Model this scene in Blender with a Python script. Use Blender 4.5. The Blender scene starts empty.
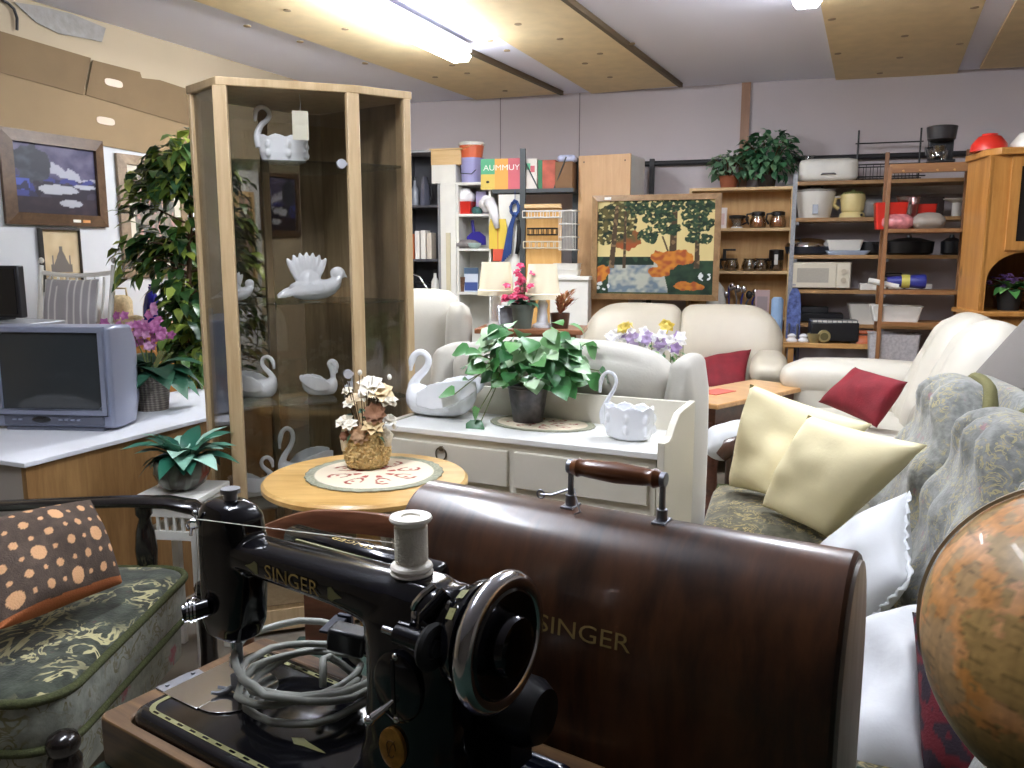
import bpy, bmesh, math, random
from mathutils import Vector as V, Matrix as MX, Euler, noise as NZ
PI = math.pi
rnd = random.Random(11)
SC = bpy.context.scene
COL = SC.collection
# ------------------------------------------------------------------ camera numbers
FPX, PITCH, EYE = 828.0, math.radians(8.86), 1.42
CP, SP = math.cos(PITCH), math.sin(PITCH)
def ray(px, py):
    a = (px-512)/FPX; b = (384-py)/FPX
    return V((a, CP+b*SP, -SP+b*CP))
def at(px, py, Y):
    r = ray(px, py); t = Y/r.y
    return V((r.x*t, Y, EYE+r.z*t))
def atz(px, py, z):
    r = ray(px, py); t = (z-EYE)/r.z
    return V((r.x*t, r.y*t, z))
def rad(d): return math.radians(d)

# ------------------------------------------------------------------ mesh builder
class MB:
    def __init__(s): s.v = []; s.f = []; s.c = None; s.M = MX()
    def put(s, vs, fs):
        o = len(s.v); M = s.M
        s.v += [tuple(M @ V(p)) for p in vs]
        s.f += [tuple(i+o for i in f) for f in fs]
        return s
    def box(s, c, d, r=None):
        x, y, z = d[0]/2, d[1]/2, d[2]/2
        vs = [V((i*x, j*y, k*z)) for k in (-1, 1) for j in (-1, 1) for i in (-1, 1)]
        if r:
            E = Euler([rad(a) for a in r]).to_matrix(); vs = [E @ p for p in vs]
        return s.put([p+V(c) for p in vs], [(0,2,3,1),(4,5,7,6),(0,1,5,4),(2,6,7,3),(0,4,6,2),(1,3,7,5)])
    def bx(s, x0, x1, y0, y1, z0, z1):
        return s.box(((x0+x1)/2, (y0+y1)/2, (z0+z1)/2), (x1-x0, y1-y0, z1-z0))
    def prism(s, poly, z0, z1):
        n = len(poly)
        return s.put([(x, y, z0) for x, y in poly]+[(x, y, z1) for x, y in poly],
                     [tuple(range(n-1, -1, -1)), tuple(range(n, 2*n))]+[(i, (i+1) % n, n+(i+1) % n, n+i) for i in range(n)])
    def prism_y(s, poly, y0, y1):      # polygon in x,z
        n = len(poly)
        return s.put([(x, y0, z) for x, z in poly]+[(x, y1, z) for x, z in poly],
                     [tuple(range(n)), tuple(range(2*n-1, n-1, -1))]+[(i, n+i, n+(i+1) % n, (i+1) % n) for i in range(n)])
    def loft(s, rings, cap=True, loop=False):
        n = len(rings[0]); vs = [p for r in rings for p in r]; m = len(rings); fs = []
        for k in range(m if loop else m-1):
            a, b = k*n, ((k+1) % m)*n
            fs += [(a+i, a+(i+1) % n, b+(i+1) % n, b+i) for i in range(n)]
        if cap and not loop: fs += [tuple(range(n-1, -1, -1)), tuple(range((m-1)*n, m*n))]
        return s.put(vs, fs)
    def tube(s, pts, r, n=8, loop=False, cap=True, flat=1.0):
        P = [V(p) for p in pts]; m = len(P)
        rr = r if isinstance(r, (list, tuple)) else [r]*m
        rings = []; up = None
        for k in range(m):
            a = P[k-1] if (k or loop) else P[k]; b = P[(k+1) % m] if (k < m-1 or loop) else P[k]
            t = (b-a).normalized()
            if up is None:
                up = t.orthogonal().normalized()
            up = (up-t*up.dot(t)); up = up.normalized() if up.length > 1e-6 else t.orthogonal().normalized()
            w = t.cross(up)
            rings.append([P[k]+(up*math.cos(2*PI*i/n)+w*math.sin(2*PI*i/n)*flat)*rr[k] for i in range(n)])
        return s.loft(rings, cap, loop)
    def cyl(s, p0, p1, r0, r1=None, n=16):
        return s.tube([p0, p1], [r0, r0 if r1 is None else r1], n)
    def lathe(s, prof, n=24, c=(0, 0, 0), cap=True, sx=1, sy=1):
        rings = [[V((c[0]+r*sx*math.cos(2*PI*i/n), c[1]+r*sy*math.sin(2*PI*i/n), c[2]+z)) for i in range(n)] for r, z in prof]
        return s.loft(rings, cap)
    def ell(s, c, r, n=16, m=10, rot=None):
        if not isinstance(r, (tuple, list)): r = (r, r, r)
        E = Euler([rad(a) for a in rot]).to_matrix() if rot else MX.Identity(3)
        rings = []
        for k in range(m+1):
            th = -PI/2+PI*k/m; q = max(math.cos(th), 1e-3)
            rings.append([E @ V((r[0]*q*math.cos(2*PI*i/n), r[1]*q*math.sin(2*PI*i/n), r[2]*math.sin(th)))+V(c) for i in range(n)])
        return s.loft(rings)
    def grid(s, fn, nu, nv, wrap=False):
        vs = [fn(i/nu, j/nv) for j in range(nv+1) for i in range(nu+1)]
        return s.put(vs, [(j*(nu+1)+i, j*(nu+1)+i+1, (j+1)*(nu+1)+i+1, (j+1)*(nu+1)+i) for j in range(nv) for i in range(nu)])
    def soft(s, c, d, r, n=8, puff=(0, 0, 0), rot=None, warp=None):
        """an upholstered block: rounded box whose faces swell by puff"""
        h = V(d)/2; r = min(r, min(h)*.98); E = Euler([rad(a) for a in rot]).to_matrix() if rot else None
        T = [math.tan((i/n*2-1)*PI/4) for i in range(n+1)]
        for ax in range(3):
            for sg in (-1, 1):
                vs = []
                for j in T:
                    for i in T:
                        q = [0, 0, 0]; q[ax] = sg; q[(ax+1) % 3] = i*sg; q[(ax+2) % 3] = j
                        p = V((q[0]*h.x, q[1]*h.y, q[2]*h.z))
                        cl = V([max(-h[k]+r, min(h[k]-r, p[k])) for k in range(3)])
                        dd = p-cl
                        if dd.length > 1e-9: p = cl+dd.normalized()*r
                        for k in range(3):
                            a, b = (k+1) % 3, (k+2) % 3
                            p[k] += puff[k]*q[k]*max(0, 1-q[a]**2)*max(0, 1-q[b]**2)
                        if warp: p = warp(p)
                        if E: p = E @ p
                        vs.append(p+V(c))
                w = n+1
                s.put(vs, [(j*w+i, j*w+i+1, (j+1)*w+i+1, (j+1)*w+i) for j in range(n) for i in range(n)])
        return s
    def leaf(s, p, d, up, L, W, fold=.25, droop=.3, k=4):
        d = V(d).normalized(); sd = d.cross(V(up))
        sd = sd.normalized() if sd.length > 1e-5 else d.orthogonal().normalized()
        nn = sd.cross(d).normalized(); vs = []
        prof = {3: (.12, 1, .0), 4: (.1, .95, .75, 0.0), 5: (.1, .85, 1, .65, 0.0)}[k]
        for i, w in enumerate(prof):
            t = i/(k-1); q = V(p)+d*(L*t*(1-droop*t*.4))-nn*(L*droop*t*t)
            vs += [q+sd*(W*.5*w)+nn*(fold*W*w*.5), q, q-sd*(W*.5*w)+nn*(fold*W*w*.5)]
        fs = []
        for i in range(k-1):
            a = 3*i; fs += [(a, a+1, a+4, a+3), (a+1, a+2, a+5, a+4)]
        return s.put(vs, fs)
    def build(s, name, mat, parent=None, smooth=40, bevel=0, seg=2, sub=0, remesh=0, sm=0, solid=0, recalc=True, loc=None, rot=None, weld=True):
        me = bpy.data.meshes.new(name); me.from_pydata(s.v, [], s.f)
        if recalc or weld:
            bm = bmesh.new(); bm.from_mesh(me)
            if weld: bmesh.ops.remove_doubles(bm, verts=bm.verts, dist=1e-5)
            if recalc: bmesh.ops.recalc_face_normals(bm, faces=bm.faces)
            bm.to_mesh(me); bm.free()
        if smooth:
            me.polygons.foreach_set('use_smooth', [True]*len(me.polygons))
            if smooth < 180: me.set_sharp_from_angle(angle=rad(smooth))
        me.materials.append(mat)
        o = bpy.data.objects.new(name, me); COL.objects.link(o)
        if parent: o.parent = parent
        if loc: o.location = loc
        if rot is not None: o.rotation_euler = rot if isinstance(rot, (tuple, list)) else (0, 0, rad(rot))
        if remesh:
            m = o.modifiers.new('r', 'REMESH'); m.mode = 'VOXEL'; m.voxel_size = remesh; m.use_smooth_shade = True
        if sm:
            m = o.modifiers.new('s', 'SMOOTH'); m.iterations = sm; m.factor = .5
        if bevel:
            m = o.modifiers.new('b', 'BEVEL'); m.width = bevel; m.segments = seg; m.limit_method = 'ANGLE'; m.angle_limit = rad(40)
        if sub:
            m = o.modifiers.new('u', 'SUBSURF'); m.levels = sub; m.render_levels = sub
        if solid:
            m = o.modifiers.new('t', 'SOLIDIFY'); m.thickness = solid; m.offset = 0
        return o

def tag(o, label, cat, group=None, kind=None):
    o['label'] = label; o['category'] = cat
    if group: o['group'] = group
    if kind: o['kind'] = kind
    return o
def thing(name, label, cat, loc=(0, 0, 0), rz=0, group=None, rot=None):
    o = bpy.data.objects.new(name, None); COL.objects.link(o); o.empty_display_size = .1
    o.location = loc; o.rotation_euler = rot if rot else (0, 0, rad(rz))
    return tag(o, label, cat, group)
def struct(o):
    o['kind'] = 'structure'; return o
def copy_tree(o, parent=None):
    c = o.copy(); COL.objects.link(c); c.parent = parent
    for ch in o.children: copy_tree(ch, c)
    return c
def clone(o, label, loc, rz=None, scale=None):
    c = copy_tree(o); c['label'] = label; c.location = loc
    if rz is not None: c.rotation_euler = (0, 0, rad(rz))
    if scale: c.scale = (scale,)*3 if not isinstance(scale, (tuple, list)) else scale
    return c

# ------------------------------------------------------------------ materials
MATS = {}
def nodes(name):
    m = bpy.data.materials.new(name); m.use_nodes = True
    nt = m.node_tree; b = nt.nodes['Principled BSDF']
    return m, nt, b
def N(nt, t, **kw):
    n = nt.nodes.new(t)
    for k, v in kw.items():
        if k in n.inputs: n.inputs[k].default_value = v
        else: setattr(n, k, v)
    return n
def coords(nt, scale=(1, 1, 1), kind='Object', rot=(0, 0, 0)):
    t = N(nt, 'ShaderNodeTexCoord'); m = N(nt, 'ShaderNodeMapping'); m.inputs['Scale'].default_value = scale
    m.inputs['Rotation'].default_value = rot
    nt.links.new(t.outputs[kind], m.inputs['Vector']); return m.outputs['Vector']
def ramp(nt, fac, stops, interp='LINEAR'):
    r = N(nt, 'ShaderNodeValToRGB'); e = r.color_ramp.elements; r.color_ramp.interpolation = interp
    while len(e) < len(stops): e.new(.5)
    for k, (p, c) in enumerate(stops):
        e[k].position = p; e[k].color = (*c, 1) if len(c) == 3 else c
    nt.links.new(fac, r.inputs['Fac']); return r.outputs['Color']
def mixc(nt, fac, a, b, mode='MIX'):
    m = N(nt, 'ShaderNodeMix', data_type='RGBA', blend_type=mode)
    for sk, v in ((0, fac), (6, a), (7, b)):
        if hasattr(v, 'links') or hasattr(v, 'is_output'): nt.links.new(v, m.inputs[sk])
        else: m.inputs[sk].default_value = v if sk == 0 else (*v, 1)
    return m.outputs[2]
def bump(nt, b, h, strength=.3, dist=.01):
    n = N(nt, 'ShaderNodeBump', Strength=strength, Distance=dist)
    nt.links.new(h, n.inputs['Height']); nt.links.new(n.outputs[0], b.inputs['Normal'])
def noise(nt, vec, scale, detail=3, rough=.5, dist=0):
    n = N(nt, 'ShaderNodeTexNoise', Scale=scale, Detail=detail, Roughness=rough, Distortion=dist)
    nt.links.new(vec, n.inputs['Vector']); return n.outputs['Fac']
def mat(name, col, rough=.5, metal=0, spec=.5, vary=0, vs=8, bmp=0, bs=60, coat=0, sheen=0, trans=0, sss=0):
    if name in MATS: return MATS[name]
    m, nt, b = nodes(name)
    b.inputs['Base Color'].default_value = (*col, 1); b.inputs['Roughness'].default_value = rough
    b.inputs['Metallic'].default_value = metal; b.inputs['Specular IOR Level'].default_value = spec
    b.inputs['Coat Weight'].default_value = coat; b.inputs['Sheen Weight'].default_value = sheen
    b.inputs['Coat Roughness'].default_value = .08
    if trans: b.inputs['Transmission Weight'].default_value = trans
    v = coords(nt) if (vary or bmp) else None
    if vary:
        n = noise(nt, v, vs, 4)
        lo = tuple(max(0, c*(1-vary)) for c in col); hi = tuple(min(1, c*(1+vary)) for c in col)
        nt.links.new(ramp(nt, n, [(.3, lo), (.7, hi)]), b.inputs['Base Color'])
    if bmp: bump(nt, b, noise(nt, v, bs, 2), bmp, .004)
    MATS[name] = m; return m
def wood(name, c1, c2, scale=(18, 18, 1.5), rough=.4, coat=0, knots=0, bmp=.05, spec=.5):
    if name in MATS: return MATS[name]
    m, nt, b = nodes(name); v = coords(nt, scale)
    a = noise(nt, v, 2.2, 5, .6, .6); f = noise(nt, v, 9, 3, .6)
    mx = N(nt, 'ShaderNodeMath', operation='MULTIPLY_ADD'); nt.links.new(f, mx.inputs[0]); mx.inputs[1].default_value = .35; nt.links.new(a, mx.inputs[2])
    c = ramp(nt, mx.outputs[0], [(.45, c1), (.9, c2)])
    if knots:
        vo = N(nt, 'ShaderNodeTexVoronoi', Scale=2.2); nt.links.new(coords(nt, (1.6, 1.6, .9)), vo.inputs['Vector'])
        k = ramp(nt, vo.outputs['Distance'], [(.03, (1, 1, 1)), (.09, (0, 0, 0))])
        c = mixc(nt, k, c, tuple(x*.45 for x in c1))
    nt.links.new(c, b.inputs['Base Color']); b.inputs['Roughness'].default_value = rough
    b.inputs['Coat Weight'].default_value = coat; b.inputs['Coat Roughness'].default_value = .12; b.inputs['Specular IOR Level'].default_value = spec
    if bmp: bump(nt, b, mx.outputs[0], bmp, .003)
    MATS[name] = m; return m
def leafmat(name, cs, rough=.4, pos=(.1, .5, .9)):
    if name in MATS: return MATS[name]
    m, nt, b = nodes(name); g = N(nt, 'ShaderNodeNewGeometry')
    c = ramp(nt, g.outputs['Random Per Island'], list(zip(pos, cs)))
    nt.links.new(c, b.inputs['Base Color']); b.inputs['Roughness'].default_value = rough
    MATS[name] = m; return m
def attrmat(name, rough=.6, bmp=0, bs=200, coat=0, spec=.4):
    if name in MATS: return MATS[name]
    m, nt, b = nodes(name); a = N(nt, 'ShaderNodeAttribute', attribute_name='Col')
    nt.links.new(a.outputs['Color'], b.inputs['Base Color']); b.inputs['Roughness'].default_value = rough
    b.inputs['Coat Weight'].default_value = coat; b.inputs['Specular IOR Level'].default_value = spec
    if bmp: bump(nt, b, noise(nt, coords(nt), bs, 2), bmp, .004)
    MATS[name] = m; return m
def paint(o, fn):
    """fn(co) -> linear rgb, stored per vertex: the thing's own pattern"""
    me = o.data; a = me.color_attributes.new('Col', 'FLOAT_COLOR', 'POINT')
    for i, v in enumerate(me.vertices): a.data[i].color = (*fn(v.co), 1)
    return o
def glassmat(name, tint=(.95, .97, .95), refl=.08, rough=0.0, power=.35):
    if name in MATS: return MATS[name]
    m = bpy.data.materials.new(name); m.use_nodes = True; nt = m.node_tree; nt.nodes.clear()
    o = N(nt, 'ShaderNodeOutputMaterial'); t = N(nt, 'ShaderNodeBsdfTransparent'); t.inputs[0].default_value = (*tint, 1)
    g = N(nt, 'ShaderNodeBsdfGlossy', Roughness=rough); lw = N(nt, 'ShaderNodeLayerWeight', Blend=power)
    ma = N(nt, 'ShaderNodeMath', operation='ADD', use_clamp=True); ma.inputs[1].default_value = refl
    mm = N(nt, 'ShaderNodeMath', operation='MULTIPLY'); mm.inputs[1].default_value = .6
    nt.links.new(lw.outputs['Fresnel'], mm.inputs[0]); nt.links.new(mm.outputs[0], ma.inputs[0])
    mx = N(nt, 'ShaderNodeMixShader'); nt.links.new(ma.outputs[0], mx.inputs[0])
    nt.links.new(t.outputs[0], mx.inputs[1]); nt.links.new(g.outputs[0], mx.inputs[2]); nt.links.new(mx.outputs[0], o.inputs[0])
    MATS[name] = m; return m
def emit(name, col, s):
    m = bpy.data.materials.new(name); m.use_nodes = True; nt = m.node_tree; b = nt.nodes['Principled BSDF']
    b.inputs['Base Color'].default_value = (*col, 1); b.inputs['Emission Color'].default_value = (*col, 1); b.inputs['Emission Strength'].default_value = s
    return m
def floral(name, base1, base2, motif, flower, scale=9, dens=.5, fl=.2, rough=.85, bw=.04):
    """woven upholstery: mottled ground, curling leaf motifs, scattered blossoms"""
    if name in MATS: return MATS[name]
    m, nt, b = nodes(name); v = coords(nt)
    g = ramp(nt, noise(nt, v, scale*2.2, 4), [(.35, base1), (.65, base2)])
    w = noise(nt, v, scale*1.25, 2, .5, 2.4)          # strongly distorted: curling leaves
    leaf = ramp(nt, w, [(dens, (0, 0, 0)), (dens+.03, (1, 1, 1)), (dens+.03+bw, (1, 1, 1)), (dens+.06+bw, (0, 0, 0))])
    pat = ramp(nt, noise(nt, v, scale*.45, 1), [(.42, (0, 0, 0)), (.52, (1, 1, 1))])
    lf = mixc(nt, 1.0, leaf, pat, 'MULTIPLY')
    c = mixc(nt, lf, g, motif)
    vo = N(nt, 'ShaderNodeTexVoronoi', Scale=scale*.62); nt.links.new(v, vo.inputs['Vector'])
    dn = N(nt, 'ShaderNodeMath', operation='MULTIPLY_ADD'); nt.links.new(noise(nt, v, scale*6, 2), dn.inputs[0]); dn.inputs[1].default_value = .35; nt.links.new(vo.outputs['Distance'], dn.inputs[2])
    fm = ramp(nt, dn.outputs[0], [(fl+.12, (1, 1, 1)), (fl+.2, (0, 0, 0))])
    sel = N(nt, 'ShaderNodeSeparateColor'); nt.links.new(vo.outputs['Color'], sel.inputs[0])
    on = ramp(nt, sel.outputs[0], [(.45, (0, 0, 0)), (.5, (1, 1, 1))])
    fm2 = mixc(nt, 1.0, fm, on, 'MULTIPLY')
    c = mixc(nt, fm2, c, flower)
    nt.links.new(c, b.inputs['Base Color']); b.inputs['Roughness'].default_value = rough; b.inputs['Sheen Weight'].default_value = .3
    b.inputs['Specular IOR Level'].default_value = .2
    bump(nt, b, noise(nt, v, 140, 2), .35, .004)
    MATS[name] = m; return m

# ------------------------------------------------------------------ shared shapes
def text_geo(body, size, sx=1.0):
    cu = bpy.data.curves.new('t', 'FONT'); cu.body = body; cu.size = size; cu.align_x = 'CENTER'; cu.align_y = 'CENTER'; cu.resolution_u = 3
    o = bpy.data.objects.new('t', cu); me = bpy.data.meshes.new_from_object(o)
    vs = [(v.co.x*sx, v.co.y) for v in me.vertices]; fs = [tuple(p.vertices) for p in me.polygons]
    bpy.data.objects.remove(o); bpy.data.curves.remove(cu); bpy.data.meshes.remove(me)
    return vs, fs
def lettering(name, body, size, mat_, parent, fn, sx=1.0):
    """letters laid on a surface: fn(x, y) -> point on it"""
    vs, fs = text_geo(body, size, sx); mb = MB(); mb.put([fn(x, y) for x, y in vs], fs)
    return mb.build(name, mat_, parent, smooth=0, recalc=False)
def canvas(w, h, nx, ny, fn, name, mat_, parent, y=0.0, z0=0.0):
    """flat picture in the x,z plane facing -y; fn(u, v) -> rgb with v up"""
    mb = MB(); mb.grid(lambda u, v: V((-w/2+w*u, y, z0+h*v)), nx, ny)
    o = mb.build(name, mat_, parent, smooth=0, recalc=False, weld=False)
    return paint(o, lambda c: fn((c.x+w/2)/w, (c.z-z0)/h))
def rect_frame(mb, w, h, b, y0, y1, z0=0.0, lip=0):
    """four mitred bars round a w x h opening, in the x,z plane"""
    o = [(-w/2-b, z0-b), (w/2+b, z0-b), (w/2+b, z0+h+b), (-w/2-b, z0+h+b)]; i = [(-w/2, z0), (w/2, z0), (w/2, z0+h), (-w/2, z0+h)]
    for k in range(4):
        j = (k+1) % 4
        mb.put([(o[k][0], y0+lip, o[k][1]), (o[j][0], y0+lip, o[j][1]), (i[j][0], y0, i[j][1]), (i[k][0], y0, i[k][1]),
                (o[k][0], y1, o[k][1]), (o[j][0], y1, o[j][1]), (i[j][0], y1, i[j][1]), (i[k][0], y1, i[k][1])],
               [(0,1,2,3), (7,6,5,4), (0,4,5,1), (1,5,6,2), (2,6,7,3), (3,7,4,0)])
def pill4(c00, c10, c11, c01, t, n=26, pin=.1, seed=1, wr=.012):
    """a stuffed cushion between four corner points: returns a builder in world space"""
    c00, c10, c11, c01 = [V(c) for c in (c00, c10, c11, c01)]
    nn = ((c10-c00).cross(c01-c00)).normalized(); mb = MB()
    ctr = (c00+c10+c11+c01)/4
    for sg in (1, -1):
        def fn(u, v):
            a, b = u*2-1, v*2-1
            p = c00*(1-u)*(1-v)+c10*u*(1-v)+c11*u*v+c01*(1-u)*v
            k = 1-pin*((1-b*b)*abs(a)**3*.9 + (1-a*a)*abs(b)**3*.9)
            p = ctr+(p-ctr)*k
            th = t*.5*(max(0, 1-a*a)*max(0, 1-b*b))**.42
            if max(abs(a), abs(b)) < .999: th = max(th, .007)
            q = NZ.noise(p*9+V((seed, seed*2, 0)))
            return p+nn*sg*(th*(1+.25*q))+nn*wr*q*(1-max(abs(a), abs(b)))
        mb.grid(fn, n, n)
    return mb
def localise(mb, M):
    I = M.inverted(); mb.v = [tuple(I @ V(p)) for p in mb.v]; return mb
def cushion(name, label, cat, corners, t, m, parent_z=None, group=None, pin=.1, seed=1, n=26, wr=.012, pipe=None):
    """top-level cushion; its origin sits at its centre so that the pattern stays on it"""
    mb = pill4(*corners, t, n=n, pin=pin, seed=seed, wr=wr)
    c = sum((V(q) for q in corners), V())/4
    localise(mb, MX.Translation(c))
    o = mb.build(name, m, None, smooth=180, loc=c, recalc=True)
    return tag(o, label, cat, group)
def blossom(mb, c, R, n=6, up=(0, -.4, 1), seed=0):
    upv = V(up).normalized(); a_ = upv.orthogonal().normalized(); b_ = upv.cross(a_)
    for lay in range(2):
        for k in range(n):
            t_ = 2*PI*(k+.5*lay)/n+seed; d_ = (a_*math.cos(t_)+b_*math.sin(t_))+upv*(.35+.5*lay); mb.leaf(c, d_, upv, R*(1-.25*lay), R*.8, .3, .25, 4)
# ================================================================== palette
def S(r, g, b):
    f = lambda c: (c/255/12.92) if c/255 <= .04045 else ((c/255+.055)/1.055)**2.4
    return (f(r), f(g), f(b))
M_white = mat('white_paint', S(226, 224, 216), .35, vary=.04)
M_metal = mat('chrome', S(215, 215, 218), .14, 1)
M_steel = mat('dull_steel', S(150, 152, 158), .4, 1)
M_black = mat('black_plastic', S(26, 26, 29), .35)
M_blackmatt = mat('black_rubber', S(22, 22, 23), .7)
M_pine = wood('pine', S(176, 122, 66), S(214, 168, 104), (10, 10, 1.2), .42, .15, knots=1)
M_pine_x = wood('pine_along', S(182, 128, 70), S(216, 172, 108), (1.2, 10, 10), .42, .15, knots=1)
M_beech = wood('pale_veneer', S(202, 166, 112), S(222, 190, 140), (14, 14, 1.2), .45, .05)
M_beech_x = wood('pale_veneer_along', S(202, 166, 112), S(222, 190, 140), (1.2, 14, 14), .45, .05)
M_dark = wood('dark_walnut', S(38, 20, 12), S(74, 42, 24), (14, 14, 1.4), .3, .4)
M_ebony = mat('black_lacquered_wood', S(20, 16, 15), .22, coat=.5)
M_cream = mat('cream_leather', S(190, 185, 172), .5, vary=.05, vs=5, bmp=.12, bs=60)
M_creamg = mat('grey_cream_velour', S(176, 172, 161), .75, vary=.06, vs=6, bmp=.15, bs=90, sheen=.3)
M_porc = mat('white_porcelain', S(236, 238, 242), .14, coat=.4)
M_glass = glassmat('clear_glass', (.93, .95, .93), .06)
M_jar = glassmat('jar_glass', (.95, .95, .94), .06, power=.5)
M_shelfglass = glassmat('shelf_glass', (.90, .95, .92), .06, power=.4)
M_mirror = mat('mirror_silver', S(150, 146, 136), .03, 1)
M_red = mat('dark_red_fabric', S(120, 22, 34), .8, vary=.2, vs=14, bmp=.3, bs=120)
M_yellow = mat('pale_yellow_cotton', S(226, 214, 172), .75, vary=.05, vs=5, bmp=.15, bs=60)
M_linen = mat('white_cotton', S(196, 198, 200), .8, vary=.03, vs=6, bmp=.15, bs=50)
M_gold = mat('gold_decal', S(176, 150, 84), .4, .3)
M_brass = mat('brass_badge', S(190, 138, 66), .35, .7, vary=.25, vs=120)
M_soil = mat('potting_soil', S(40, 30, 22), .9)

# ================================================================== room shell (the room stands about 20 degrees askew to the view)
CEIL = 2.8
def wall_back_y(x): return 7.62-.3142*x
def wall_left_x(y): return -2.617+(y-4.861)*.4373
BK = -17.44          # turn of anything that stands square to the back wall
LW = 66.4            # turn of anything that hangs on the left wall
vb = V((.954, -.2997, 0)); nb = V((.2997, .954, 0))
def slabs(name, pts, thick, m):
    """vertical wall along two points"""
    (x0, y0), (x1, y1) = pts; d = V((x1-x0, y1-y0, 0)); L = d.length; a = math.degrees(math.atan2(d.y, d.x))
    mb = MB(); mb.bx(0, L, 0, thick, 0, CEIL+.02)
    return struct(mb.build(name, m, None, smooth=0, loc=(x0, y0, 0), rot=a))
M_floor = mat('worn_grey_floor', S(120, 112, 100), .6, vary=.15, vs=3)
M_wallb = mat('mauve_grey_plaster', S(206, 197, 199), .85, vary=.03, vs=1.2, bmp=.06, bs=20)
M_walll = mat('cream_plaster', S(180, 164, 138), .8, vary=.03, vs=1.5, bmp=.06, bs=20)
M_wallr = mat('grey_plaster', S(172, 164, 156), .85, vary=.03)
M_ceil = mat('white_ceiling_board', S(236, 237, 252), .7, vary=.03, vs=.8)
M_chip = mat('yellow_chipboard', S(226, 204, 160), .7, vary=.06, vs=9, bmp=.1, bs=60)
mb = MB(); mb.bx(-5, 6, -3.5, 9.5, -.1, 0); struct(mb.build('floor', M_floor, smooth=0))
mb = MB(); mb.bx(-5, 6, -3.5, 9.5, CEIL, CEIL+.1); struct(mb.build('ceiling', M_ceil, smooth=0))
slabs('wall_back', [(-1.42, wall_back_y(-1.42)), (5.6, wall_back_y(5.6))], .1, M_wallb)
yl0 = -3.0
slabs('wall_left', [(wall_left_x(yl0), yl0), (wall_left_x(8.2), 8.2)], .1, M_walll)
slabs('wall_right', [(5.3, 7), (4.2, -3.2)], .1, M_wallr)
slabs('wall_front', [(5.2, -2.9), (-6.6, -2.9)], .1, mat('dark_hall_wall', S(92, 86, 80), .85))

# chipboard sheets screwed under the ceiling
def ceil_pt(px, py): return atz(px, py, CEIL)
def sheet(i, near_a, near_b, far_b, far_a, ext):
    """corners by two edges; the near end runs on over the camera"""
    A, B, C_, D = [ceil_pt(*p) for p in (near_a, near_b, far_b, far_a)]
    A = A+(A-D).normalized()*ext; B = B+(B-C_).normalized()*ext
    mb = MB(); mb.prism([(p.x, p.y) for p in (A, B, C_, D)], CEIL-.022, CEIL-.001)
    o = struct(mb.build('trim_%d' % i, M_chip, smooth=0)); return A, B, C_, D
sheet(1, (210, 2), (430, 30), (562, 91), (476, 97), 1.2)
sheet(2, (446, 2), (574, 1), (681, 83), (592, 91), 1.2)
sheet(3, (822, 6), (983, 4), (957, 71), (836, 77), 1.0)
sheet(4, (1012, 6), (1200, 6), (1130, 58), (980, 66), 1.0)
M_batten = mat('dark_batten', S(96, 80, 58), .7)
def batten(i, p, q, w=.03, m=M_batten):
    P, Q = ceil_pt(*p), ceil_pt(*q); mb = MB(); d = (Q-P); P = P-d*.8
    n = V((-d.y, d.x, 0)).normalized()*w/2
    mb.prism([(a.x, a.y) for a in (P+n, P-n, Q-n, Q+n)], CEIL-.035, CEIL-.0015); struct(mb.build('trim_%d' % i, m, smooth=0))
batten(5, (464, 46), (562, 91)); batten(6, (574, 1), (681, 83))
# screw-plates of the sheets
mb = MB()
for px, py in [(247, 22), (287, 6), (345, 25), (365, 60), (435, 74), (452, 62), (467, 70), (505, 88), (300, 38), (518, 20), (490, 37), (507, 47), (585, 60), (610, 74), (560, 35), (632, 40), (600, 50),
               (905, 32), (900, 54), (838, 50), (832, 15), (975, 3), (960, 40), (880, 70)]:
    p = ceil_pt(px, py); mb.cyl((p.x, p.y, CEIL-.026), (p.x, p.y, CEIL-.02), .022, n=10)
struct(mb.build('trim_7', mat('grey_screw_plate', S(150, 128, 96), .6), smooth=0))
# timber strip up the back wall
P = at(734, 118, 7.38); mb = MB(); mb.bx(-.035, .035, -.03, 0, 1.6, CEIL)
struct(mb.build('trim_8', wood('reddish_strip', S(150, 112, 88), S(176, 136, 108)), smooth=0, loc=(P.x, wall_back_y(P.x)+.005, 0), rot=BK))
# white service pipe and dark steel rail on the back wall
def wpipe(i, px0, px1, py, off, r, m):
    mb = MB(); a = at(px0, py, 7.0); b = at(px1, py, 6.4)
    A = V((a.x, wall_back_y(a.x)-off, a.z)); B = V((b.x, wall_back_y(b.x)-off, a.z)); mb.cyl(A, B, r, n=12); struct(mb.build('trim_%d' % i, m, smooth=60))
wpipe(9, 780, 1080, 192, .06, .05, mat('white_pipe', S(216, 214, 208), .4))
wpipe(10, 645, 1080, 161, .04, .022, mat('black_rail', S(40, 40, 44), .5))
mb = MB()
for px, h0 in [(648, 1.0), (650, 1.0)]:
    p = at(652, 170, 7.2); mb.bx(-.02, .02, -.02, .02, 0, 2.22)
    break
struct(mb.build('trim_11', MATS['black_rail'], smooth=0, loc=(p.x, wall_back_y(p.x)-.05, 0), rot=BK))
# joints of the wall boards
mb = MB()
for px in (580, 500): 
    x = at(px, 110, 7.4).x; mb.bx(x-.004, x+.004, wall_back_y(x)-.004, wall_back_y(x)+.01, 1.9, CEIL)
struct(mb.build('trim_12', mat('joint_grey', S(140, 132, 134), .8), smooth=0))

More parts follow.
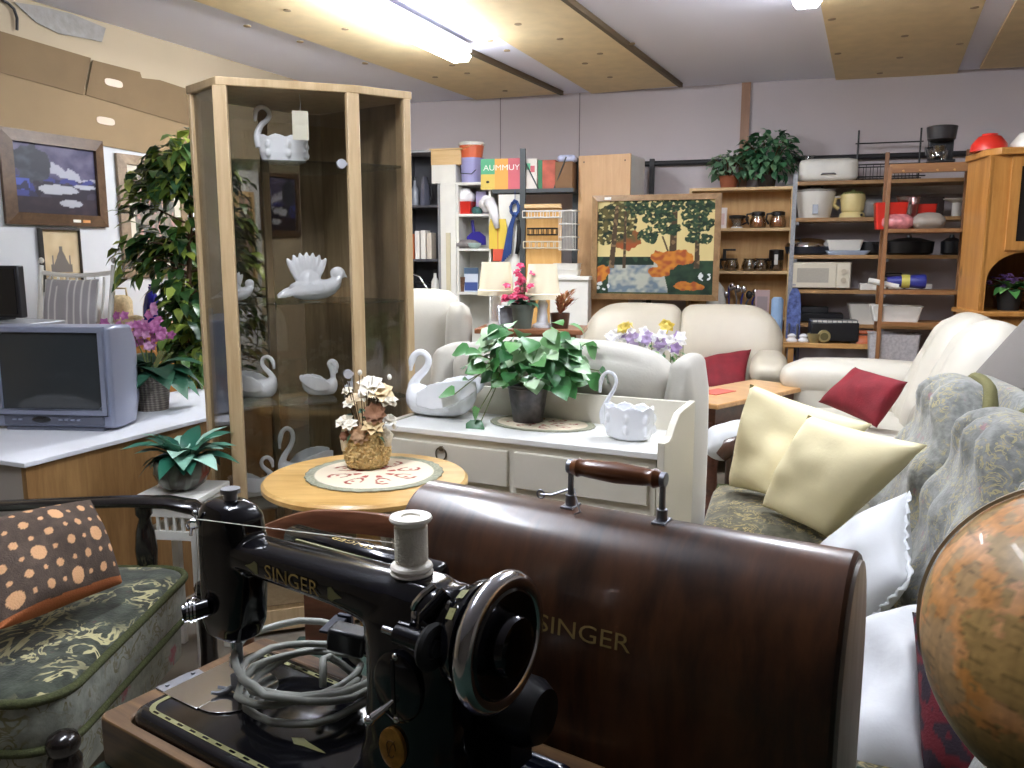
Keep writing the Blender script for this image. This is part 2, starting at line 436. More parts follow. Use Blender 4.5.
# ------------------------------------------------------------------ fluorescent lights
M_tube = emit('lit_tube', (.89, .93, 1.0), 17); M_tube_b = emit('lit_tube_bright', (.89, .93, 1.0), 24); M_tube_d = emit('lit_tube_dim', (.89, .93, 1.0), 9)
M_fix = mat('white_enamel', S(225, 225, 228), .4)
def tube_light(loc, rz, L, label, E=None):
    t = thing('fluorescent_light', label, 'ceiling light', loc, rz, None)
    mb = MB(); mb.bx(-.07, .07, 0, L, -.05, -.001); mb.build('housing', M_fix, t, bevel=.008)
    mb = MB(); mb.loft([[V((x, y, z)) for x, z in ((-.045, -.05), (.045, -.05), (.072, -.08), (.05, -.11), (-.05, -.11), (-.072, -.08))] for y in (.03, L-.03)])
    mb.build('diffuser', E or M_tube, t, smooth=0); return t
pA, pB = ceil_pt(463, 42), ceil_pt(372, -6)
rz = math.degrees(math.atan2(-(pA-pB).x, (pA-pB).y))
tube_light((pA-(pA-pB).normalized()*1.45).to_tuple()[:2]+(CEIL-.022,), rz, 1.45, 'long lit fluorescent light on the ceiling above the glass cabinet', M_tube_b)
pA = ceil_pt(791, 8)
tube_light((pA.x-.52, pA.y-1.78, CEIL-.001), -19, 1.5, 'lit fluorescent light between bare ceiling and yellow sheet')
# ================================================================== sewing table, machine, its lid, cord, thread, globe
MO = V((-.493, .911, 0)); MRZ = math.degrees(math.atan2(-.557, .83))
M_jap = mat('black_japan_enamel', (.004, .004, .006), .14, spec=.3, coat=.45)
M_case = wood('bentwood_mahogany', S(38, 22, 13), S(90, 55, 32), (9, 2.2, 2.2), .34, .25, bmp=.03)
M_base = wood('worn_oak_base', S(58, 37, 22), S(128, 96, 60), (1.4, 16, 16), .4, .15)
M_green = mat('dark_green_baize', S(20, 44, 34), .9, bmp=.3, bs=300)
t = thing('work_table', 'table under the black sewing machine with a dark green baize top', 'table', MO, MRZ)
mb = MB(); mb.bx(0, 1.25, -.28, .50, .795, .82); mb.build('tabletop', M_green, t, bevel=.004)
mb = MB()
for y0, y1 in ((-.24, -.22), (.44, .46)): mb.bx(.05, 1.2, y0, y1, .70, .795)
for x0, x1 in ((.03, .05), (1.2, 1.22)): mb.bx(x0, x1, -.24, .46, .70, .795)
mb.build('apron', M_dark, t)
for x in (.06, 1.19):
    for y in (-.21, .43):
        mb = MB(); mb.loft([[V((x+a*w, y+b*w, z)) for a, b in ((-1, -1), (1, -1), (1, 1), (-1, 1))] for z, w in ((0, .018), (.7, .028), (.795, .028))]); mb.build('leg', M_dark, t)

m = thing('sewing_machine', 'old black enamelled sewing machine with gold lettering set in a wooden base', 'sewing machine', MO+V((0, 0, .82)), MRZ)
# --- wooden base
L_, D_ = .56, .247
mb = MB(); r = .012
def rrect(x0, x1, y0, y1, r, n=4):
    out = []
    for cx, cy, a0 in ((x1-r, y1-r, 0), (x0+r, y1-r, 90), (x0+r, y0+r, 180), (x1-r, y0+r, 270)):
        out += [(cx+r*math.cos(rad(a0+90*i/n)), cy+r*math.sin(rad(a0+90*i/n))) for i in range(n+1)]
    return out
o_, i_ = rrect(0, L_, 0, D_, .012), rrect(.034, L_-.022, .014, D_-.024, .02)
n = len(o_)
def ringwall(mb, o_, i_, z0, z1):
    n = len(o_)
    mb.put([(x, y, z0) for x, y in o_]+[(x, y, z1) for x, y in o_]+[(x, y, z0) for x, y in i_]+[(x, y, z1) for x, y in i_],
           [(k, (k+1) % n, n+(k+1) % n, n+k) for k in range(n)]+[(n+k, n+(k+1) % n, 3*n+(k+1) % n, 3*n+k) for k in range(n)]
           + [(3*n+k, 3*n+(k+1) % n, 2*n+(k+1) % n, 2*n+k) for k in range(n)]+[(2*n+k, 2*n+(k+1) % n, (k+1) % n, k) for k in range(n)])
ringwall(mb, o_, i_, 0, .06); mb.bx(.02, L_-.02, .012, D_-.02, .0, .02)
mb.build('base_box', M_base, m, smooth=30, bevel=.0025)
# --- bed
BX0, BX1, BY0, BY1 = .037, .405, .016, .212; BZ = .071
mb = MB(); rings = []
for z, k in ((.02, 0), (.064, 0), (.069, .002), (BZ, .006)):
    rings.append([V((x, y, z)) for x, y in rrect(BX0+k, BX1-k, BY0+k, BY1-k, .022)])
mb.loft(rings); mb.build('bed_plate', M_jap, m, smooth=50)
mb = MB(); a_, b_ = rrect(BX0+.012, BX1-.012, BY0+.012, BY1-.012, .02), rrect(BX0+.0185, BX1-.0185, BY0+.0185, BY1-.0185, .015); n = len(a_)
mb.put([(x, y, BZ+.0004) for x, y in a_]+[(x, y, BZ+.0004) for x, y in b_], [(k, (k+1) % n, n+(k+1) % n, n+k) for k in range(n)])
M_olive = mat('olive_gold_decal', S(132, 130, 84), .45)
mb.build('bed_decal', M_olive, m, smooth=0)
for k in range(14):
    for yy in (BY0+.0152, BY1-.0152):
        mb = MB(); mb.box((BX0+.035+k*.023, yy, BZ+.0008), (.009, .0025, .0004)); mb.build('decal_dash', M_jap, m, smooth=0)
mb = MB(); mb.put([(.27+x, .085+y, BZ+.0006) for x, y in ((-.028, 0), (-.016, .007), (-.004, .004), (.018, .002), (.026, 0), (.018, -.002), (-.004, -.004), (-.016, -.007))], [tuple(range(8))])
mb.build('bed_ornament', M_olive, m, smooth=0)
# slide plate and needle plate
mb = MB(); mb.bx(BX0+.001, .105, .062, .168, BZ, BZ+.0016); mb.build('slide_plate', M_metal, m, bevel=.0006)
mb = MB(); mb.prism([(.1055, .064)]+[(.112+.045*math.cos(a), .115+.051*math.sin(a)) for a in [(-PI/2)+PI*i/12 for i in range(13)]]+[(.1055, .166)], BZ, BZ+.002); mb.build('needle_plate', M_metal, m, bevel=.0005)
mb = MB(); mb.bx(.104, .13, .112, .116, BZ+.002, BZ+.0032); mb.bx(.104, .13, .122, .126, BZ+.002, BZ+.0032); mb.build('feed_dog', M_steel, m)
mb = MB(); mb.prism([(.004, .074), (.022, .074), (.03, .09), (.03, .105), (.022, .112), (.024, .132), (.008, .134), (.004, .12)], .06, .0625)
for y in (.085, .122): mb.cyl((.013, y, .0625), (.013, y, .0645), .003, n=8)
mb.build('hinge_plate', M_steel, m, bevel=.0005)
# compartment lid beside the bed
mb = MB(); mb.loft([[V((x, y, z)) for x, y in rrect(.418+k, .532-k, .022+k, .222-k, .014)] for z, k in ((.03, 0), (.062, 0), (.067, .004), (.066, .010), (.056, .016))])
mb.build('compartment_tray', mat('blue_black_enamel', (.008, .012, .03), .15, coat=.8), m, smooth=50)
# --- arm, head and pillar in one casting
def ssec(c, hy, hz, p=2.6, n=28):      # superellipse section in y,z at x=c.x
    out = []
    for i in range(n):
        a = 2*PI*i/n; cs, sn = math.cos(a), math.sin(a)
        out.append(V((c[0], c[1]+hy*math.copysign(abs(cs)**(2/p), cs), c[2]+hz*math.copysign(abs(sn)**(2/p), sn))))
    return out
def arm_sec(x):
    t_ = min(1, max(0, (x-.13)/.28))
    top = .274+.010*t_; bot = .234-.004*t_-.034*max(0, (t_-.55)/.45)**2
    return (top+bot)/2, (top-bot)/2, .0265+.008*t_
mb = MB(); rings = []
for k in range(16):
    x = .115+k*(.455-.115)/15; zc, hz, hy = arm_sec(x); rings.append(ssec((x, .12, zc), hy, hz))
mb.loft(rings)
def zsec(x0, x1, y0, y1, z, p=3.2, n=28):
    cx, cy, hx, hy = (x0+x1)/2, (y0+y1)/2, (x1-x0)/2, (y1-y0)/2; out = []
    for i in range(n):
        a = 2*PI*i/n; cs, sn = math.cos(a), math.sin(a)
        out.append(V((cx+hx*math.copysign(abs(cs)**(2/p), cs), cy+hy*math.copysign(abs(sn)**(2/p), sn), z)))
    return out
mb.loft([zsec(.080, .128, .102, .138, .141), zsec(.071, .138, .096, .144, .146), zsec(.068, .146, .091, .149, .165), zsec(.068, .152, .091, .149, .22), zsec(.068, .154, .091, .149, .27), zsec(.069, .150, .092, .148, .296), zsec(.076, .140, .098, .142, .309), zsec(.09, .124, .107, .133, .314)])
mb.loft([zsec(.326, .470, .064, .176, .066), zsec(.336, .462, .070, .170, .078), zsec(.344, .456, .076, .164, .11), zsec(.347, .454, .079, .161, .16), zsec(.346, .456, .081, .159, .2), zsec(.34, .458, .083, .157, .24), zsec(.36, .452, .089, .151, .27), zsec(.385, .435, .102, .138, .285)])
mb.cyl((.43, .12, .242), (.474, .12, .242), .040, .036, 28)
mb.build('arm', M_jap, m, smooth=180, remesh=.0026, sm=8)
def arm_front(x, z):
    zc, hz, hy = arm_sec(x); q = min(.97, abs((z-zc)/hz)); return .12-hy*(1-q**2.6)**(1/2.6)
lettering('lettering', 'SINGER', .0235, M_gold, m, lambda x, y: V((.247+x, arm_front(.247+x, .2535+y)-.0016, .2535+y-.0)), 1.12)
for sx, x0 in ((1, .304), (-1, .190)):
    mb = MB(); pts = [(0, .006), (.006, .008), (.012, .004), (.024, 0), (.012, -.004), (.006, -.008), (0, -.006)]
    mb.put([(x0+sx*x*.9, arm_front(x0+sx*x*.9, .2535+z)-.0005, .2535+z) for x, z in pts], [tuple(range(7))])
    mb.build('scroll_decal', M_olive, m, smooth=0)
# lamp bar behind the arm with its own lettering
mb = MB(); mb.loft([ssec((x, .172, .262), .016*k, .014*k, 3) for x, k in ((.155, .7), (.16, 1), (.385, 1), (.39, .7))]); mb.build('lamp_bar', M_jap, m, smooth=50)
lettering('lamp_lettering', 'SINGER', .016, M_gold, m, lambda x, y: V((.262-x, .169-y*.75, .2766-abs(y)*.12)), 1.25)
mb = MB(); mb.bx(.19, .36, .147, .150, .270, .272); mb.build('gold_line', M_olive, m, smooth=0)
# stop motion hand wheel
def xlathe(mb, prof, c, n=40):
    mb.loft([[V((c[0]+x, c[1]+r*math.cos(2*PI*i/n), c[2]+r*math.sin(2*PI*i/n))) for i in range(n)] for x, r in prof])
WC = (.5, .12, .24)
mb = MB(); xlathe(mb, [(-.040, .030), (-.038, .046), (-.026, .055), (-.018, .056), (-.016, .050)], WC); mb.build('belt_guard', M_jap, m, smooth=40)
mb = MB(); mb.put([(WC[0]-.0225, WC[1]+.0562*math.cos(a), WC[2]+.0562*math.sin(a)) for a in (1.9, 2.1, 2.3, 2.5)]+[(WC[0]-.0315, WC[1]+.0535*math.cos(a), WC[2]+.0535*math.sin(a)) for a in (1.9, 2.1, 2.3, 2.5)], [(0, 1, 5, 4), (2, 3, 7, 6)]); mb.build('guard_decal', M_olive, m, smooth=0)
hw = MB(); xlathe(hw, [(-.010, .050), (-.004, .056), (.006, .056), (.009, .050), (.004, .034), (.004, .012)], WC); w_ = hw.build('handwheel', M_jap, m, smooth=40)
mb = MB(); mb.tube([(WC[0], WC[1]+.0585*math.cos(a), WC[2]+.0585*math.sin(a)) for a in [2*PI*i/56 for i in range(56)]], .0098, 12, loop=True); mb.build('chrome_rim', M_metal, w_, smooth=180)
mb = MB(); xlathe(mb, [(.002, .030), (.014, .030), (.020, .027), (.022, .020), (.0215, .001)], WC); mb.build('clutch_knob', mat('dark_chrome', S(70, 70, 74), .12, 1), w_, smooth=40)
# bobbin winder
bw = MB(); bw.cyl((.415, .072, .245), (.452, .072, .245), .010, .011, 16); bw.cyl((.438, .082, .262), (.452, .100, .285), .007, n=10); b_o = bw.build('bobbin_winder', M_jap, m, smooth=50)
mb = MB(); mb.cyl((.397, .072, .245), (.416, .072, .245), .004, n=12); mb.build('winder_spindle', M_metal, b_o)
mb = MB(); mb.tube([(.43, .078, .272), (.435, .076, .28), (.442, .078, .289), (.45, .085, .297)], .0035, 8); mb.build('winder_catch', M_metal, b_o)
mb = MB(); xlathe(mb, [(0, .008), (0, .021), (.004, .023), (.008, .021), (.009, .012), (.007, .011), (.007, .002)], (.453, .072, .243), 24); mb.build('winder_pulley', M_blackmatt, b_o, smooth=40)
mb = MB(); mb.cyl((.455, .072, .243), (.464, .072, .243), .008, n=14); mb.build('winder_screw', M_steel, b_o)
# stitch plate, lever, screws, badge
mb = MB(); mb.loft([[V((.407+.030*k*math.cos(2*PI*i/28), y, .185+.036*k*math.sin(2*PI*i/28))) for i in range(28)] for k, y in ((1, .082), (1, .0772), (.9, .0755))]); pl = mb.build('stitch_plate', M_jap, m, smooth=40)
mb = MB(); mb.bx(.402, .406, .0745, .0757, .157, .214); mb.build('lever_slot', M_blackmatt, pl, smooth=0)
mb = MB(); mb.tube([(.404, .077, .172), (.398, .066, .164), (.390, .056, .156)], [.002, .0035, .0045], 8); mb.ell((.390, .056, .156), .0055, 10, 8); mb.build('stitch_lever', M_metal, pl)
for x, z in ((.407, .2175), (.407, .152)):
    mb = MB(); mb.ell((x, .0765, z), (.004, .003, .004), 10, 6); mb.build('plate_screw', M_metal, pl)
mb = MB(); mb.ell((.455, .098, .268), (.006, .004, .012), 12, 8); mb.build('oil_cover', M_metal, m, smooth=180)
mb = MB(); mb.ell((.428, .081, .262), (.004, .002, .008), 12, 8); mb.build('oil_cover', M_metal, m, smooth=180)
mb = MB(); mb.loft([[V((.402+.0165*k*math.cos(2*PI*i/28), y, .121+.021*k*math.sin(2*PI*i/28))) for i in range(28)] for k, y in ((1, .080), (1, .0735), (.86, .0728))]); bd = mb.build('badge', M_brass, m, smooth=40)
mb = MB()
mb.tube([(.402+.006*math.cos(a)*(1 if a < PI else .8), .0724, .121+.009*math.sin(a*1.0)) for a in [i*.35 for i in range(17)]], .0007, 6)
mb.tube([(.398, .0724, .112), (.402, .0722, .124), (.407, .0724, .131)], .0007, 6); mb.build('badge_relief', mat('dark_brass', S(120, 84, 36), .5, .5), bd)
# motor
mb = MB(); xlathe(mb, [(-.05, .012), (-.048, .028), (-.03, .036), (.02, .036), (.034, .028), (.036, .012)], (.475, .185, .135), 24); mb.box((.46, .18, .098), (.05, .04, .05)); mb.build('motor', M_black, m, smooth=40)
# front end: guides, tension, take-up, bars, foot
mb = MB()
mb.tube([(.084, .100, .286), (.074, .092, .288), (.066, .090, .284), (.064, .094, .276)], .002, 8); mb.cyl((.086, .0935, .284), (.086, .089, .300), .0025, n=8); mb.ell((.086, .089, .301), .0035, 8, 6)
mb.build('thread_guide', M_metal, m)
mb = MB(); mb.tube([(.081, .12, .262), (.066, .118, .266), (.058, .113, .272), (.052, .106, .270), (.056, .102, .264)], .0024, 8); mb.build('take_up_lever', M_metal, m)
td = MB(); td.tube([(.095, .094, .185), (.085, .080, .182), (.078, .070, .18)], [.011, .011, .010], 16); tdo = td.build('tension_assembly', M_jap, m)
mb = MB()
for k, rr in enumerate((.013, .014, .012, .009)):
    p = V((.085, .082, .182))+V((-.55, -.83, 0)).normalized()*(.004*k); mb.cyl(p, p+V((-.55, -.83, 0)).normalized()*.0022, rr, n=18)
mb.tube([(.09, .088, .193), (.085, .082, .2), (.078, .078, .196), (.074, .076, .186)], .0015, 6)
mb.build('tension_disc', M_metal, tdo)
mb = MB(); mb.cyl((.112, .12, .305), (.112, .12, .322), .009, .0075, 16); mb.cyl((.112, .12, .322), (.112, .12, .3275), .0115, n=16); mb.build('pressure_screw', M_steel, m, smooth=40)
mb = MB(); mb.ell((.125, .105, .3085), (.006, .005, .003), 10, 6); mb.build('oil_hole_screw', M_steel, m)
mb = MB(); mb.cyl((.118, .116, .09), (.118, .116, .16), .0045, n=12); mb.build('presser_bar', M_steel, m)
mb = MB(); mb.cyl((.105, .118, .108), (.105, .118, .16), .0040, n=12); mb.cyl((.105, .118, .102), (.105, .118, .114), .0065, n=10); mb.cyl((.105, .118, .074), (.105, .118, .104), .0011, n=6); mb.build('needle_bar', M_metal, m)
mb = MB(); mb.box((.116, .114, .088), (.012, .014, .018)); mb.tube([(.113, .112, .083), (.108, .104, .077), (.103, .096, .0755), (.097, .088, .078)], [.004, .0035, .003, .002], 8)
mb.tube([(.109, .114, .08), (.101, .108, .0755), (.094, .1, .079)], .0022, 6); mb.cyl((.1255, .114, .088), (.134, .114, .088), .004, n=8); mb.build('presser_foot', M_steel, m)
mb = MB(); mb.lathe([(.0, 0), (.021, 0), (.022, .002), (.02, .004), (.004, .0045)], 24, (.392, .12, .2845), sx=1.0, sy=1.0); mb.cyl((.392, .12, .287), (.392, .12, .330), .002, n=8); mb.build('spool_pin', mat('white_felt', S(214, 208, 196), .8), m, smooth=40)

# ------------------------------------------------------------------ spool of thread on the pin
M_sp = mat('ivory_plastic', S(242, 236, 222), .4); M_th = mat('cream_thread', S(240, 234, 218), .8, bmp=.5, bs=500)
R3 = MX.Rotation(rad(MRZ), 4, 'Z')
def mloc(x, y, z): return MO+V((0, 0, .82))+(R3 @ V((x, y, z)))
sp = thing('thread_spool', 'ivory spool of cream thread standing on top of the black sewing machine', 'thread spool', mloc(.392, .12, .2895), MRZ)
mb = MB(); mb.lathe([(.003, 0), (.0205, 0), (.0215, .002), (.0205, .0045), (.0145, .008), (.0145, .046), (.020, .0495), (.0215, .052), (.0205, .0545), (.010, .0545), (.009, .0525), (.003, .0525)], 32); mb.build('spool_body', M_sp, sp, smooth=35)
mb = MB(); prof = [(.0148, .0085)]
for k in range(26): prof += [(.0168 if k % 2 else .0163, .009+k*.0014)]
mb.lathe(prof+[(.0148, .0455)], 32); mb.build('thread', M_th, sp, smooth=60)
I3 = R3.inverted()
mb = MB(); mb.tube([V(p)-V((.392, .12, .2895)) for p in ((.378, .110, .316), (.24, .1, .305), (.086, .0885, .2935), (.0845, .090, .24), (.085, .084, .198))], .0006, 5); mb.build('loose_thread', M_th, sp)

# ------------------------------------------------------------------ coiled cord on the bed
M_cord = mat('grey_cable', S(150, 152, 144), .5)
cd = thing('coiled_cable', 'coiled grey power cord lying on the black machine bed', 'cable', mloc(.19, .165, BZ), MRZ)
pts = []; r2 = random.Random(5)
NL = 5
for k in range(NL*22+1):
    a = 2*PI*k/22; lp = k/22
    rr = .080+.010*math.sin(lp*1.7+.6)+.003*r2.uniform(-1, 1)
    pts.append((rr*math.cos(a)*1.0+.012*math.sin(lp*2.3), rr*math.sin(a)*1.02+.008*math.cos(lp*1.3), .010+.0072*lp+.005*math.sin(a*1.0+lp)*(1+lp*.3)))
mb = MB(); mb.tube(pts, .0046, 8)
mb.tube([(.04, -.02, .03), (.02, .0, .05), (.015, .015, .045), (.02, .03, .03), (.05, .03, .02)], .0046, 8)
mb.build('cable', M_cord, cd, smooth=180)
mb = MB(); mb.box((.012, .052, .052), (.05, .03, .03), (0, 8, 20)); mb.box((.045, .060, .05), (.02, .022, .022), (0, 8, 20)); mb.build('plug', M_black, cd, bevel=.004)
mb = MB(); mb.box((-.012, .072, .036), (.020, .006, .075), (6, 0, 14)); mb.box((-.012, .050, .066), (.020, .04, .004), (6, 0, 14)); mb.build('tie_strap', mat('navy_strap', S(36, 38, 52), .6), cd, bevel=.001)

# ------------------------------------------------------------------ bentwood lid standing behind the machine
ca, cb = at(427, 485, 1.06).to_2d(), at(858, 552, .79).to_2d(); dv = cb-ca
CL = dv.length; CRZ = math.degrees(math.atan2(dv.y, dv.x)); cm = (ca+cb)/2
cs = thing('machine_case', 'dark bentwood lid of the sewing machine with carrying handle and gold lettering', 'case', (cm.x, cm.y, .82), CRZ)
CW, CS_, CH = .088, .135, .305
def case_prof(k=0.0, n=22):
    out = [V((-CW+k, 0)), V((-CW+k, CS_*.5))]
    for i in range(n+1):
        a = PI-PI*i/n; c_, s_ = math.cos(a), math.sin(a)
        out.append(V(((CW-k)*math.copysign(abs(c_)**(2/2.25), c_), CS_+(CH-CS_-k)*abs(s_)**(2/2.25))))
    out += [V((CW-k, CS_*.5)), V((CW-k, 0))]
    return out
pr = case_prof(); h = CL/2
mb = MB(); mb.loft([[V((x, p.x, p.y)) for p in case_prof(k)] for x, k in ((-h, .003), (-h+.004, 0), (h-.004, 0), (h, .003))], cap=True)
mb.build('shell', M_case, cs, smooth=35)
M_endp = wood('pale_worn_sheen_end', S(150, 140, 128), S(196, 190, 182), (9, 9, 1.4), .4)  # wear and a reflected sheen both put into the pale end colour
for s in (-1, 1):
    mb = MB(); mb.loft([[V((s*(h+x), p.x, p.y)) for p in case_prof(k)] for x, k in ((-.001, .008), (.0035, .009), (.004, .012))]); mb.build('end_panel', M_endp, cs, smooth=35)
def case_pt(x, z, off=.0006):
    q = min(.999, max(0, (z-CS_)/(CH-CS_))); c_ = (1-q**2.25)**(1/2.25); return V((x, -CW*c_-off, z))
lettering('case_lettering', 'SINGER', .027, mat('faded_gold', S(150, 128, 78), .45, .2), cs, lambda x, y: case_pt(.004+x, .192+y), 1.25)
# handle
hx0, hx1, hz = -.052, .058, CH
hd = MB(); prof = [(0, .0085), (.008, .0115), (.012, .0095), (.02, .0105), (.055, .0125), (.09, .0105), (.098, .0095), (.102, .0115), (.11, .0085)]
hd.loft([[V((hx0+x, r*math.cos(2*PI*i/18), hz+.048+r*math.sin(2*PI*i/18))) for i in range(18)] for x, r in prof]); ho = hd.build('handle_grip', wood('turned_handle', S(84, 44, 20), S(132, 78, 40), (2, 14, 14), .3, .4), cs, smooth=40)
for x in (hx0-.002, hx1+.002):
    mb = MB(); mb.tube([(x, 0, hz-.004), (x, 0, hz+.03), (x, 0, hz+.05)], [.0042, .0036, .0036], 10); mb.cyl((x-.004, 0, hz+.048), (x+.004, 0, hz+.048), .0085, n=14)
    mb.box((x, 0, hz-.001), (.016, .026, .005)); mb.cyl((x, 0, hz), (x, 0, hz+.014), .0065, n=12)
    mb.build('handle_bracket', M_steel, cs, bevel=.0008)
mb = MB(); mb.tube([(hx0-.004, -.004, hz+.02), (hx0-.022, -.012, hz+.013), (hx0-.036, -.012, hz+.012)], .0016, 6); mb.tube([(hx0-.036+.005*math.cos(a), -.012, hz+.012+.005*math.sin(a)) for a in [i*PI/6 for i in range(12)]], .0012, 6, loop=True)
mb.tube([(hx0, .004, hz+.02), (hx0+.012, -.012, hz+.01), (hx0+.02, -.02, hz+.001), (hx0+.014, -.024, hz-.002)], .0013, 6); mb.build('tied_key', M_steel, cs)

# ------------------------------------------------------------------ globe
gc = at(1107, 650, .72); gr = .156
g = thing('globe', 'large old desk globe with faded orange and ochre continents', 'globe', (gc.x, gc.y, .82))
gz = gc.z-.82
mb = MB(); mb.lathe([(.088, 0), (.09, .008), (.07, .02), (.02, .03), (.012, .05), (.012, gz-gr-.012)], 28); mb.build('stand', M_dark, g, smooth=40)
mb = MB(); mb.ell((0, 0, gz), gr, 240, 150)
def globe_col(c):
    p = (V(c)-V((0, 0, gz))).normalized()
    a = NZ.fractal(p*2.0+V((3.1, .4, 1.7)), .9, 2.1, 7); b = NZ.noise(p*5.5+V((7, 1, 2))); d = NZ.noise(p*24)
    sea = V(S(172, 138, 82)); land = V(S(206, 142, 72)); l2 = V(S(214, 158, 106)); gr_ = V(S(160, 146, 112))
    e = sea
    if a > -.08: e = land.lerp(l2, max(0, min(1, .5+b*1.6)))
    if a > .24: e = e.lerp(gr_, .6)
    lat = math.degrees(math.asin(max(-1, min(1, p.z)))); 
    k = .82+.28*d
    lon = math.degrees(math.atan2(p.y, p.x)); rw = math.floor(lat/3.2); ph = lat/3.2-rw
    if .3 < ph < .62 and NZ.noise(V((lon*.11, rw*3.7, 2))) > .12 and NZ.noise(V((lon*1.3, rw*5.1, 4))) > -.25: k *= .6
    if min(lon % 15, 15-lon % 15) < .35 or min(lat % 15, 15-lat % 15) < .3: k *= .86
    if abs(a+.08) < .02: k *= .75
    return tuple(e*k)
paint(mb.build('sphere', attrmat('globe_map', .42, coat=.1), g, smooth=180), globe_col)
tl = Euler((0, rad(23), rad(144))).to_matrix()
mb = MB(); n = 60; 
ring = []
for i in range(n+1):
    a = -PI/2+PI*i/n; ring.append((math.cos(a), math.sin(a)))
mb.loft([[V((0, 0, gz))+tl @ V((rr*c_, w_*.5, rr*s_)) for rr, w_ in ((gr+.0015, .006), (gr+.005, .006), (gr+.005, -.006), (gr+.0015, -.006))] for c_, s_ in ring], cap=True)
mb.build('meridian_arm', mat('smoky_meridian', S(150, 136, 112), .3), g, smooth=40)
for s in (-1, 1):
    p = V((0, 0, gz))+tl @ V((0, 0, s*(gr+.004))); q = V((0, 0, gz))+tl @ V((0, 0, s*(gr-.004)))
    mb = MB(); mb.cyl(q, p, .006, n=10); mb.build('axis_pin', M_brass, g)
# ================================================================== left side: desk, television, chairs, plants
def U(loc, px):  # helper kept for readability of pixel notes
    return loc
# ---- desk with a white top
dk = atz(25, 462, .74)
d = thing('desk', 'wood-sided desk with a chipped white top under the television', 'desk', (dk.x, dk.y, 0), -22)
M_topw = mat('white_laminate', S(226, 228, 234), .4, vary=.03)
M_maple = wood('honey_oak', S(128, 92, 52), S(168, 130, 82), (8, 8, 1.1), .45, .1)
mb = MB(); mb.bx(-.62, .012, -.012, 1.42, .722, .74); mb.build('desk_top', M_topw, d, bevel=.003)
mb = MB(); mb.bx(-.022, 0, .0, 1.4, 0, .722); mb.build('side_panel', M_maple, d)
mb = MB(); mb.bx(-.60, -.58, .0, 1.4, 0, .722); mb.build('side_panel', M_maple, d)
mb = MB(); mb.bx(-.58, -.022, .004, .02, .04, .722); mb.build('front_panel', mat('grey_panel', S(176, 168, 160), .5), d)
mb = MB(); mb.bx(-.58, -.022, 1.38, 1.4, .04, .722); mb.build('back_panel', M_maple, d)
# ---- television
tv = thing('television', 'silver tube television with a dark screen on the white-topped desk', 'television', (-1.79, 3.18, .74), -5)
M_tv = mat('silver_plastic', S(142, 148, 168), .35, .25); M_tvd = mat('grey_plastic', S(96, 100, 114), .45, .1)
mb = MB(); mb.loft([[V((x, y, z)) for x, z in ((-w, b), (w, b), (w, t), (-w, t))] for y, w, b, t in ((0, .245, .012, .405), (.05, .25, .008, .41), (.16, .245, .01, .405), (.34, .16, .06, .33), (.38, .14, .08, .30))])
mb.build('cabinet_shell', M_tv, tv, bevel=.012, seg=3)
mb = MB(); rect_frame(mb, .41, .30, .024, -.012, .01, .085); mb.build('bezel', M_tv, tv, bevel=.004)
mb = MB(); mb.grid(lambda u, v: V((-.207+.414*u, -.014*(1-(2*u-1)**2)*(1-(2*v-1)**2)+.0, .083+.304*v)), 16, 12); mb.build('screen', mat('dark_screen', S(52, 56, 58), .1, coat=.6), tv, smooth=180)
mb = MB(); mb.bx(-.205, .205, -.006, .01, .022, .068); mb.build('control_strip', M_tvd, tv, bevel=.003)
for x in (-.16, -.135, .03, .055, .08, .105):
    mb = MB(); mb.box((x, -.008, .044), (.015, .006, .007)); mb.build('button', M_tv, tv, bevel=.001)
mb = MB(); mb.ell((-.05, -.006, .044), (.04, .006, .012), 16, 8); mb.build('sensor_window', M_black, tv)
mb = MB(); mb.bx(-.2, .2, .0, .16, 0, .012); mb.build('foot_plinth', M_tvd, tv)
# ---- dark monitor and player further back on a cabinet
st = thing('media_cabinet', 'low dark cabinet hidden behind the tube television', 'cabinet', (-2.24, 3.62, 0), -18)
mb = MB(); mb.bx(-.26, .26, -.11, .11, .06, 1.08); mb.build('carcass', M_dark, st, bevel=.004)
for k in range(4):
    mb = MB(); mb.box(((-.22, .22)[k % 2], (-.08, .08)[k // 2], .03), (.04, .04, .06)); mb.build('foot', M_dark, st)
for s in (-1, 1):
    mb = MB(); mb.bx(.005*s if s > 0 else -.25, .25 if s > 0 else -.005, -.122, -.11, .1, 1.05); dd = mb.build('door', M_dark, st, bevel=.003)
    mb = MB(); mb.ell((s*.03, -.132, .6), .012, 10, 8); mb.build('knob', M_steel, dd)
py = thing('disc_player', 'flat silver disc player under the black monitor', 'player', (-2.21, 3.60, 1.08), -18)
mb = MB(); mb.bx(-.25, .24, -.12, .1, .006, .06); mb.build('player_body', mat('player_silver', S(150, 152, 156), .35, .5), py, bevel=.006)
mb = MB(); mb.bx(-.08, .08, -.122, -.118, .028, .034); mb.build('disc_tray', M_steel, py)
for x in (-.2, .18):
    mb = MB(); mb.box((x, 0, .003), (.03, .2, .006)); mb.build('foot', M_blackmatt, py)
mo = thing('monitor', 'black flat monitor standing on the silver disc player behind the tube television', 'monitor', (-2.30, 3.62, 1.14), -12)
mb = MB(); mb.bx(-.22, .2, -.02, .02, .012, .235); mb.build('monitor_body', M_black, mo, bevel=.006)
mb = MB(); mb.bx(-.205, .185, -.0225, -.02, .028, .222); mb.build('screen', mat('unlit_screen', S(14, 16, 24), .12), mo)
mb = MB(); mb.bx(-.1, .1, -.06, .06, 0, .012); mb.build('stand', M_black, mo, bevel=.003)
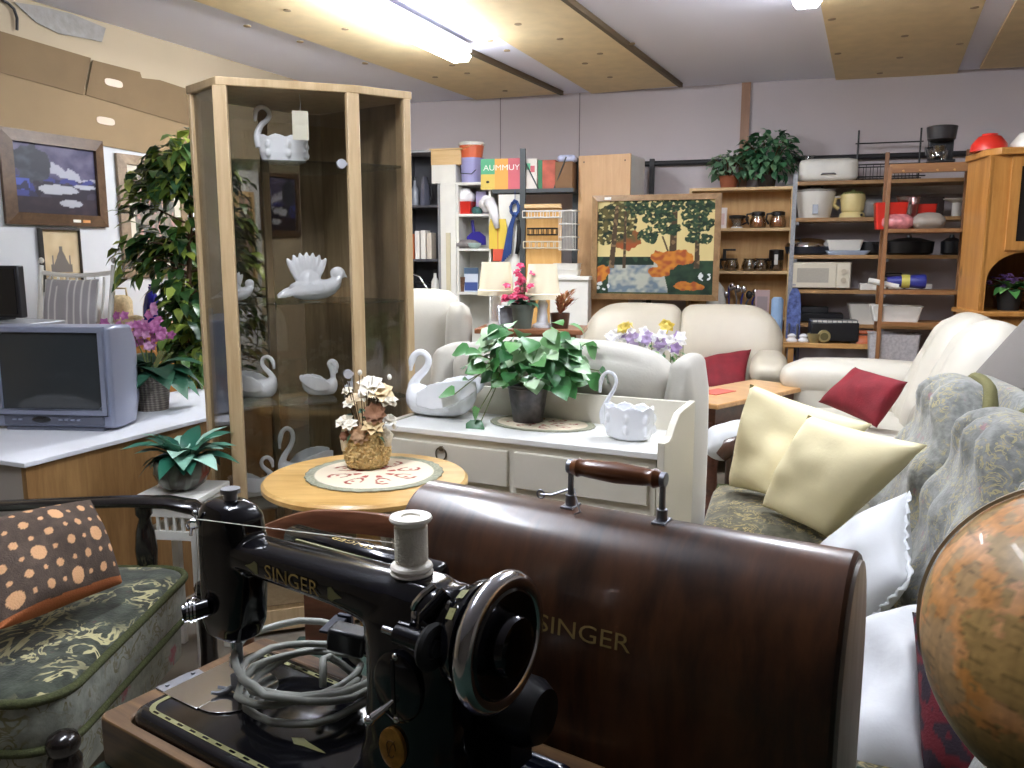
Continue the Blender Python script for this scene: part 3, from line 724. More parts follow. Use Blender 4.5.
# ---- plants: generic leaf cloud
def foliage(mb, c, R, n, L, W, seed, up=.4, shell=.55, fold=.3, droop=.4, k=4):
    r = random.Random(seed)
    for _ in range(n):
        while True:
            q = V((r.uniform(-1, 1), r.uniform(-1, 1), r.uniform(-1, 1)))
            if shell < q.length < 1: break
        p = V(c)+V((q.x*R[0], q.y*R[1], q.z*R[2]))
        dr = V((q.x, q.y, q.z*.4+r.uniform(-.5, .3)))+V((r.uniform(-.5, .5), r.uniform(-.5, .5), 0)); s = r.uniform(.7, 1.2)
        mb.leaf(p, dr, V((r.uniform(-.4, .4), r.uniform(-.4, .4), 1)), L*s, W*s, fold, droop, k)
def rosette(mb, c, n, L, W, seed, tilt=(10, 60), r0=.02, fold=.25, droop=.5, k=5):
    r = random.Random(seed)
    for i in range(n):
        a = i*2.399+r.uniform(-.3, .3); e = rad(r.uniform(*tilt)); s = r.uniform(.75, 1.15)
        dd = V((math.cos(a)*math.cos(e), math.sin(a)*math.cos(e), math.sin(e)))
        mb.leaf(V(c)+V((math.cos(a)*r0, math.sin(a)*r0, r.uniform(0, .02))), dd, (0, 0, 1), L*s, W*s, fold, droop, k)
G_dark = leafmat('deep_green_leaf', [S(14, 44, 32), S(28, 74, 52), S(62, 112, 88)], .35)
G_mid = leafmat('mid_green_leaf', [S(28, 84, 40), S(64, 128, 62), S(132, 172, 104)], .4)
G_ivy = leafmat('ivy_leaf', [S(40, 96, 48), S(70, 134, 70), S(108, 164, 96), S(196, 222, 184)], .38, (.05, .4, .7, .95))
G_fig = leafmat('ficus_leaf', [S(26, 58, 32), S(62, 100, 44), S(146, 160, 66)], .35)
G_frost = leafmat('frosted_leaf', [S(18, 70, 56), S(52, 124, 100), S(170, 208, 190)], .35)
M_stem = mat('plant_stem', S(98, 108, 56), .7); M_bark = mat('brown_stem', S(86, 62, 40), .8, vary=.2, vs=30)
def pot_mesh(mb, r0, r1, h, n=28, t=.008): mb.lathe([(r0, 0), (r1, h-.012), (r1+.004, h-.01), (r1+.004, h), (r1-t, h), (r1-t-.004, h*.8), (.001, h*.8)], n)
# ---- pink flowering plant on the desk
p = atz(153, 409, .74)
t = thing('potted_plant', 'potted plant with pink blossoms and broad dark leaves on the white desk top', 'plant', (p.x, p.y, .74), 0)
def woven(z0, name='woven_pot', c1=S(92, 84, 78), c2=S(150, 140, 130)):
    if name in MATS: return MATS[name]
    m, nt, b = nodes(name); v = coords(nt)
    w1 = N(nt, 'ShaderNodeTexWave', Scale=z0, wave_type='BANDS', bands_direction='Z'); nt.links.new(v, w1.inputs['Vector'])
    w2 = N(nt, 'ShaderNodeTexWave', Scale=z0*.6, wave_type='BANDS', bands_direction='X'); nt.links.new(v, w2.inputs['Vector'])
    f = mixc(nt, .5, w1.outputs['Color'], w2.outputs['Color'])
    nt.links.new(ramp(nt, f, [(.3, c1), (.8, c2)]), b.inputs['Base Color']); b.inputs['Roughness'].default_value = .7; bump(nt, b, f, .5, .006)
    MATS[name] = m; return m
mb = MB(); pot_mesh(mb, .066, .082, .155); po = mb.build('pot', woven(30), t, smooth=40)
mb = MB(); mb.lathe([(.001, .125), (.072, .125), (.001, .13)], 20); mb.build('soil', M_soil, po)
mb = MB(); rosette(mb, (0, 0, .16), 24, .22, .13, 3, (5, 50), .03, .2, .6); mb.build('foliage', G_dark, t, smooth=60, recalc=False)
mb = MB(); r = random.Random(8)
for i in range(16):
    a = r.uniform(0, 6.28); mb.tube([(0.02*math.cos(a), .02*math.sin(a), .12), (.05*math.cos(a), .05*math.sin(a), .2), (.1*math.cos(a), .1*math.sin(a), .25)], .003, 5)
mb.build('stem', M_stem, t)
M_pink = leafmat('pink_petal', [S(168, 92, 146), S(192, 120, 168), S(210, 160, 194)], .6)
mb = MB()
for i in range(46):
    c = V((-.02+r.gauss(0, .055), r.gauss(0, .03)-.02, .35+r.gauss(0, .035))); blossom(mb, c, .026, 5, (r.uniform(-.5, .5), -1, r.uniform(-.2, .6)), i)
mb.build('blossom', M_pink, t, smooth=60, recalc=False)
mb = MB()
for i in range(6): a = i; mb.tube([(0, 0, .13), (.02*math.cos(a)-.01, .02*math.sin(a), .25), (.05*math.cos(a)-.02, .03*math.sin(a), .34)], .0025, 5)
mb.build('flower_stalk', M_stem, t)
# ---- white stool with a frosted leaf plant in a patterned bowl
sp_ = atz(183, 488, .62)
s_ = thing('plant_stool', 'small white square stool holding the bowl plant', 'stool', (sp_.x, sp_.y, 0), -8)
mb = MB(); mb.bx(-.115, .115, -.115, .115, .597, .62); mb.build('stool_top', M_white, s_, bevel=.004)
for x in (-.09, .09):
    for y in (-.09, .09):
        mb = MB(); mb.box((x, y, .299), (.028, .028, .597)); mb.build('leg', M_white, s_, bevel=.003)
mb = MB()
for y in (-.09, .09): mb.box((0, y, .48), (.16, .014, .03)); mb.box((0, y, .57), (.16, .014, .05))
for x in (-.09, .09): mb.box((x, 0, .48), (.014, .16, .03)); mb.box((x, 0, .57), (.014, .16, .05))
mb.build('rail', M_white, s_)
for x in (-.045, -.015, .015, .045):
    mb = MB(); mb.box((x, -.09, .525), (.01, .01, .08)); mb.build('slat', M_white, s_)
    mb = MB(); mb.box((.09, x, .525), (.01, .01, .08)); mb.build('slat', M_white, s_)
t = thing('bowl_plant', 'silvery green leafed plant in a dark patterned bowl on the white stool', 'plant', (sp_.x, sp_.y, .62), 0)
def bowl_col(c):
    n = NZ.noise(V(c)*26); k = NZ.noise(V(c)*11+V((4, 4, 4)))
    b = V(S(74, 70, 64))
    if n > .12: b = V(S(122, 128, 118))
    if k > .15 and c.z > .03 and c.z < .07: b = V(S(140, 66, 52))
    return tuple(b)
mb = MB(); mb.lathe([(.001, 0), (.05, 0), (.075, .02), (.094, .06), (.09, .095), (.084, .105), (.078, .1), (.08, .07), (.001, .07)], 48); o = mb.build('bowl', attrmat('glazed_bowl', .25, coat=.4), t, smooth=50); paint(o, bowl_col)
mb = MB(); mb.lathe([(.001, .088), (.076, .088), (.001, .094)], 20); mb.build('soil', M_soil, o)
mb = MB(); rosette(mb, (.01, 0, .1), 34, .17, .075, 12, (0, 75), .03, .25, .5); mb.build('foliage', G_frost, t, smooth=60, recalc=False)
# ---- flowered armchair with black arms
M_fl_a = floral('dark_tapestry', S(38, 42, 34), S(70, 76, 64), S(176, 168, 124), S(92, 44, 48), 10, .5, .1, bw=.075)
M_fl_s = floral('pale_tapestry', S(136, 142, 130), S(172, 176, 164), S(122, 118, 84), S(168, 86, 100), 12, .53, .24)
M_cord2 = mat('olive_cord', S(62, 66, 34), .9, vary=.3, vs=120, bmp=.6, bs=200)
ac = thing('armchair', 'flowered tapestry armchair with black lacquered wooden arms', 'armchair', (-1.0, 2.09, 0), 90)
# local: x along width (0 = middle), -y is the front (faces +X world), so local x -> +Y world
def seat_poly(w0, w1, dpt, r=.1, n=6):
    out = []
    for cx, cy, a0, rr in ((w1-r, r, -90, r), (w1-.04, dpt-.04, 0, .04), (w0+.04, dpt-.04, 90, .04), (w0+r, r, 180, r)):
        out += [V((cx+rr*math.cos(rad(a0+90*i/n)), cy+rr*math.sin(rad(a0+90*i/n)), 0)) for i in range(n+1)]
    return out
sp0 = seat_poly(-.40, .40, .70)
mid = sum(sp0, V())/len(sp0)
mb = MB(); mb.loft([[mid+(p-mid)*k+V((0, 0, z)) for p in sp0] for k, z in ((.97, .315), (1, .33), (1.0, .43), (.985, .445))], cap=False)
mb.build('seat_side', M_fl_s, ac, smooth=50)
mb = MB(); mb.loft([[mid+(p-mid)*k+V((0, 0, z)) for p in sp0] for k, z in ((.985, .444), (.93, .458), (.75, .468), (.4, .472), (.02, .473))]); mb.build('seat_cushion', M_fl_a, ac, smooth=60)
for nm, z in (('seat_piping', .443), ('lower_piping', .325)):
    mb = MB(); mb.tube([p+V((0, 0, z)) for p in sp0], .011, 8, loop=True); mb.build(nm, M_cord2, ac, smooth=180)
mb = MB(); mb.loft([[mid+(p-mid)*k+V((0, 0, z)) for p in sp0] for k, z in ((.95, .20), (.96, .318))]); mb.build('skirt_panel', M_fl_s, ac)
mb = MB(); mb.soft((0, .72, .72), (.74, .16, .66), .07, 8, (0, .02, .02), (-12, 0, 0)); mb.build('backrest', M_fl_s, ac, smooth=180)
for sx, y0 in ((1, -.05), (-1, .26)):
    mb = MB(); rings = []
    for y, z, w_, h_ in ((.80, .63, .03, .016), (.5, .645, .035, .017), (.2, .655, .038, .018), (.08, .652, .04, .02), (.0, .635, .04, .024), (-.04, .605, .038, .022), (-.05, .588, .03, .012)):
        yy = y if sx > 0 else y*.6+y0; rings.append([V((sx*.425+w_*math.cos(2*PI*i/16), yy, z+h_*math.sin(2*PI*i/16))) for i in range(16)])
    mb.loft(rings); a_o = mb.build('arm', M_ebony, ac, smooth=60)
    yq = .16 if sx > 0 else .36
    mb = MB(); mb.lathe([(.022, .33), (.024, .40), (.018, .42), (.03, .44), (.034, .50), (.028, .56), (.016, .60), (.026, .615), (.026, .645)], 18, (sx*.425, yq, 0)); mb.build('arm_post', M_ebony, a_o, smooth=50)
    mb = MB(); mb.bx(sx*.425-.02, sx*.425+.02, .72, .78, .2, .64); mb.build('arm_support', M_ebony, a_o)
for sx in (-1, 1):
    mb = MB(); mb.lathe([(.012, .045), (.03, .06), (.034, .08), (.022, .11), (.03, .13), (.026, .2), (.03, .33), (.036, .36), (.036, .375), (.028, .39), (.034, .402), (.036, .415), (.03, .43), (.016, .438), (.001, .441)], 20, (sx*.425, -.02, -.045)); mb.build('leg', M_ebony, ac, smooth=50)
    mb = MB(); mb.bx(sx*.33-.02, sx*.33+.02, .66, .70, 0, .21); mb.build('leg', M_ebony, ac)
# crocheted cushion on it
M_cr = attrmat('crochet', .9, .5, 260)
co_ = [at(0, 630, 1.80), at(122, 583, 2.16), at(90, 500, 2.22), at(-62, 532, 1.9)]
mb = pill4(*co_, .15, n=120, pin=.03, seed=4, wr=.006); cc = sum((V(q) for q in co_), V())/4; localise(mb, MX.Translation(cc))
cr = mb.build('crocheted_cushion', M_cr, None, smooth=180, loc=cc, recalc=True)
tag(cr, 'peach cushion under a brown crocheted cover on the flowered armchair', 'cushion')
ex = (V(co_[1])-V(co_[0])); ey = (V(co_[3])-V(co_[0])); nx_ = ex.cross(ey).normalized(); LX, LY = ex.length, ey.length
def crochet(c):
    q = V(c)+cc-V(co_[0]); n_ = nx_.dot(V(c)); 
    A = MX(((ex.x, ey.x, nx_.x), (ex.y, ey.y, nx_.y), (ex.z, ey.z, nx_.z))).inverted() @ q
    u, v = A.x*4.4, A.y*3.6; peach = V(S(206, 158, 114)); br = V(S(84, 70, 60)); orange = V(S(178, 104, 60))
    if n_ < -.012 or A.y < .05 and n_ < .02: return tuple(orange)
    def hole(du, dv, r): 
        a, b = (u-du) % 1-.5, (v-dv) % 1-.5; return a*a+b*b < r*r
    if hole(0, 0, .23) and (math.floor(u)+math.floor(v)) % 2 == 0 or hole(0, 0, .13) or hole(.5, .5, .12) or hole(.5, 0, .07) or hole(0, .5, .07): return tuple(peach)
    if (math.floor(u)+math.floor(v)) % 2 and (int(A.x*90)+int(A.y*90)) % 2 == 0: return tuple(br*.75)
    return tuple(br*(.9+.3*NZ.noise(V(c)*60)))
paint(cr, crochet)
# ---- white spindle rocking chair
rk = thing('rocking_chair', 'white spindle-backed rocking chair with a grey striped head cushion', 'rocking chair', (-2.08, 4.28, 0), 150)
rk.location = (-2.37, 4.14, 0); rk.rotation_euler = (0, 0, rad(-4)); rk.scale = (.86, .86, .97)
# seen from behind the television: back leans away, sitter faces the camera; local -y is the front
def back_pt(x, s):        # point on the back, s along its height from the seat
    return V((x*(1-.10*(1-s)), .20+.22*s, .44+.92*s))
mb = MB(); mb.soft((0, -.02, .42), (.50, .48, .05), .024, 6); mb.build('seat', M_white, rk, smooth=180)
for s in (-1, 1):
    mb = MB(); P = [back_pt(s*.235, q/6) for q in range(7)]; mb.tube(P+[back_pt(s*.235, 1.05)], [.015, .017, .018, .017, .018, .016, .014, .015], 10)
    mb.ell(back_pt(s*.235, 1.08), .017, 10, 8); mb.build('back_post', M_white, rk, smooth=60)
mb = MB(); mb.tube([back_pt(x, 1-.02*(1-(x/.235)**2)+.01) for x in [-.235+.047*i for i in range(11)]], .015, 8, flat=.6); mb.build('crest_rail', M_white, rk, smooth=60)
for i in range(7):
    x = -.18+.06*i; mb = MB(); mb.tube([back_pt(x*.8, 0), back_pt(x, .5), back_pt(x, .98)], .0075, 8); mb.build('spindle', M_white, rk, smooth=60)
for s in (-1, 1):
    mb = MB(); mb.tube([back_pt(s*.235, .26), (s*.27, .1, .66), (s*.28, -.16, .65), (s*.28, -.24, .635)], .016, 8); mb.build('arm', M_white, rk, smooth=60)
    mb = MB(); mb.cyl((s*.26, -.2, .42), (s*.28, -.19, .64), .012, n=8); mb.build('arm_post', M_white, rk)
    for y0, y1 in ((-.19, -.25), (.17, .24)):
        mb = MB(); mb.cyl((s*.2, y0, .41), (s*.235, y1, .07), .014, .017, 8); mb.build('leg', M_white, rk)
    mb = MB(); mb.tube([(s*.235, -.42+.1*i, .022+.10*((i-4.2)/4.5)**2) for i in range(10)], .016, 8); mb.build('rocker', M_white, rk, smooth=60)
M_str = attrmat('striped_cloth', .85, .2, 120)
hc = thing('head_cushion', 'grey and white striped cushion tied to the white rocking chair', 'cushion', (0, 0, 0))
hc.location = rk.location; hc.rotation_euler = rk.rotation_euler; hc.scale = rk.scale
mb = MB(); a, b, c_, e = back_pt(-.185, .64)+V((0, -.05, 0)), back_pt(.185, .64)+V((0, -.05, 0)), back_pt(.175, .97)+V((0, -.05, 0)), back_pt(-.175, .97)+V((0, -.05, 0))
mb = pill4(a, b, c_, e, .085, n=40, pin=.03, wr=.004); o = mb.build('pad', M_str, hc, smooth=180)
paint(o, lambda c: S(232, 230, 226) if (c.x*1.0) % .042 < .006 else S(168, 164, 166))
mb = MB(); mb.tube([back_pt(-.17, .97)+V((0, -.03, 0)), back_pt(-.16, 1.0), back_pt(-.17, .95)+V((0, .02, 0))], .004, 6); mb.build('tie', M_linen, hc)
# ---- pine chest by the left wall, with things on it
chs = thing('chest_of_drawers', 'orange pine chest against the wall behind the tall plant', 'chest', (-2.02, 4.95, 0), LW)
M_op = wood('orange_pine', S(176, 110, 48), S(208, 148, 80), (1.3, 10, 10), .4, .2)
mb = MB(); mb.bx(-.42, .42, -.0, .38, .05, .98); mb.build('carcass', M_op, chs, bevel=.004)
mb = MB(); mb.bx(-.44, .44, -.02, .39, .98, 1.0); mb.build('chest_top', M_op, chs, bevel=.004)
for k in range(4):
    mb = MB(); mb.bx(-.39, .39, -.018, 0, .1+.22*k, .30+.22*k); dr = mb.build('drawer', M_op, chs, bevel=.004)
    for x in (-.2, .2):
        mb = MB(); mb.ell((x, -.03, .2+.22*k), .016, 10, 8); mb.build('knob', M_op, dr)
mb = MB(); mb.bx(-.40, .40, .01, .36, 0, .05); mb.build('plinth', M_op, chs)
ZC = 1.0
def on_chest(px, py, Y): q = at(px, py, Y); return (q.x, q.y, ZC)
t = thing('blue_vase', 'cobalt blue bottle vase with a slim neck on the pine chest', 'vase', on_chest(152, 308, 4.9), 0)
M_cob = mat('cobalt_glaze', S(36, 34, 128), .15, coat=.5)
mb = MB(); mb.lathe([(.001, 0), (.05, 0), (.055, .03), (.05, .12), (.036, .18), (.014, .215), (.009, .24), (.012, .25), (.006, .25)], 24); mb.build('vase_body', M_cob, t, smooth=60)
mb = MB(); mb.lathe([(.013, .225), (.015, .232), (.013, .238)], 16); mb.build('neck_ring', M_cob, t)
M_straw = mat('straw', S(206, 186, 146), .8, vary=.2, vs=60, bmp=.5, bs=120)
o = MB(); o.ell((0, 0, .03), (.085, .05, .03), 20, 10); o.ell((.04, 0, .06), (.05, .035, .02), 14, 8); o.ell((-.05, 0, .05), (.04, .035, .018), 12, 8)
b_ = o.build('straw_basket', M_straw, None, loc=on_chest(128, 308, 4.75), smooth=180, remesh=.01, sm=3); tag(b_, 'rounded straw basket on the pine chest beside the blue vase', 'basket')
hb = MB(); hb.soft((0, 0, .09), (.13, .10, .18), .045, 6); hb.tube([(-.04, 0, .16), (-.035, 0, .22), (.035, 0, .22), (.04, 0, .16)], .007, 8)
q = on_chest(132, 290, 5.0); h_ = hb.build('straw_hat_box', M_straw, None, loc=(q[0]-.1, q[1]+.06, ZC), smooth=180); h_.name = 'straw_handbag'; tag(h_, 'pale straw handbag standing on the pine chest against the wall', 'handbag')
t = thing('lilac_plant', 'small pot of lilac flowers on the pine chest behind the tall plant', 'plant', on_chest(182, 306, 5.0), 0)
mb = MB(); pot_mesh(mb, .05, .06, .1); mb.build('pot', M_white, t, smooth=40)
mb = MB(); rosette(mb, (0, 0, .1), 16, .14, .05, 5, (10, 70)); mb.build('foliage', G_mid, t, recalc=False)
mb = MB(); r = random.Random(3); M_lil = leafmat('lilac_petal', [S(168, 140, 190), S(196, 170, 212), S(220, 204, 228)], .6)
for i in range(34):
    c = V((r.gauss(0, .05), r.gauss(0, .05), .24+r.gauss(0, .04)))
    for k in range(5): a = k*1.257+i; mb.leaf(c, (math.cos(a), math.sin(a), .4), (0, 0, 1), .03, .026, .2, .3, 3)
mb.build('blossom', M_lil, t, recalc=False)
# ---- tall ficus
fx = thing('ficus_tree', 'tall leafy fig tree standing beside the glass cabinet', 'plant', (-1.74, 4.5, 0), 0)
mb = MB(); pot_mesh(mb, .12, .15, .28); o = mb.build('pot', mat('terracotta', S(150, 84, 54), .8), fx, smooth=40)
mb = MB(); mb.lathe([(.001, .23), (.135, .23), (.001, .24)], 20); mb.build('soil', M_soil, o)
mb = MB(); r = random.Random(21); tips = []
mb.tube([(0, 0, .2), (.02, .01, .7), (-.01, 0, 1.2), (.03, .02, 1.75), (.05, 0, 2.08)], [.02, .018, .015, .011, .006], 8)
for i in range(64):
    z = .7+1.36*r.random()**.85; a = r.uniform(0, 6.28); Lb = r.uniform(.14, .36)*(1.1-.35*(z-.7)/1.3)
    d_ = V((math.cos(a)*(.35 if z < 1.28 and math.cos(a) < 0 else 1), math.sin(a)*.8, r.uniform(.1, .5))); p0 = V((.01, .005, z)); p1 = p0+d_*Lb*.6; p2 = p0+d_*Lb+V((0, 0, -.05))
    mb.tube([p0, p1, p2], [.006, .004, .002], 5); tips += [(p1, d_), (p2, d_), ((p1+p2)/2, d_)]
mb.build('trunk', M_bark, fx, smooth=60)
mb = MB()
for p, d_ in tips:
    for k in range(9):
        q = p+V((r.gauss(0, .035), r.gauss(0, .035), r.gauss(0, .04)))
        mb.leaf(q, d_+V((r.uniform(-.9, .9), r.uniform(-.9, .9), r.uniform(-.8, .1))), (r.uniform(-.3, .3), r.uniform(-.3, .3), 1), r.uniform(.085, .14), r.uniform(.042, .066), .25, .5, 4)
mb.build('foliage', G_fig, fx, smooth=60, recalc=False, weld=False)
# ---- pictures and cardboard on the left wall
def on_left(px, py, off=.0):
    r = ray(px, py); k = .4373     # x = a + k*y
    a = -2.617-4.861*k+off*1.0914
    tt = (a)/(r.x-k*r.y); return V((r.x*tt, r.y*tt, EYE+r.z*tt))
def wall_pic(name, label, cat, px, border, fn, mframe, mmat=None, nx=80, ny=60, off=.03, mat_w=0):
    tl, tr, br, bl = [on_left(*p, off) for p in px]
    cx = (tl+tr+br+bl)/4; w = (V((tr.x-tl.x, tr.y-tl.y))).length; w2 = V((br.x-bl.x, br.y-bl.y)).length; w = (w+w2)/2; h = ((tl.z-bl.z)+(tr.z-br.z))/2
    t = thing(name, label, cat, (cx.x, cx.y, cx.z-h/2), LW)
    mb = MB(); rect_frame(mb, w-2*border, h-2*border, border, -.012, .02, border, lip=.012); mb.build('frame', mframe, t, smooth=0)
    iw, ih = w-2*border, h-2*border
    if mat_w:
        mb = MB(); rect_frame(mb, iw-2*mat_w, ih-2*mat_w, mat_w, .003, .008, border+mat_w); mb.build('mount', mmat, t, smooth=0)
    canvas(iw-2*mat_w+.004, ih-2*mat_w+.004, nx, ny, fn, 'canvas', attrmat('paint_layer', .45), t, .008, border+mat_w-.002)
    mb = MB(); mb.bx(-w/2+.01, w/2-.01, .012, .02, .01, h-.01); mb.build('backing', M_dark, t, smooth=0)
    return t, w, h
def sea_pic(u, v):
    p = V((u*3, v*3, 0)); n = NZ.fractal(p*1.6, 1, 2, 4); n2 = NZ.noise(p*3+V((5, 2, 0)))
    c = V(S(96, 92, 116)).lerp(V(S(60, 56, 84)), max(0, min(1, .5+n)))
    b = .66+.10*math.sin(u*4+.4)-.14*u+.08*n
    if abs(v-b) < .075+.04*n2 and u > .25: c = V(S(164, 164, 176))
    if v < .52+.05*n2: c = V(S(54, 58, 120)) if n2 > -.2 else V(S(40, 40, 70))
    if v < .47-.12*u*.2+.04*n and v > .24 and u > .22+.3*(.4-v): c = V(S(56, 50, 64)) if n2 > .1 else V(S(40, 36, 48))
    if (u-.52)**2/.06+(v-.36+.04*n2)**2/.005 < 1 or (u-.66)**2/.02+(v-.17)**2/.003 < 1 or (u-.85)**2/.02+(v-.43)**2/.0012 < 1: c = V(S(170, 172, 180))
    if v < .24 and not ((u-.66)**2/.02+(v-.17)**2/.003 < 1): c = V(S(42, 34, 44)).lerp(V(S(64, 48, 56)), max(0, n2))
    if (u-.2)**2/.05+(v-.72)**2/.07 < 1+.9*n2: c = V(S(46, 48, 58)).lerp(V(S(72, 76, 84)), max(0, n*1.5))
    if u < .18 and .32 < v < .5: c = V(S(70, 84, 160)) if n2 > -.05 else V(S(44, 44, 70))
    return tuple(c)
M_fr1 = wood('brown_frame', S(72, 52, 36), S(104, 80, 58), (6, 6, 6), .4)
M_fr2 = wood('taupe_frame', S(120, 100, 78), S(160, 138, 112), (6, 6, 6), .45)
t, w_, h_ = wall_pic('painting', 'brown framed abstract seascape in dark blue and white on the white wall', 'painting', [(2, 125), (106, 143), (106, 228), (3, 223)], .065, sea_pic, M_fr1)
for x, m_ in ((.17, M_white), (.235, mat('orange_sticker', S(216, 150, 90), .5))):
    mb = MB(); mb.bx(w_/2-.42+x*1.0, w_/2-.37+x*1.0, -.0075, -.002, .022, .038); mb.build('price_tag', m_, t, smooth=0)
def floral_pic(u, v):
    n = NZ.fractal(V((u*4, v*5, 1)), 1, 2, 4); n2 = NZ.noise(V((u*9, v*9, 3)))
    c = V(S(150, 140, 128)).lerp(V(S(96, 98, 92)), max(0, min(1, .5+n)))
    if n2 > .25: c = V(S(190, 150, 140))
    if n2 < -.3: c = V(S(70, 82, 64))
    return tuple(c)
wall_pic('flower_print', 'taupe framed faded print hanging behind the fig tree', 'picture', [(118, 153), (186, 162), (190, 278), (124, 275)], .06, floral_pic, M_fr2, mat('cream_mount', S(206, 198, 180), .7), off=.03, mat_w=.05)
def ship_pic(u, v):
    c = V(S(206, 188, 152)).lerp(V(S(186, 164, 128)), max(0, min(1, .5+NZ.noise(V((u*4, v*4, 0))))))
    a = abs(u-.5); 
    if .3 < v < .42+.30*max(0, 1-a*5) and a < .28 or (a < .04 and .3 < v < .72) or (abs(a-.22) < .02 and .3 < v < .58): c = V(S(110, 104, 98))
    if v < .3: c = c*.78
    return tuple(c)
wall_pic('ship_sketch', 'small thin framed grey sketch on cream paper hanging above the white rocking chair', 'picture', [(41, 227), (82, 229), (83, 292), (42, 291)], .012, ship_pic, mat('thin_dark_frame', S(70, 66, 60), .5), off=.03)
wall_pic('painting', 'dark framed mirrored painting added in place of a reflection, seen through the glass cabinet', 'painting', [(262, 168), (300, 174), (300, 236), (262, 238)], .05, lambda u, v: sea_pic(1-u, v), M_fr1, nx=40, ny=30)  # seascape repeated mirror-wise, added in place of its reflection
wall_pic('flower_print', 'pale wood framed print seen through the post side of the glass cabinet', 'picture', [(236, 190), (256, 193), (256, 282), (236, 282)], .04, floral_pic, M_beech, nx=30, ny=40)
# wall facing below the cardboard
def wall_patch(name, label, cat, pts, m, off, thick=.006):
    P = [on_left(*p, off) for p in pts]; o0 = P[0].copy(); A = rad(LW); ax = V((math.cos(A), math.sin(A), 0))
    poly = [((p-o0).dot(ax), p.z) for p in P]
    mb = MB(); mb.prism_y(poly, 0, thick); o = mb.build(name, m, None, smooth=0, loc=(o0.x, o0.y, 0), rot=LW); tag(o, label, cat); return o
M_cb1 = mat('brown_cardboard', S(122, 100, 70), .8, vary=.06, vs=5); M_cb2 = mat('lighter_cardboard', S(144, 121, 89), .8, vary=.05, vs=4)
o = wall_patch('white_wall_board', 'white board facing on the lower wall behind the pictures', 'wall board', [(-60, 80), (262, 172), (262, 560), (-60, 560)], mat('white_wall_paint', S(204, 206, 208), .7, vary=.02), .004, .003)
struct(o); o.name = 'trim_20'
for k in ('label', 'category'): del o[k]
wall_patch('cardboard_sheet', 'plain lighter cardboard sheet with an oval hand hole, lower of two on the wall', 'cardboard', [(-40, 52), (215, 128), (215, 166), (-40, 120)], M_cb2, .012, .004)
wall_patch('cardboard_sheet', 'darker folded cardboard flap at the corner, upper on the wall', 'cardboard', [(-30, 22), (91, 58), (83, 95), (-30, 64)], M_cb1, .018, .005)
wall_patch('cardboard_sheet', 'darker cardboard flap with a pale hand hole, upper on the wall beside the glass cabinet', 'cardboard', [(93, 60), (140, 72), (142, 78), (160, 80), (215, 98), (215, 133), (86, 95)], M_cb1, .018, .005)
for i, (px, py) in enumerate(((114, 83), (106, 121))):
    q = on_left(px, py, .02 if i == 0 else .014); mb = MB(); mb.loft([[V((.065*math.copysign(abs(math.cos(a))**.6, math.cos(a)), y, .022*math.copysign(abs(math.sin(a))**.6, math.sin(a)))) for a in [2*PI*k/24 for k in range(24)]] for y in (0, .004)])
    tag(mb.build('hand_hole_patch', mat('pale_hole', S(224, 204, 184), .8), None, smooth=0, loc=q, rot=LW), ['pale hand hole in the darker cardboard flap', 'pale hand hole in the lighter cardboard sheet'][i], 'hand hole')

o = wall_patch('plastic_sheet', 'crumpled grey plastic sheet pinned high on the wall by the ceiling', 'plastic sheet', [(14, 2), (40, 6), (72, 14), (106, 28), (102, 42), (84, 38), (60, 34), (36, 22)], mat('grey_plastic_film', S(150, 146, 140), .25, vary=.15, vs=20, bmp=.8, bs=30), .012, .004)
mb = MB(); mb.tube([on_left(px, py, .02) for px, py in ((2, 0), (8, 3), (14, 9), (17, 18), (17, 30))], .008, 8); tag(mb.build('wall_cable', M_black, None, smooth=60), 'thin dark cable looping down the wall by the ceiling corner', 'cable')
# ================================================================== glass cabinet with porcelain swans
LA, AA, BB, RR_ = V((-1.14, 3.07)), V((-.985, 2.91)), V((-.567, 3.05)), V((-.388, 3.17))
dvv = (BB-AA).normalized(); CABZ = math.degrees(math.atan2(dvv.y, dvv.x)); CABH = 2.012
cab = thing('display_cabinet', 'tall corner display cabinet with pale wood posts and smoky glass panes', 'display cabinet', ((AA.x+BB.x)/2, (AA.y+BB.y)/2, 0), CABZ)
Ic = MX.Rotation(rad(-CABZ), 4, 'Z')
def cl(p): q = Ic @ (V((p.x, p.y, 0))-V(((AA.x+BB.x)/2, (AA.y+BB.y)/2, 0))); return V((q.x, q.y))
l, a, b, r_ = cl(LA), cl(AA), cl(BB), cl(RR_)
apex = V((.0, .52)); lb = V((l.x+.02, l.y+.09)); rb = V((r_.x-.02, r_.y+.09))
apexL, apexR = V((.07, .50)), V((.16, .49))
M_cabw = wood('pale_ash_trim', S(176, 148, 108), S(206, 180, 140), (14, 14, 1.0), .4, .1)
def inset(poly, k):
    c = sum(poly, V((0, 0)))/len(poly); return [c+(p-c)*k for p in poly]
outline = [l, a, b, r_, rb, apexR, apexL, lb]
mb = MB(); mb.prism([tuple(p) for p in inset(outline, 1.05)], CABH-.028, CABH); mb.build('cabinet_top', M_cabw, cab, bevel=.003)
mb = MB(); mb.prism([tuple(p) for p in outline], .02, .10); mb.build('plinth', M_cabw, cab)
mb = MB(); mb.prism([tuple(p) for p in inset(outline, .97)], .10, .118); mb.build('cabinet_floor', M_cabw, cab)
def upright(p, d, w, th, name='post', z0=.1, z1=CABH-.028, m=None):
    d = d.normalized(); n_ = V((-d.y, d.x)); mb = MB()
    mb.prism([tuple(q) for q in (p-d*w/2-n_*th/2, p+d*w/2-n_*th/2, p+d*w/2+n_*th/2, p-d*w/2+n_*th/2)], z0, z1); return mb.build(name, m or M_cabw, cab, bevel=.003)
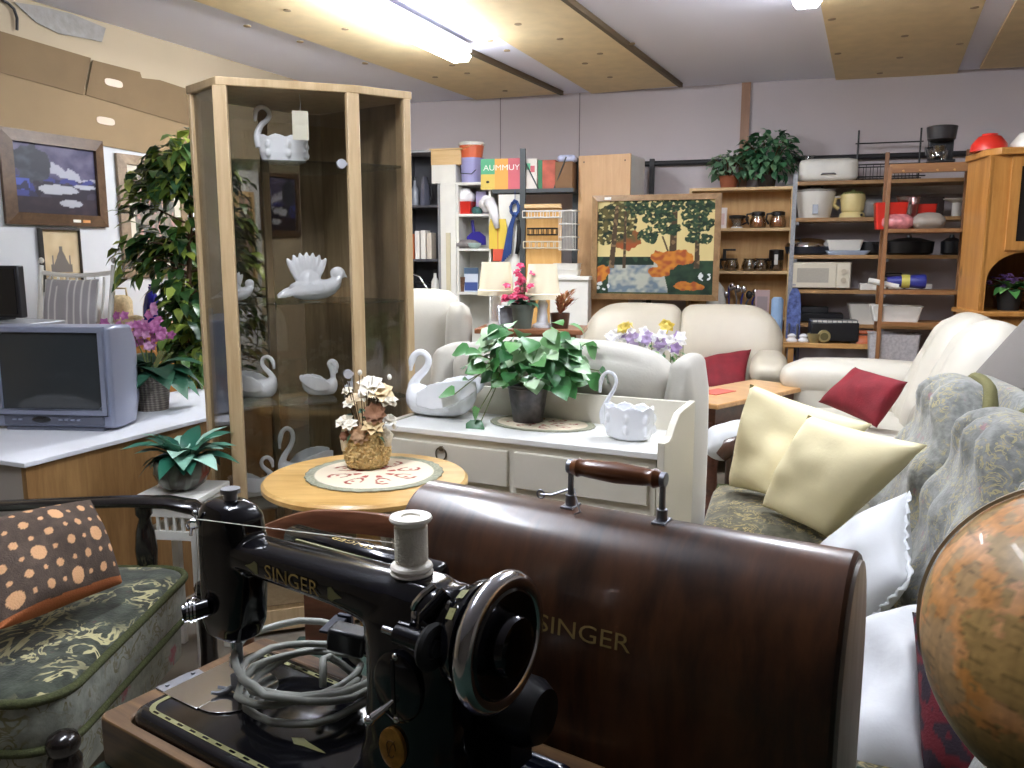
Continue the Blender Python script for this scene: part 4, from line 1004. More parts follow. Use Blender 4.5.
upright(l+(a-l)*.03, (a-l), .022, .03); upright(a, V((1, -.25)), .046, .026); upright(b, V((1, .25)), .046, .026); upright(r_+(b-r_)*.03, (r_-b), .028, .034)
def pane(p, q, name, m, z0=.12, z1=CABH-.03, th=.005, ins=.02):
    d = (q-p).normalized(); p, q = p+d*ins, q-d*ins; n_ = V((-d.y, d.x))*th/2; mb = MB()
    mb.prism([tuple(x) for x in (p-n_, q-n_, q+n_, p+n_)], z0, z1); return mb.build(name, m, cab, smooth=0)
gl = glassmat('smoky_pane', (.975, .97, .96), .035, power=.18)
gl2 = glassmat('reflecting_pane', (.86, .85, .83), .16, power=.3)
pane(l, a, 'side_pane', gl2); pane(b, r_, 'side_pane', gl)
door = pane(a, b, 'glass_door', gl, ins=.026)
for z in (1.74, .985):
    mb = MB(); c = b+(a-b)*.10; mb.cyl((c.x, c.y-.002, z), (c.x, c.y-.02, z), .018, .016, 20); mb.cyl((c.x+.03, c.y-.0, z), (c.x, c.y-.004, z), .006, n=8); mb.build('door_knob', mat('satin_white_knob', S(206, 206, 212), .25, .3), door, smooth=40)
M_bw = wood('cabinet_back_veneer', S(128, 108, 80), S(166, 144, 112), (10, 10, 1.0), .4, .1)
pane(lb, apexL, 'back_pane', glassmat('dark_smoky_pane', (.50, .49, .46), .05, power=.2), ins=.0, th=.006); upright(lb+(apexL-lb)*.62, apexL-lb, .03, .02, 'back_bar', m=M_bw); pane(apexL, apexR, 'back_panel', M_bw, ins=0, th=.012); pane(apexR, rb, 'back_panel', M_bw, ins=0, th=.01)
pane(l, lb, 'back_edge', M_cabw, ins=0, th=.012); pane(r_, rb, 'back_edge', M_cabw, ins=0, th=.012)
SHZ = [at(290, 160, 2.98).z, at(290, 303, 2.98).z, at(290, 404, 2.98).z, .50]
sh_in = inset(outline, .955)
for z in SHZ:
    mb = MB(); mb.prism([tuple(p) for p in sh_in], z-.007, z); mb.build('glass_shelf', M_shelfglass, cab, smooth=0)
Rc = MX.Rotation(rad(CABZ), 4, 'Z')
def incab(x, y, z): return V(((AA.x+BB.x)/2, (AA.y+BB.y)/2, z))+(Rc @ V((x, y, 0)))
# ---- porcelain swans.  local +x is the tail, the head looks along -x; unit length L
def crom(P, n):
    out = []
    for i in range(len(P)-1):
        a, b, c, d = P[max(0, i-1)], P[i], P[i+1], P[min(len(P)-1, i+2)]
        for k in range(n):
            t_ = k/n; out.append(tuple(.5*(2*q+(r-p)*t_+(2*p-5*q+4*r-s_)*t_*t_+(3*q-p-3*r+s_)*t_**3) for p, q, r, s_ in zip(a, b, c, d)))
    return out+[tuple(P[-1])]
def swan(name, label, cat, loc, rz, L, H, kind='wing', flip=False, group=None, vox=.0035, m=None, neck=None):
    W = L*.52; mb = MB()
    P = lambda x, y, z: V((x*L, y*W, z*H))
    if kind in ('wing', 'plain'):
        rings = []
        for x, w_, zb, zt in ((-.5, .12, .22, .40), (-.46, .30, .10, .48), (-.38, .42, .02, .50), (-.2, .5, 0, .45), (0, .5, 0, .42), (.2, .46, .01, .43), (.34, .36, .06, .46), (.44, .22, .16, .50), (.5, .08, .30, .53)):
            rings.append([P(x, w_*math.cos(t_), (zb+zt)/2+(zt-zb)/2*math.sin(t_)) for t_ in [2*PI*i/20 for i in range(20)]])
        mb.loft(rings)
        for s in (-1, 1):
            rings = []
            for x, h0, h1, o_ in ((-.25, .2, .40, .48), (-.05, .16, .54, .54), (.15, .18, .60, .54), (.32, .26, .62, .46), (.46, .36, .62, .34), (.56, .46, .60, .24)):
                c0, c1 = P(x, s*o_, h0), P(x, s*(o_+.02), h1); tck = .035*L
                rings.append([c0+V((0, -tck*.5, 0)), c0+V((0, tck*.5, 0)), (c0+c1)/2+V((0, tck*.6, 0)), c1+V((0, tck*.3, 0)), c1+V((0, -tck*.3, 0)), (c0+c1)/2+V((0, -tck*.6, 0))])
            mb.loft(rings)
    else:
        n = 48; rings = []
        for r0, z in ((.30, 0), (.44, .05), (.5, .2), (.5, .36), (.5, .48)):
            rings.append([P(.06+r0*.88*math.cos(t_), r0*math.sin(t_)*1.05, z+(.05*abs(math.sin(t_*4)) if z > .4 else 0)) for t_ in [2*PI*i/n for i in range(n)]])
        for r0, z in ((.44, .46), (.42, .2), (.2, .1), (.02, .1)):
            rings.append([P(.06+r0*.88*math.cos(t_), r0*math.sin(t_)*1.05, z+(.05*abs(math.sin(t_*4)) if z > .4 else 0)) for t_ in [2*PI*i/n for i in range(n)]])
        mb.loft(rings)
        for s in (-1, 1):
            for i in range(6):
                for j in range(2):
                    t_ = -PI*.75+i*PI*.28 if s > 0 else 0
                    if s > 0:
                        c = P(.06+.44*math.cos(t_), .52*math.sin(t_), .18+.16*j); mb.ell(c, (.05*L, .05*L, .075*H), 10, 6)
    nk = neck or [(-.40, .30, .085), (-.43, .44, .075), (-.36, .58, .062), (-.25, .70, .054), (-.19, .82, .048), (-.21, .93, .046), (-.30, .985, .046), (-.39, .94, .048), (-.435, .85, .052), (-.45, .77, .036), (-.455, .68, .014)]
    nk = crom(nk, 4); mb.tube([P(x, 0, z) for x, z, _ in nk], [max(q*L, vox*1.7) for *_, q in nk], 12)
    o = mb.build(name, m or M_porc, None, smooth=180, remesh=vox, sm=3, loc=loc, rot=rz)
    if flip: o.rotation_euler = (0, 0, rad(rz+180))
    return tag(o, label, cat, group)
CB = CABZ
nk2 = [(-.36, .30, .085), (-.40, .5, .07), (-.33, .68, .055), (-.22, .78, .05), (-.17, .88, .046), (-.22, .97, .045), (-.32, 1.0, .045), (-.40, .94, .046), (-.42, .84, .04), (-.43, .74, .018)]
swan('porcelain_swan', 'white porcelain swan with slender neck on the top shelf of the glass cabinet', 'swan figurine', incab(-.02, .17, SHZ[0]), CB+4, .20, .20, 'bowl', neck=nk2)
# dove with a raised tail
def dove(loc, rz, L, label):
    mb = MB(); P = lambda x, y, z: V((x*L, y*L, z*L))
    mb.loft([[P(x, w*math.cos(t_), zc+h*math.sin(t_)) for t_ in [2*PI*i/20 for i in range(20)]] for x, w, zc, h in ((-.36, .05, .2, .05), (-.3, .16, .17, .12), (-.15, .22, .17, .16), (.05, .23, .17, .165), (.22, .2, .19, .15), (.34, .15, .24, .14), (.43, .12, .33, .13), (.46, .11, .40, .11), (.44, .06, .48, .06))])
    mb.ell(P(.40, 0, .43), (.125*L, .105*L, .11*L), 14, 10); mb.loft([[P(x, w*math.cos(t_), zc+w*math.sin(t_)) for t_ in [2*PI*i/8 for i in range(8)]] for x, w, zc in ((.48, .04, .42), (.53, .03, .39), (.56, .008, .36))])
    for k in range(7):
        t_ = (k-3)/3; mb.ell(P(-.08+t_*.20, .02*t_, .53-.07*t_*t_), (.06*L, .055*L, .25*L), 10, 8, (0, t_*26, 0))
    mb.ell(P(-.06, 0, .3), (.17*L, .15*L, .2*L), 12, 8)
    for s in (-1, 1):
        mb.loft([[P(x, s*(.19+o_)+q*.025, z+dz) for q, dz in ((-1, -h*.3), (0, h), (1, -h*.3), (0, -h))] for x, z, o_, h in ((.16, .2, .01, .08), (-.05, .2, .05, .12), (-.3, .17, .07, .1), (-.5, .1, .08, .05), (-.56, .07, .08, .02))])
    o = mb.build('porcelain_dove', M_porc, None, smooth=180, remesh=.0035, sm=4, loc=loc, rot=rz); return tag(o, label, 'dove figurine')
dove(incab(.075, .15, SHZ[1]), CB-2, .235, 'large white porcelain dove with upright fan tail on the second glass shelf')
nk3 = [(-.40, .30, .10), (-.47, .52, .085), (-.43, .74, .075), (-.34, .92, .07), (-.42, 1.0, .07), (-.54, .96, .075), (-.60, .84, .07), (-.60, .72, .04), (-.59, .64, .014)]
swan('porcelain_swan', 'small white porcelain swan with bowed head beside the lower door knob', 'swan figurine', incab(.09, .17, SHZ[2]), CB, .135, .135, 'wing', flip=True, neck=[(x*.82, z*.98, q) for x, z, q in nk3])
swan('porcelain_swan', 'white porcelain swan on the lowest glass shelf behind the round table', 'swan figurine', incab(.02, .2, SHZ[3]), CB+10, .2, .26, 'wing')
swan('porcelain_swan', 'white porcelain swan added in place of a reflection at the post side of the third shelf', 'swan figurine', incab(-.15, .20, SHZ[2]), CB+160, .17, .16, 'wing')  # this and the next two figures are added in place of mirror reflections
dove(incab(-.20, .19, SHZ[1]), CB+35, .15, 'small white porcelain dove added in place of a reflection on the second shelf')
swan('porcelain_swan', 'white porcelain swan added in place of a reflection low in the cabinet', 'swan figurine', incab(-.17, .17, SHZ[3]), CB-160, .17, .15, 'wing')
dove(incab(.24, .25, SHZ[2]), CB+70, .13, 'white porcelain dove behind the narrow side pane of the cabinet')
tg = thing('price_card', 'white price card hanging inside the top of the glass cabinet', 'price card', incab(.045, .06, 1.825), CB)
mb = MB(); mb.bx(-.028, .028, -.001, .001, 0, .1); mb.build('card', mat('cream_card', S(224, 220, 200), .7), tg, smooth=0)
mb = MB(); mb.tube([(0, 0, .1), (.003, 0, .125), (0, 0, .158)], .0012, 5); mb.build('string', M_linen, tg)

# ================================================================== round table, doily, swan basket
rc = V((-.433, 2.39)); RZ_ = .77; RR = .302
t = thing('round_table', 'small round honey pine pedestal table holding a flower basket', 'table', (rc.x, rc.y, 0), 0)
M_rt = wood('honey_pine_top', S(196, 150, 82), S(226, 186, 118), (1.3, 11, 11), .35, .25)
mb = MB(); mb.lathe([(.001, RZ_-.03), (RR-.02, RZ_-.03), (RR, RZ_-.02), (RR, RZ_-.008), (RR-.008, RZ_), (.001, RZ_)], 72); mb.build('tabletop', M_rt, t, smooth=40)
mb = MB(); mb.lathe([(.06, .14), (.05, .2), (.03, .3), (.045, .42), (.05, .5), (.03, .62), (.06, .7), (.10, RZ_-.03)], 28); mb.build('pedestal', M_rt, t, smooth=50)
for k in range(3):
    a_ = rad(30+120*k); mb = MB(); mb.tube([(.03*math.cos(a_), .03*math.sin(a_), .2), (.14*math.cos(a_), .14*math.sin(a_), .16), (.25*math.cos(a_), .25*math.sin(a_), .02)], [.03, .028, .022], 8, flat=.7); mb.build('foot', M_rt, t, smooth=60)
def doily(name, label, loc, rx, ry, rz):
    mb = MB(); n = 120
    def fn(u, v):
        t_ = 2*PI*u; k = v; rim = 1+.012*math.sin(t_*30)*(v > .9); q = NZ.noise(V((math.cos(t_)*3*v, math.sin(t_)*3*v, 1)))
        return V((rx*k*math.cos(t_)*rim, ry*k*math.sin(t_)*rim, .003+.0012*q*v))
    mb.grid(fn, n, 40); o = mb.build(name, attrmat('embroidered_linen', .85, .4, 250), None, smooth=60, loc=loc, rot=rz, solid=.0022)
    cream, red, sage = V(S(226, 212, 186)), V(S(150, 62, 48)), V(S(150, 150, 128))
    def col(c):
        x, y = c.x/rx, c.y/ry; r = math.hypot(x, y); t_ = math.atan2(y, x)
        if r > .87: return tuple(sage*(.85+.5*((math.sin(t_*60)*math.sin(r*110)) > 0)*.6))
        k = (t_/(2*PI)*8) % 1-.5; s_ = r-.52-.0
        # eight scrolls round the centre
        d = math.hypot(k*.62, s_)
        if abs(d-.155) < .026 and not (k > .05 and s_ > .03): return tuple(red)
        if math.hypot(k*.62+.04, s_-.02) < .036: return tuple(red*1.3)
        if .20 < r < .30 and abs(math.sin(t_*4)) > .75: return tuple(red*1.2)
        return tuple(cream)
    paint(o, col); return tag(o, label, 'doily')
doily('table_doily', 'round cream doily with red scrolls on the round pine table', (rc.x+.02, rc.y+.03, RZ_), .205, .205, 0)
# popcorn-textured swan basket with dried flowers
q = atz(366, 470, RZ_)
fb = thing('flower_basket', 'straw coloured swan shaped basket of cream dried flowers on the round table', 'flower arrangement', (q.x, q.y+.03, RZ_+.0045), 0)
M_pop = mat('popcorn_straw', S(206, 178, 122), .8, vary=.25, vs=60, bmp=.9, bs=140)
mb = MB(); mb.lathe([(.001, 0), (.05, 0), (.064, .02), (.068, .055), (.062, .09), (.054, .11), (.047, .105), (.05, .07), (.001, .06)], 28)
bk = mb.build('basket', M_pop, fb, smooth=60)
mb = MB(); r = random.Random(2)
for i in range(420):
    t_ = r.uniform(0, 2*PI); z = r.uniform(.006, .102); rr = .053+.015*math.sin(min(1, z/.105)*PI)+.002; mb.ell((rr*math.cos(t_), rr*math.sin(t_), z), (.0055, .0055, .0045), 6, 4)
o = mb.build('straw_knot', M_pop, bk, smooth=180, weld=False, recalc=False); o['kind'] = 'stuff'
mb = MB(); mb.tube([(-.055, -.02, .06), (-.062, -.025, .10), (-.055, -.028, .128), (-.06, -.03, .15)], [.02, .016, .014, .017], 12); mb.build('swan_neck', mat('white_popcorn', S(222, 214, 194), .8, bmp=.9, bs=140), fb, smooth=180)
mb = MB(); mb.tube([(.055, -.01, .07), (.062, -.01, .1), (.05, -.01, .12)], [.02, .022, .012], 12); mb.build('shell_lobe', MATS['white_popcorn'], fb, smooth=180)
M_pet = leafmat('cream_petal', [S(232, 222, 198), S(240, 234, 218), S(214, 188, 140)], .7); M_dry = leafmat('brown_dried', [S(126, 82, 58), S(150, 106, 78), S(176, 140, 104)], .8)
mb = MB()
for i, (x, y, z, R) in enumerate([(.02, -.02, .255, .05), (.05, -.03, .235, .05), (-.045, -.02, .2, .028), (-.035, -.01, .21, .034), (-.06, -.03, .145, .036), (-.04, -.05, .14, .03), (.075, -.02, .15, .028), (.03, -.06, .135, .042), (-.055, 0, .235, .022), (.0, .02, .22, .04), (.06, .03, .2, .04)]): blossom(mb, V((x, y, z)), R, 6, (x*4, -.6, 1), i)
mb.build('blossom', M_pet, fb, smooth=60, recalc=False)
mb = MB()
for i, (x, y, z, R) in enumerate([(.035, -.05, .175, .04), (-.01, -.06, .112, .036), (-.058, -.045, .105, .02)]): blossom(mb, V((x, y, z)), R, 9, (x*3, -1, .5), i)
mb.build('dried_flower', M_dry, fb, smooth=60, recalc=False)
mb = MB(); r = random.Random(6)
for i in range(26):
    x, y, z = r.uniform(-.07, .08), r.uniform(-.05, .05), r.uniform(.13, .29); mb.tube([(x*.3, y*.3, .08), (x*.7, y*.7, z*.7), (x, y, z)], .0013, 5)
mb.build('stem', M_bark, fb)
for x, y, z in [(-.012, -.02, .295), (.075, -.01, .28), (-.082, -.03, .14), (.088, -.02, .13), (-.06, -.01, .24), (.09, -.02, .2), (-.01, -.04, .23)]: 
    mb = MB(); mb.ell((x, y, z), (.007, .007, .009), 8, 6); mb.build('bud', mat('white_bud', S(234, 230, 220), .7), fb, smooth=180)
mb = MB(); foliage(mb, (.0, -.01, .13), (.05, .04, .06), 26, .04, .016, 4); mb.build('foliage', leafmat('teal_green_leaf', [S(52, 96, 88), S(70, 112, 84), S(96, 130, 90)], .6), fb, recalc=False)

# ================================================================== chair whose crest shows behind the machine
ch = thing('wooden_chair', 'brown wooden chair with a curved crest behind the sewing machine', 'chair', (-.37, 1.58, -.015), 178)
M_chw = wood('red_brown_chair', S(88, 52, 34), S(136, 88, 62), (2, 14, 14), .35, .3)
# local -y is the sitter's front (away from the camera)
mb = MB(); rings = []
for i in range(15):
    x = -.20+.40*i/14; zc = .905+.012*math.cos(x/.2*PI*.5)-.055*max(0, (x-.02)/.18)**1.5; y = .02-.03*(1-(x/.2)**2)
    rings.append([V((x, y+dy, zc+dz)) for dy, dz in ((-.011, -.026), (.011, -.026), (.013, .0), (.006, .016), (-.006, .016), (-.013, 0))])
mb.loft(rings); mb.build('crest_rail', M_chw, ch, smooth=60)
for s in (-1, 1):
    mb = MB(); mb.tube([(s*.165, -.02, .43), (s*.175, .0, .65), (s*.18, .012, .87)], [.02, .02, .018], 10); mb.build('back_post', M_chw, ch, smooth=60)
    mb = MB(); mb.tube([(s*.165, -.02, .43), (s*.17, .03, .2), (s*.18, .07, 0)], [.021, .02, .016], 10); mb.build('leg', M_chw, ch, smooth=60)
    mb = MB(); mb.lathe([(.012, 0), (.018, .2), (.022, .38), (.022, .43)], 12, (s*.17, -.38, 0)); mb.build('leg', M_chw, ch)
mb = MB(); mb.bx(-.05, .05, -.012, .002, .45, .88); mb.build('splat', M_chw, ch, bevel=.003)
mb = MB(); mb.soft((0, -.2, .435), (.40, .40, .05), .02, 6); mb.build('seat', M_chw, ch, smooth=180)
mb = MB(); mb.soft((0, -.2, .475), (.37, .36, .04), .018, 6, (0, 0, .012)); mb.build('seat_pad', M_green, ch, smooth=180)

# ================================================================== white sideboard
sl, sr = atz(386, 424, .84), atz(659, 453, .84); sd = V((sr.x-sl.x, sr.y-sl.y)); SL = sd.length; SZ = math.degrees(math.atan2(sd.y, sd.x))
sb = thing('sideboard', 'low white washstand sideboard with two drawers, a raised back and one scrolled end', 'sideboard', ((sl.x+sr.x)/2, (sl.y+sr.y)/2, 0), SZ)
M_off = mat('off_white_lacquer', S(212, 206, 190), .4, vary=.03, vs=4); M_offt = mat('white_top_lacquer', S(230, 230, 226), .35, vary=.02)
hs = SL/2; D2 = .33
mb = MB(); mb.bx(-hs, hs, -.012, D2, .82, .84); mb.build('sideboard_top', M_offt, sb, bevel=.003)
mb = MB(); mb.bx(-hs+.01, hs-.01, .004, D2, .12, .82); mb.build('carcass', M_off, sb)
for s in (-1, 1):
    mb = MB(); prof = [(-.02, .05), (-.02, .875), (.03, .872), (.06, .88), (.10, .91), (.15, .935), (.20, .94), (D2+.012, .945), (D2+.012, .05)]
    if s < 0: prof = [(-.02, .05), (-.02, .845), (D2+.012, .845), (D2+.012, .05)]
    mb.put([(s*hs, y, z) for y, z in prof]+[(s*(hs+.022), y, z) for y, z in prof], [tuple(range(len(prof))), tuple(range(2*len(prof)-1, len(prof)-1, -1))]+[(i, len(prof)+i, len(prof)+(i+1) % len(prof), (i+1) % len(prof)) for i in range(len(prof))]); mb.build('end_panel', M_off, sb, smooth=0, bevel=.003)
mb = MB(); mb.bx(-hs, hs, D2, D2+.018, .1, .94); mb.build('back_rail', M_off, sb, bevel=.002)
for s in (-1, 1):
    mb = MB(); mb.bx(min(s*.012, s*(hs-.03)), max(s*.012, s*(hs-.03)), -.012, .006, .675, .795); dr = mb.build('drawer', M_off, sb, bevel=.003)
    x = -.255
    mb = MB(); mb.cyl((x, -.012, .78), (x, -.02, .78), .009, n=12); mb.tube([(x+.02*math.cos(t_), -.018,   .762+.022*math.sin(t_)) for t_ in [2*PI*i/20 for i in range(20)]], .0028, 6, loop=True)
    if s < 0: mb.build('ring_handle', mat('old_bronze', S(110, 100, 84), .4, .8), dr)
    mb = MB(); mb.bx(min(s*.012, s*(hs-.03)), max(s*.012, s*(hs-.03)), -.006, .006, .15, .645); mb.build('door', M_off, sb, bevel=.003)
for s in (-1, 1):
    mb = MB(); mb.bx(s*(hs-.02)-.02, s*(hs-.02)+.02, 0, .04, 0, .12); mb.build('leg', M_off, sb); mb = MB(); mb.bx(s*(hs-.02)-.02, s*(hs-.02)+.02, D2-.05, D2, 0, .12); mb.build('leg', M_off, sb)
Rs = MX.Rotation(rad(SZ), 4, 'Z')
def onsb(px, py): p = atz(px, py, .84); return V((p.x, p.y, .84))
p = onsb(442, 416); swan('porcelain_swan', 'largest white porcelain swan at the cabinet end of the white sideboard', 'swan figurine', p, SZ+6, .27, .235, 'wing', vox=.004)
p = onsb(625, 439); swan('porcelain_swan', 'white swan shaped basket dish at the far end of the white sideboard', 'swan figurine', p, SZ-2, .185, .215, 'bowl', neck=[(-.40, .2, .06), (-.43, .38, .05), (-.34, .56, .042), (-.24, .70, .038), (-.18, .84, .034), (-.22, .95, .033), (-.33, .985, .033), (-.42, .93, .036), (-.46, .84, .04), (-.47, .76, .028), (-.475, .66, .01)])
p = onsb(542, 424); doily('table_doily', 'oval cream doily with red scrolls under the ivy pot', (p.x, p.y, .84), .19, .13, SZ)
p = onsb(528, 422); iv = thing('potted_ivy', 'leafy ivy in a dark metallic pot on the white sideboard', 'plant', (p.x, p.y, .8445), 0)
mb = MB(); pot_mesh(mb, .052, .07, .13, 32); po = mb.build('pot', mat('gunmetal_pot', S(84, 82, 84), .3, .8, vary=.3, vs=40, bmp=.4, bs=60), iv, smooth=40)
mb = MB(); mb.lathe([(.001, .105), (.06, .105), (.001, .11)], 16); mb.build('soil', M_soil, po)
mb = MB(); r = random.Random(31)
def ivyleaf(mb, p, d, up, L): mb.leaf(p, d, up, L, L*.85, .22, .35, 5)
for i in range(210):
    a_ = r.uniform(0, 2*PI); e = r.uniform(-.25, 1.75); R_ = r.uniform(.07, .2)*(1 if e < .8 else .78); p3 = V((R_*math.cos(a_)*1.0, R_*math.sin(a_)*.8, .13+R_*.75*e+.03))
    ivyleaf(mb, p3, V((math.cos(a_), math.sin(a_), r.uniform(-.6, .3))), V((r.uniform(-.5, .5), -.5+r.uniform(-.5, .5), 1)), r.uniform(.055, .09))
trail = [(.205, -.02, .17), (.245, -.02, .18), (-.20, -.02, .25), (-.185, -.03, .21), (-.16, 0, .23), (.20, .02, .27), (-.21, .02, .14), (-.255, -.04, .10), (-.16, -.1, .02), (-.165, -.1, .06), (.12, .03, .26), (.16, 0, .19)]
for p3 in trail: ivyleaf(mb, V(p3), V((p3[0], r.uniform(-.2, .2), r.uniform(-.7, .2)*.3)), (0, -.8, 1), .085)
mb.build('foliage', G_ivy, iv, smooth=60, recalc=False, weld=False)
mb = MB()
for p3 in trail+[(.1, .05, .2), (-.1, .04, .22), (0, -.1, .2)]: mb.tube([(0, 0, .11), (p3[0]*.5, p3[1]*.5, .2), p3], .002, 5)
mb.build('stem', M_stem, iv)
# ================================================================== flowered sofa with loose cushions
FX = atz(719, 478, .48)
M_fs = floral('grey_blue_tapestry', S(110, 111, 107), S(140, 141, 136), S(164, 154, 116), S(142, 112, 114), 21, .53, .15, bw=.05)
M_fseat = floral('olive_tapestry', S(84, 82, 66), S(114, 110, 92), S(168, 152, 104), S(104, 84, 70), 14, .5, .1)
fs = thing('flowered_sofa', 'grey flowered tapestry sofa with tall tufted back cushions and dark wooden arm', 'sofa', (FX.x, FX.y, 0), -108.2)
Rf = MX.Translation((FX.x, FX.y, 0)) @ MX.Rotation(rad(-108.2), 4, 'Z')
SLN = 2.2; CWD = SLN/3
mb = MB(); mb.bx(-.02, SLN+.02, .04, .82, .14, .30); mb.build('frame', M_dark, fs, bevel=.006)
for k in range(3):
    x0 = k*CWD; mb = MB(); mb.soft((x0+CWD/2, .33, .385), (CWD-.005, .70, .19), .06, 9, (0, 0, .02)); sc = mb.build('seat_cushion', M_fseat, fs, smooth=180)
    mb = MB(); mb.tube([(x0+CWD/2+px*(CWD/2-.025), .33+py*.33, .455) for px, py in ((-1, -1), (1, -1), (1, 1), (-1, 1))], .008, 6, loop=True); mb.build('piping', M_cord2, sc)
def back_cushion(x0, w):
    def warp(p):
        q = p.copy(); t_ = (p.z+.31)/.62                     # 0 foot, 1 crown
        q.x *= 1-.62*max(0, (t_-.4)/.6)**2                    # rounded crown
        g = (.5+.5*math.cos(p.x/w*PI*6))*(.5+.5*math.cos(p.z*PI*9)); 
        if p.y < 0: q.y -= .034*g-.018*max(0, math.sin(t_*PI))
        return q
    mb = MB(); mb.soft((0, 0, 0), (w, .17, .62), .075, 22, (0, .02, 0), None, warp)
    E = Euler((rad(-16), 0, 0)).to_matrix(); mb.v = [tuple(E @ V(p)+V((x0+w/2, .74, .715))) for p in mb.v]
    o = mb.build('back_cushion', M_fs, fs, smooth=180)
    pts = []
    for i in range(25):
        a_ = PI*i/24; pts.append(E @ V((w*.47*math.copysign(abs(math.cos(a_))**.55, math.cos(a_))*(1-.25*math.sin(a_)**3), .045, -.12+.43*math.sin(a_)**.8))+V((x0+w/2, .74, .715)))
    mb = MB(); mb.tube(pts, .02, 8, flat=1.6); mb.build('fringe_band', mat('olive_fringe', S(104, 100, 60), .9, bmp=.8, bs=150), o, smooth=180)
for k in range(3): back_cushion(.15+k*.68, .655)
mb = MB(); mb.soft((SLN/2, .90, .62), (SLN, .10, .74), .045, 8, (0, .01, 0), (-12, 0, 0)); mb.build('sofa_back', M_fs, fs, smooth=180)
for x in (-.07,):
    mb = MB(); mb.tube([(x, .86, .62), (x, .5, .635), (x, .12, .63), (x, .03, .60), (x, .0, .56)], [.03, .035, .036, .036, .028], 10, flat=1.3); ar = mb.build('arm', M_dark, fs, smooth=60)
    mb = MB(); mb.box((x, .05, .33), (.05, .06, .52)); mb.box((x, .80, .33), (.05, .06, .58)); mb.bx(x-.02, x+.02, .06, .8, .2, .30); mb.build('arm_post', M_dark, ar, bevel=.008)
for x in (0, SLN):
    for y in (.08, .78): mb = MB(); mb.lathe([(.02, 0), (.032, .14)], 12, (x, y, 0)); mb.build('leg', M_dark, fs)
# loose cushions
cushion('yellow_cushion', 'pale yellow cushion behind the other one at the far end of the flowered sofa', 'cushion', [at(729, 486, 3.22), at(800, 506, 2.86), at(872, 424, 2.93), at(750, 384, 3.16)], .17, M_yellow, seed=3, pin=.05)
cushion('yellow_cushion', 'pale yellow cushion lying against the other one, nearer on the flowered sofa', 'cushion', [at(762, 506, 2.92), at(828, 538, 2.62), at(928, 445, 2.42), at(808, 415, 2.78)], .18, M_yellow, seed=7, pin=.05)
wcs = [at(848, 645, 2.0), at(908, 580, 1.97), at(907, 492, 2.26), at(818, 545, 2.32)]
wcu = cushion('white_cushion', 'white cushion with frayed seam beside the yellow cushions on the flowered sofa', 'cushion', wcs, .15, M_linen, seed=5, pin=.05)
wc0 = wcu.location.copy(); mb = MB(); pr_ = []
for a_, b_ in ((wcs[0], wcs[1]), (wcs[1], wcs[2])):
    for i in range(24): q = a_.lerp(b_, i/24); ce = (a_+b_)/2; out = (ce-wc0).normalized(); pr_.append((q-wc0-out*.03*(1-(2*i/24-1)**2)*.6, out, i))
nrm = (wcs[1]-wcs[0]).cross(wcs[3]-wcs[0]).normalized()
for k in range(len(pr_)-1):
    (p0_, o0_, i0), (p1_, o1_, i1) = pr_[k], pr_[k+1]; w0, w1 = math.sin(k*1.9)*.008, math.sin((k+1)*1.9)*.008
    mb.put([p0_, p1_, p1_+o1_*.018+nrm*w1, p0_+o0_*.018+nrm*w0], [(0, 1, 2, 3)])
mb.build('frill', M_linen, wcu, smooth=180, solid=.002)
cushion('white_cushion', 'crumpled white pillow beside the end of the dark machine case', 'cushion', [at(815, 790, 1.42), at(930, 790, 1.36), at(934, 606, 1.74), at(842, 640, 1.78)], .2, M_linen, seed=9, pin=.04, wr=.05, n=22)
def redpat(c):
    n_ = NZ.noise(V(c)*42); return S(96, 26, 36) if n_ > 0 else S(44, 34, 44)
o = cushion('patterned_cushion', 'dark red and navy patterned cushion tucked behind the globe', 'cushion', [at(922, 780, 1.38), at(1000, 800, 1.3), at(1010, 600, 1.55), at(912, 612, 1.6)], .14, attrmat('woven_red', .9, .4, 200), seed=2, n=50); paint(o, redpat)
cushion('white_bolster', 'small white cushion resting on the dark far arm of the flowered sofa', 'cushion', [at(706, 452, 3.5), at(742, 456, 3.46), at(752, 424, 3.6), at(706, 432, 3.66)], .15, M_linen, seed=8, pin=.0)

# ================================================================== cream leather sofas
M_crl = mat('warm_cream_leather', S(194, 186, 168), .45, vary=.04, vs=5, bmp=.1, bs=70)
def tufted(mb, c, d, rot, folds=9, depth=.018, r=.09, n=18, puff=(0, .04, .02)):
    def warp(p):
        q = p.copy(); k = max(0, 1-abs(p.z/(d[2]/2)+.55)*1.1)
        if p.y < 0:
            q.y += depth*k*abs(math.cos(p.x/d[0]*PI*folds)); q.y -= .03*math.sin(max(0, min(1, p.z/d[2]+.5))*PI)
        return q
    mb.soft(c, d, r, n, puff, rot, warp)
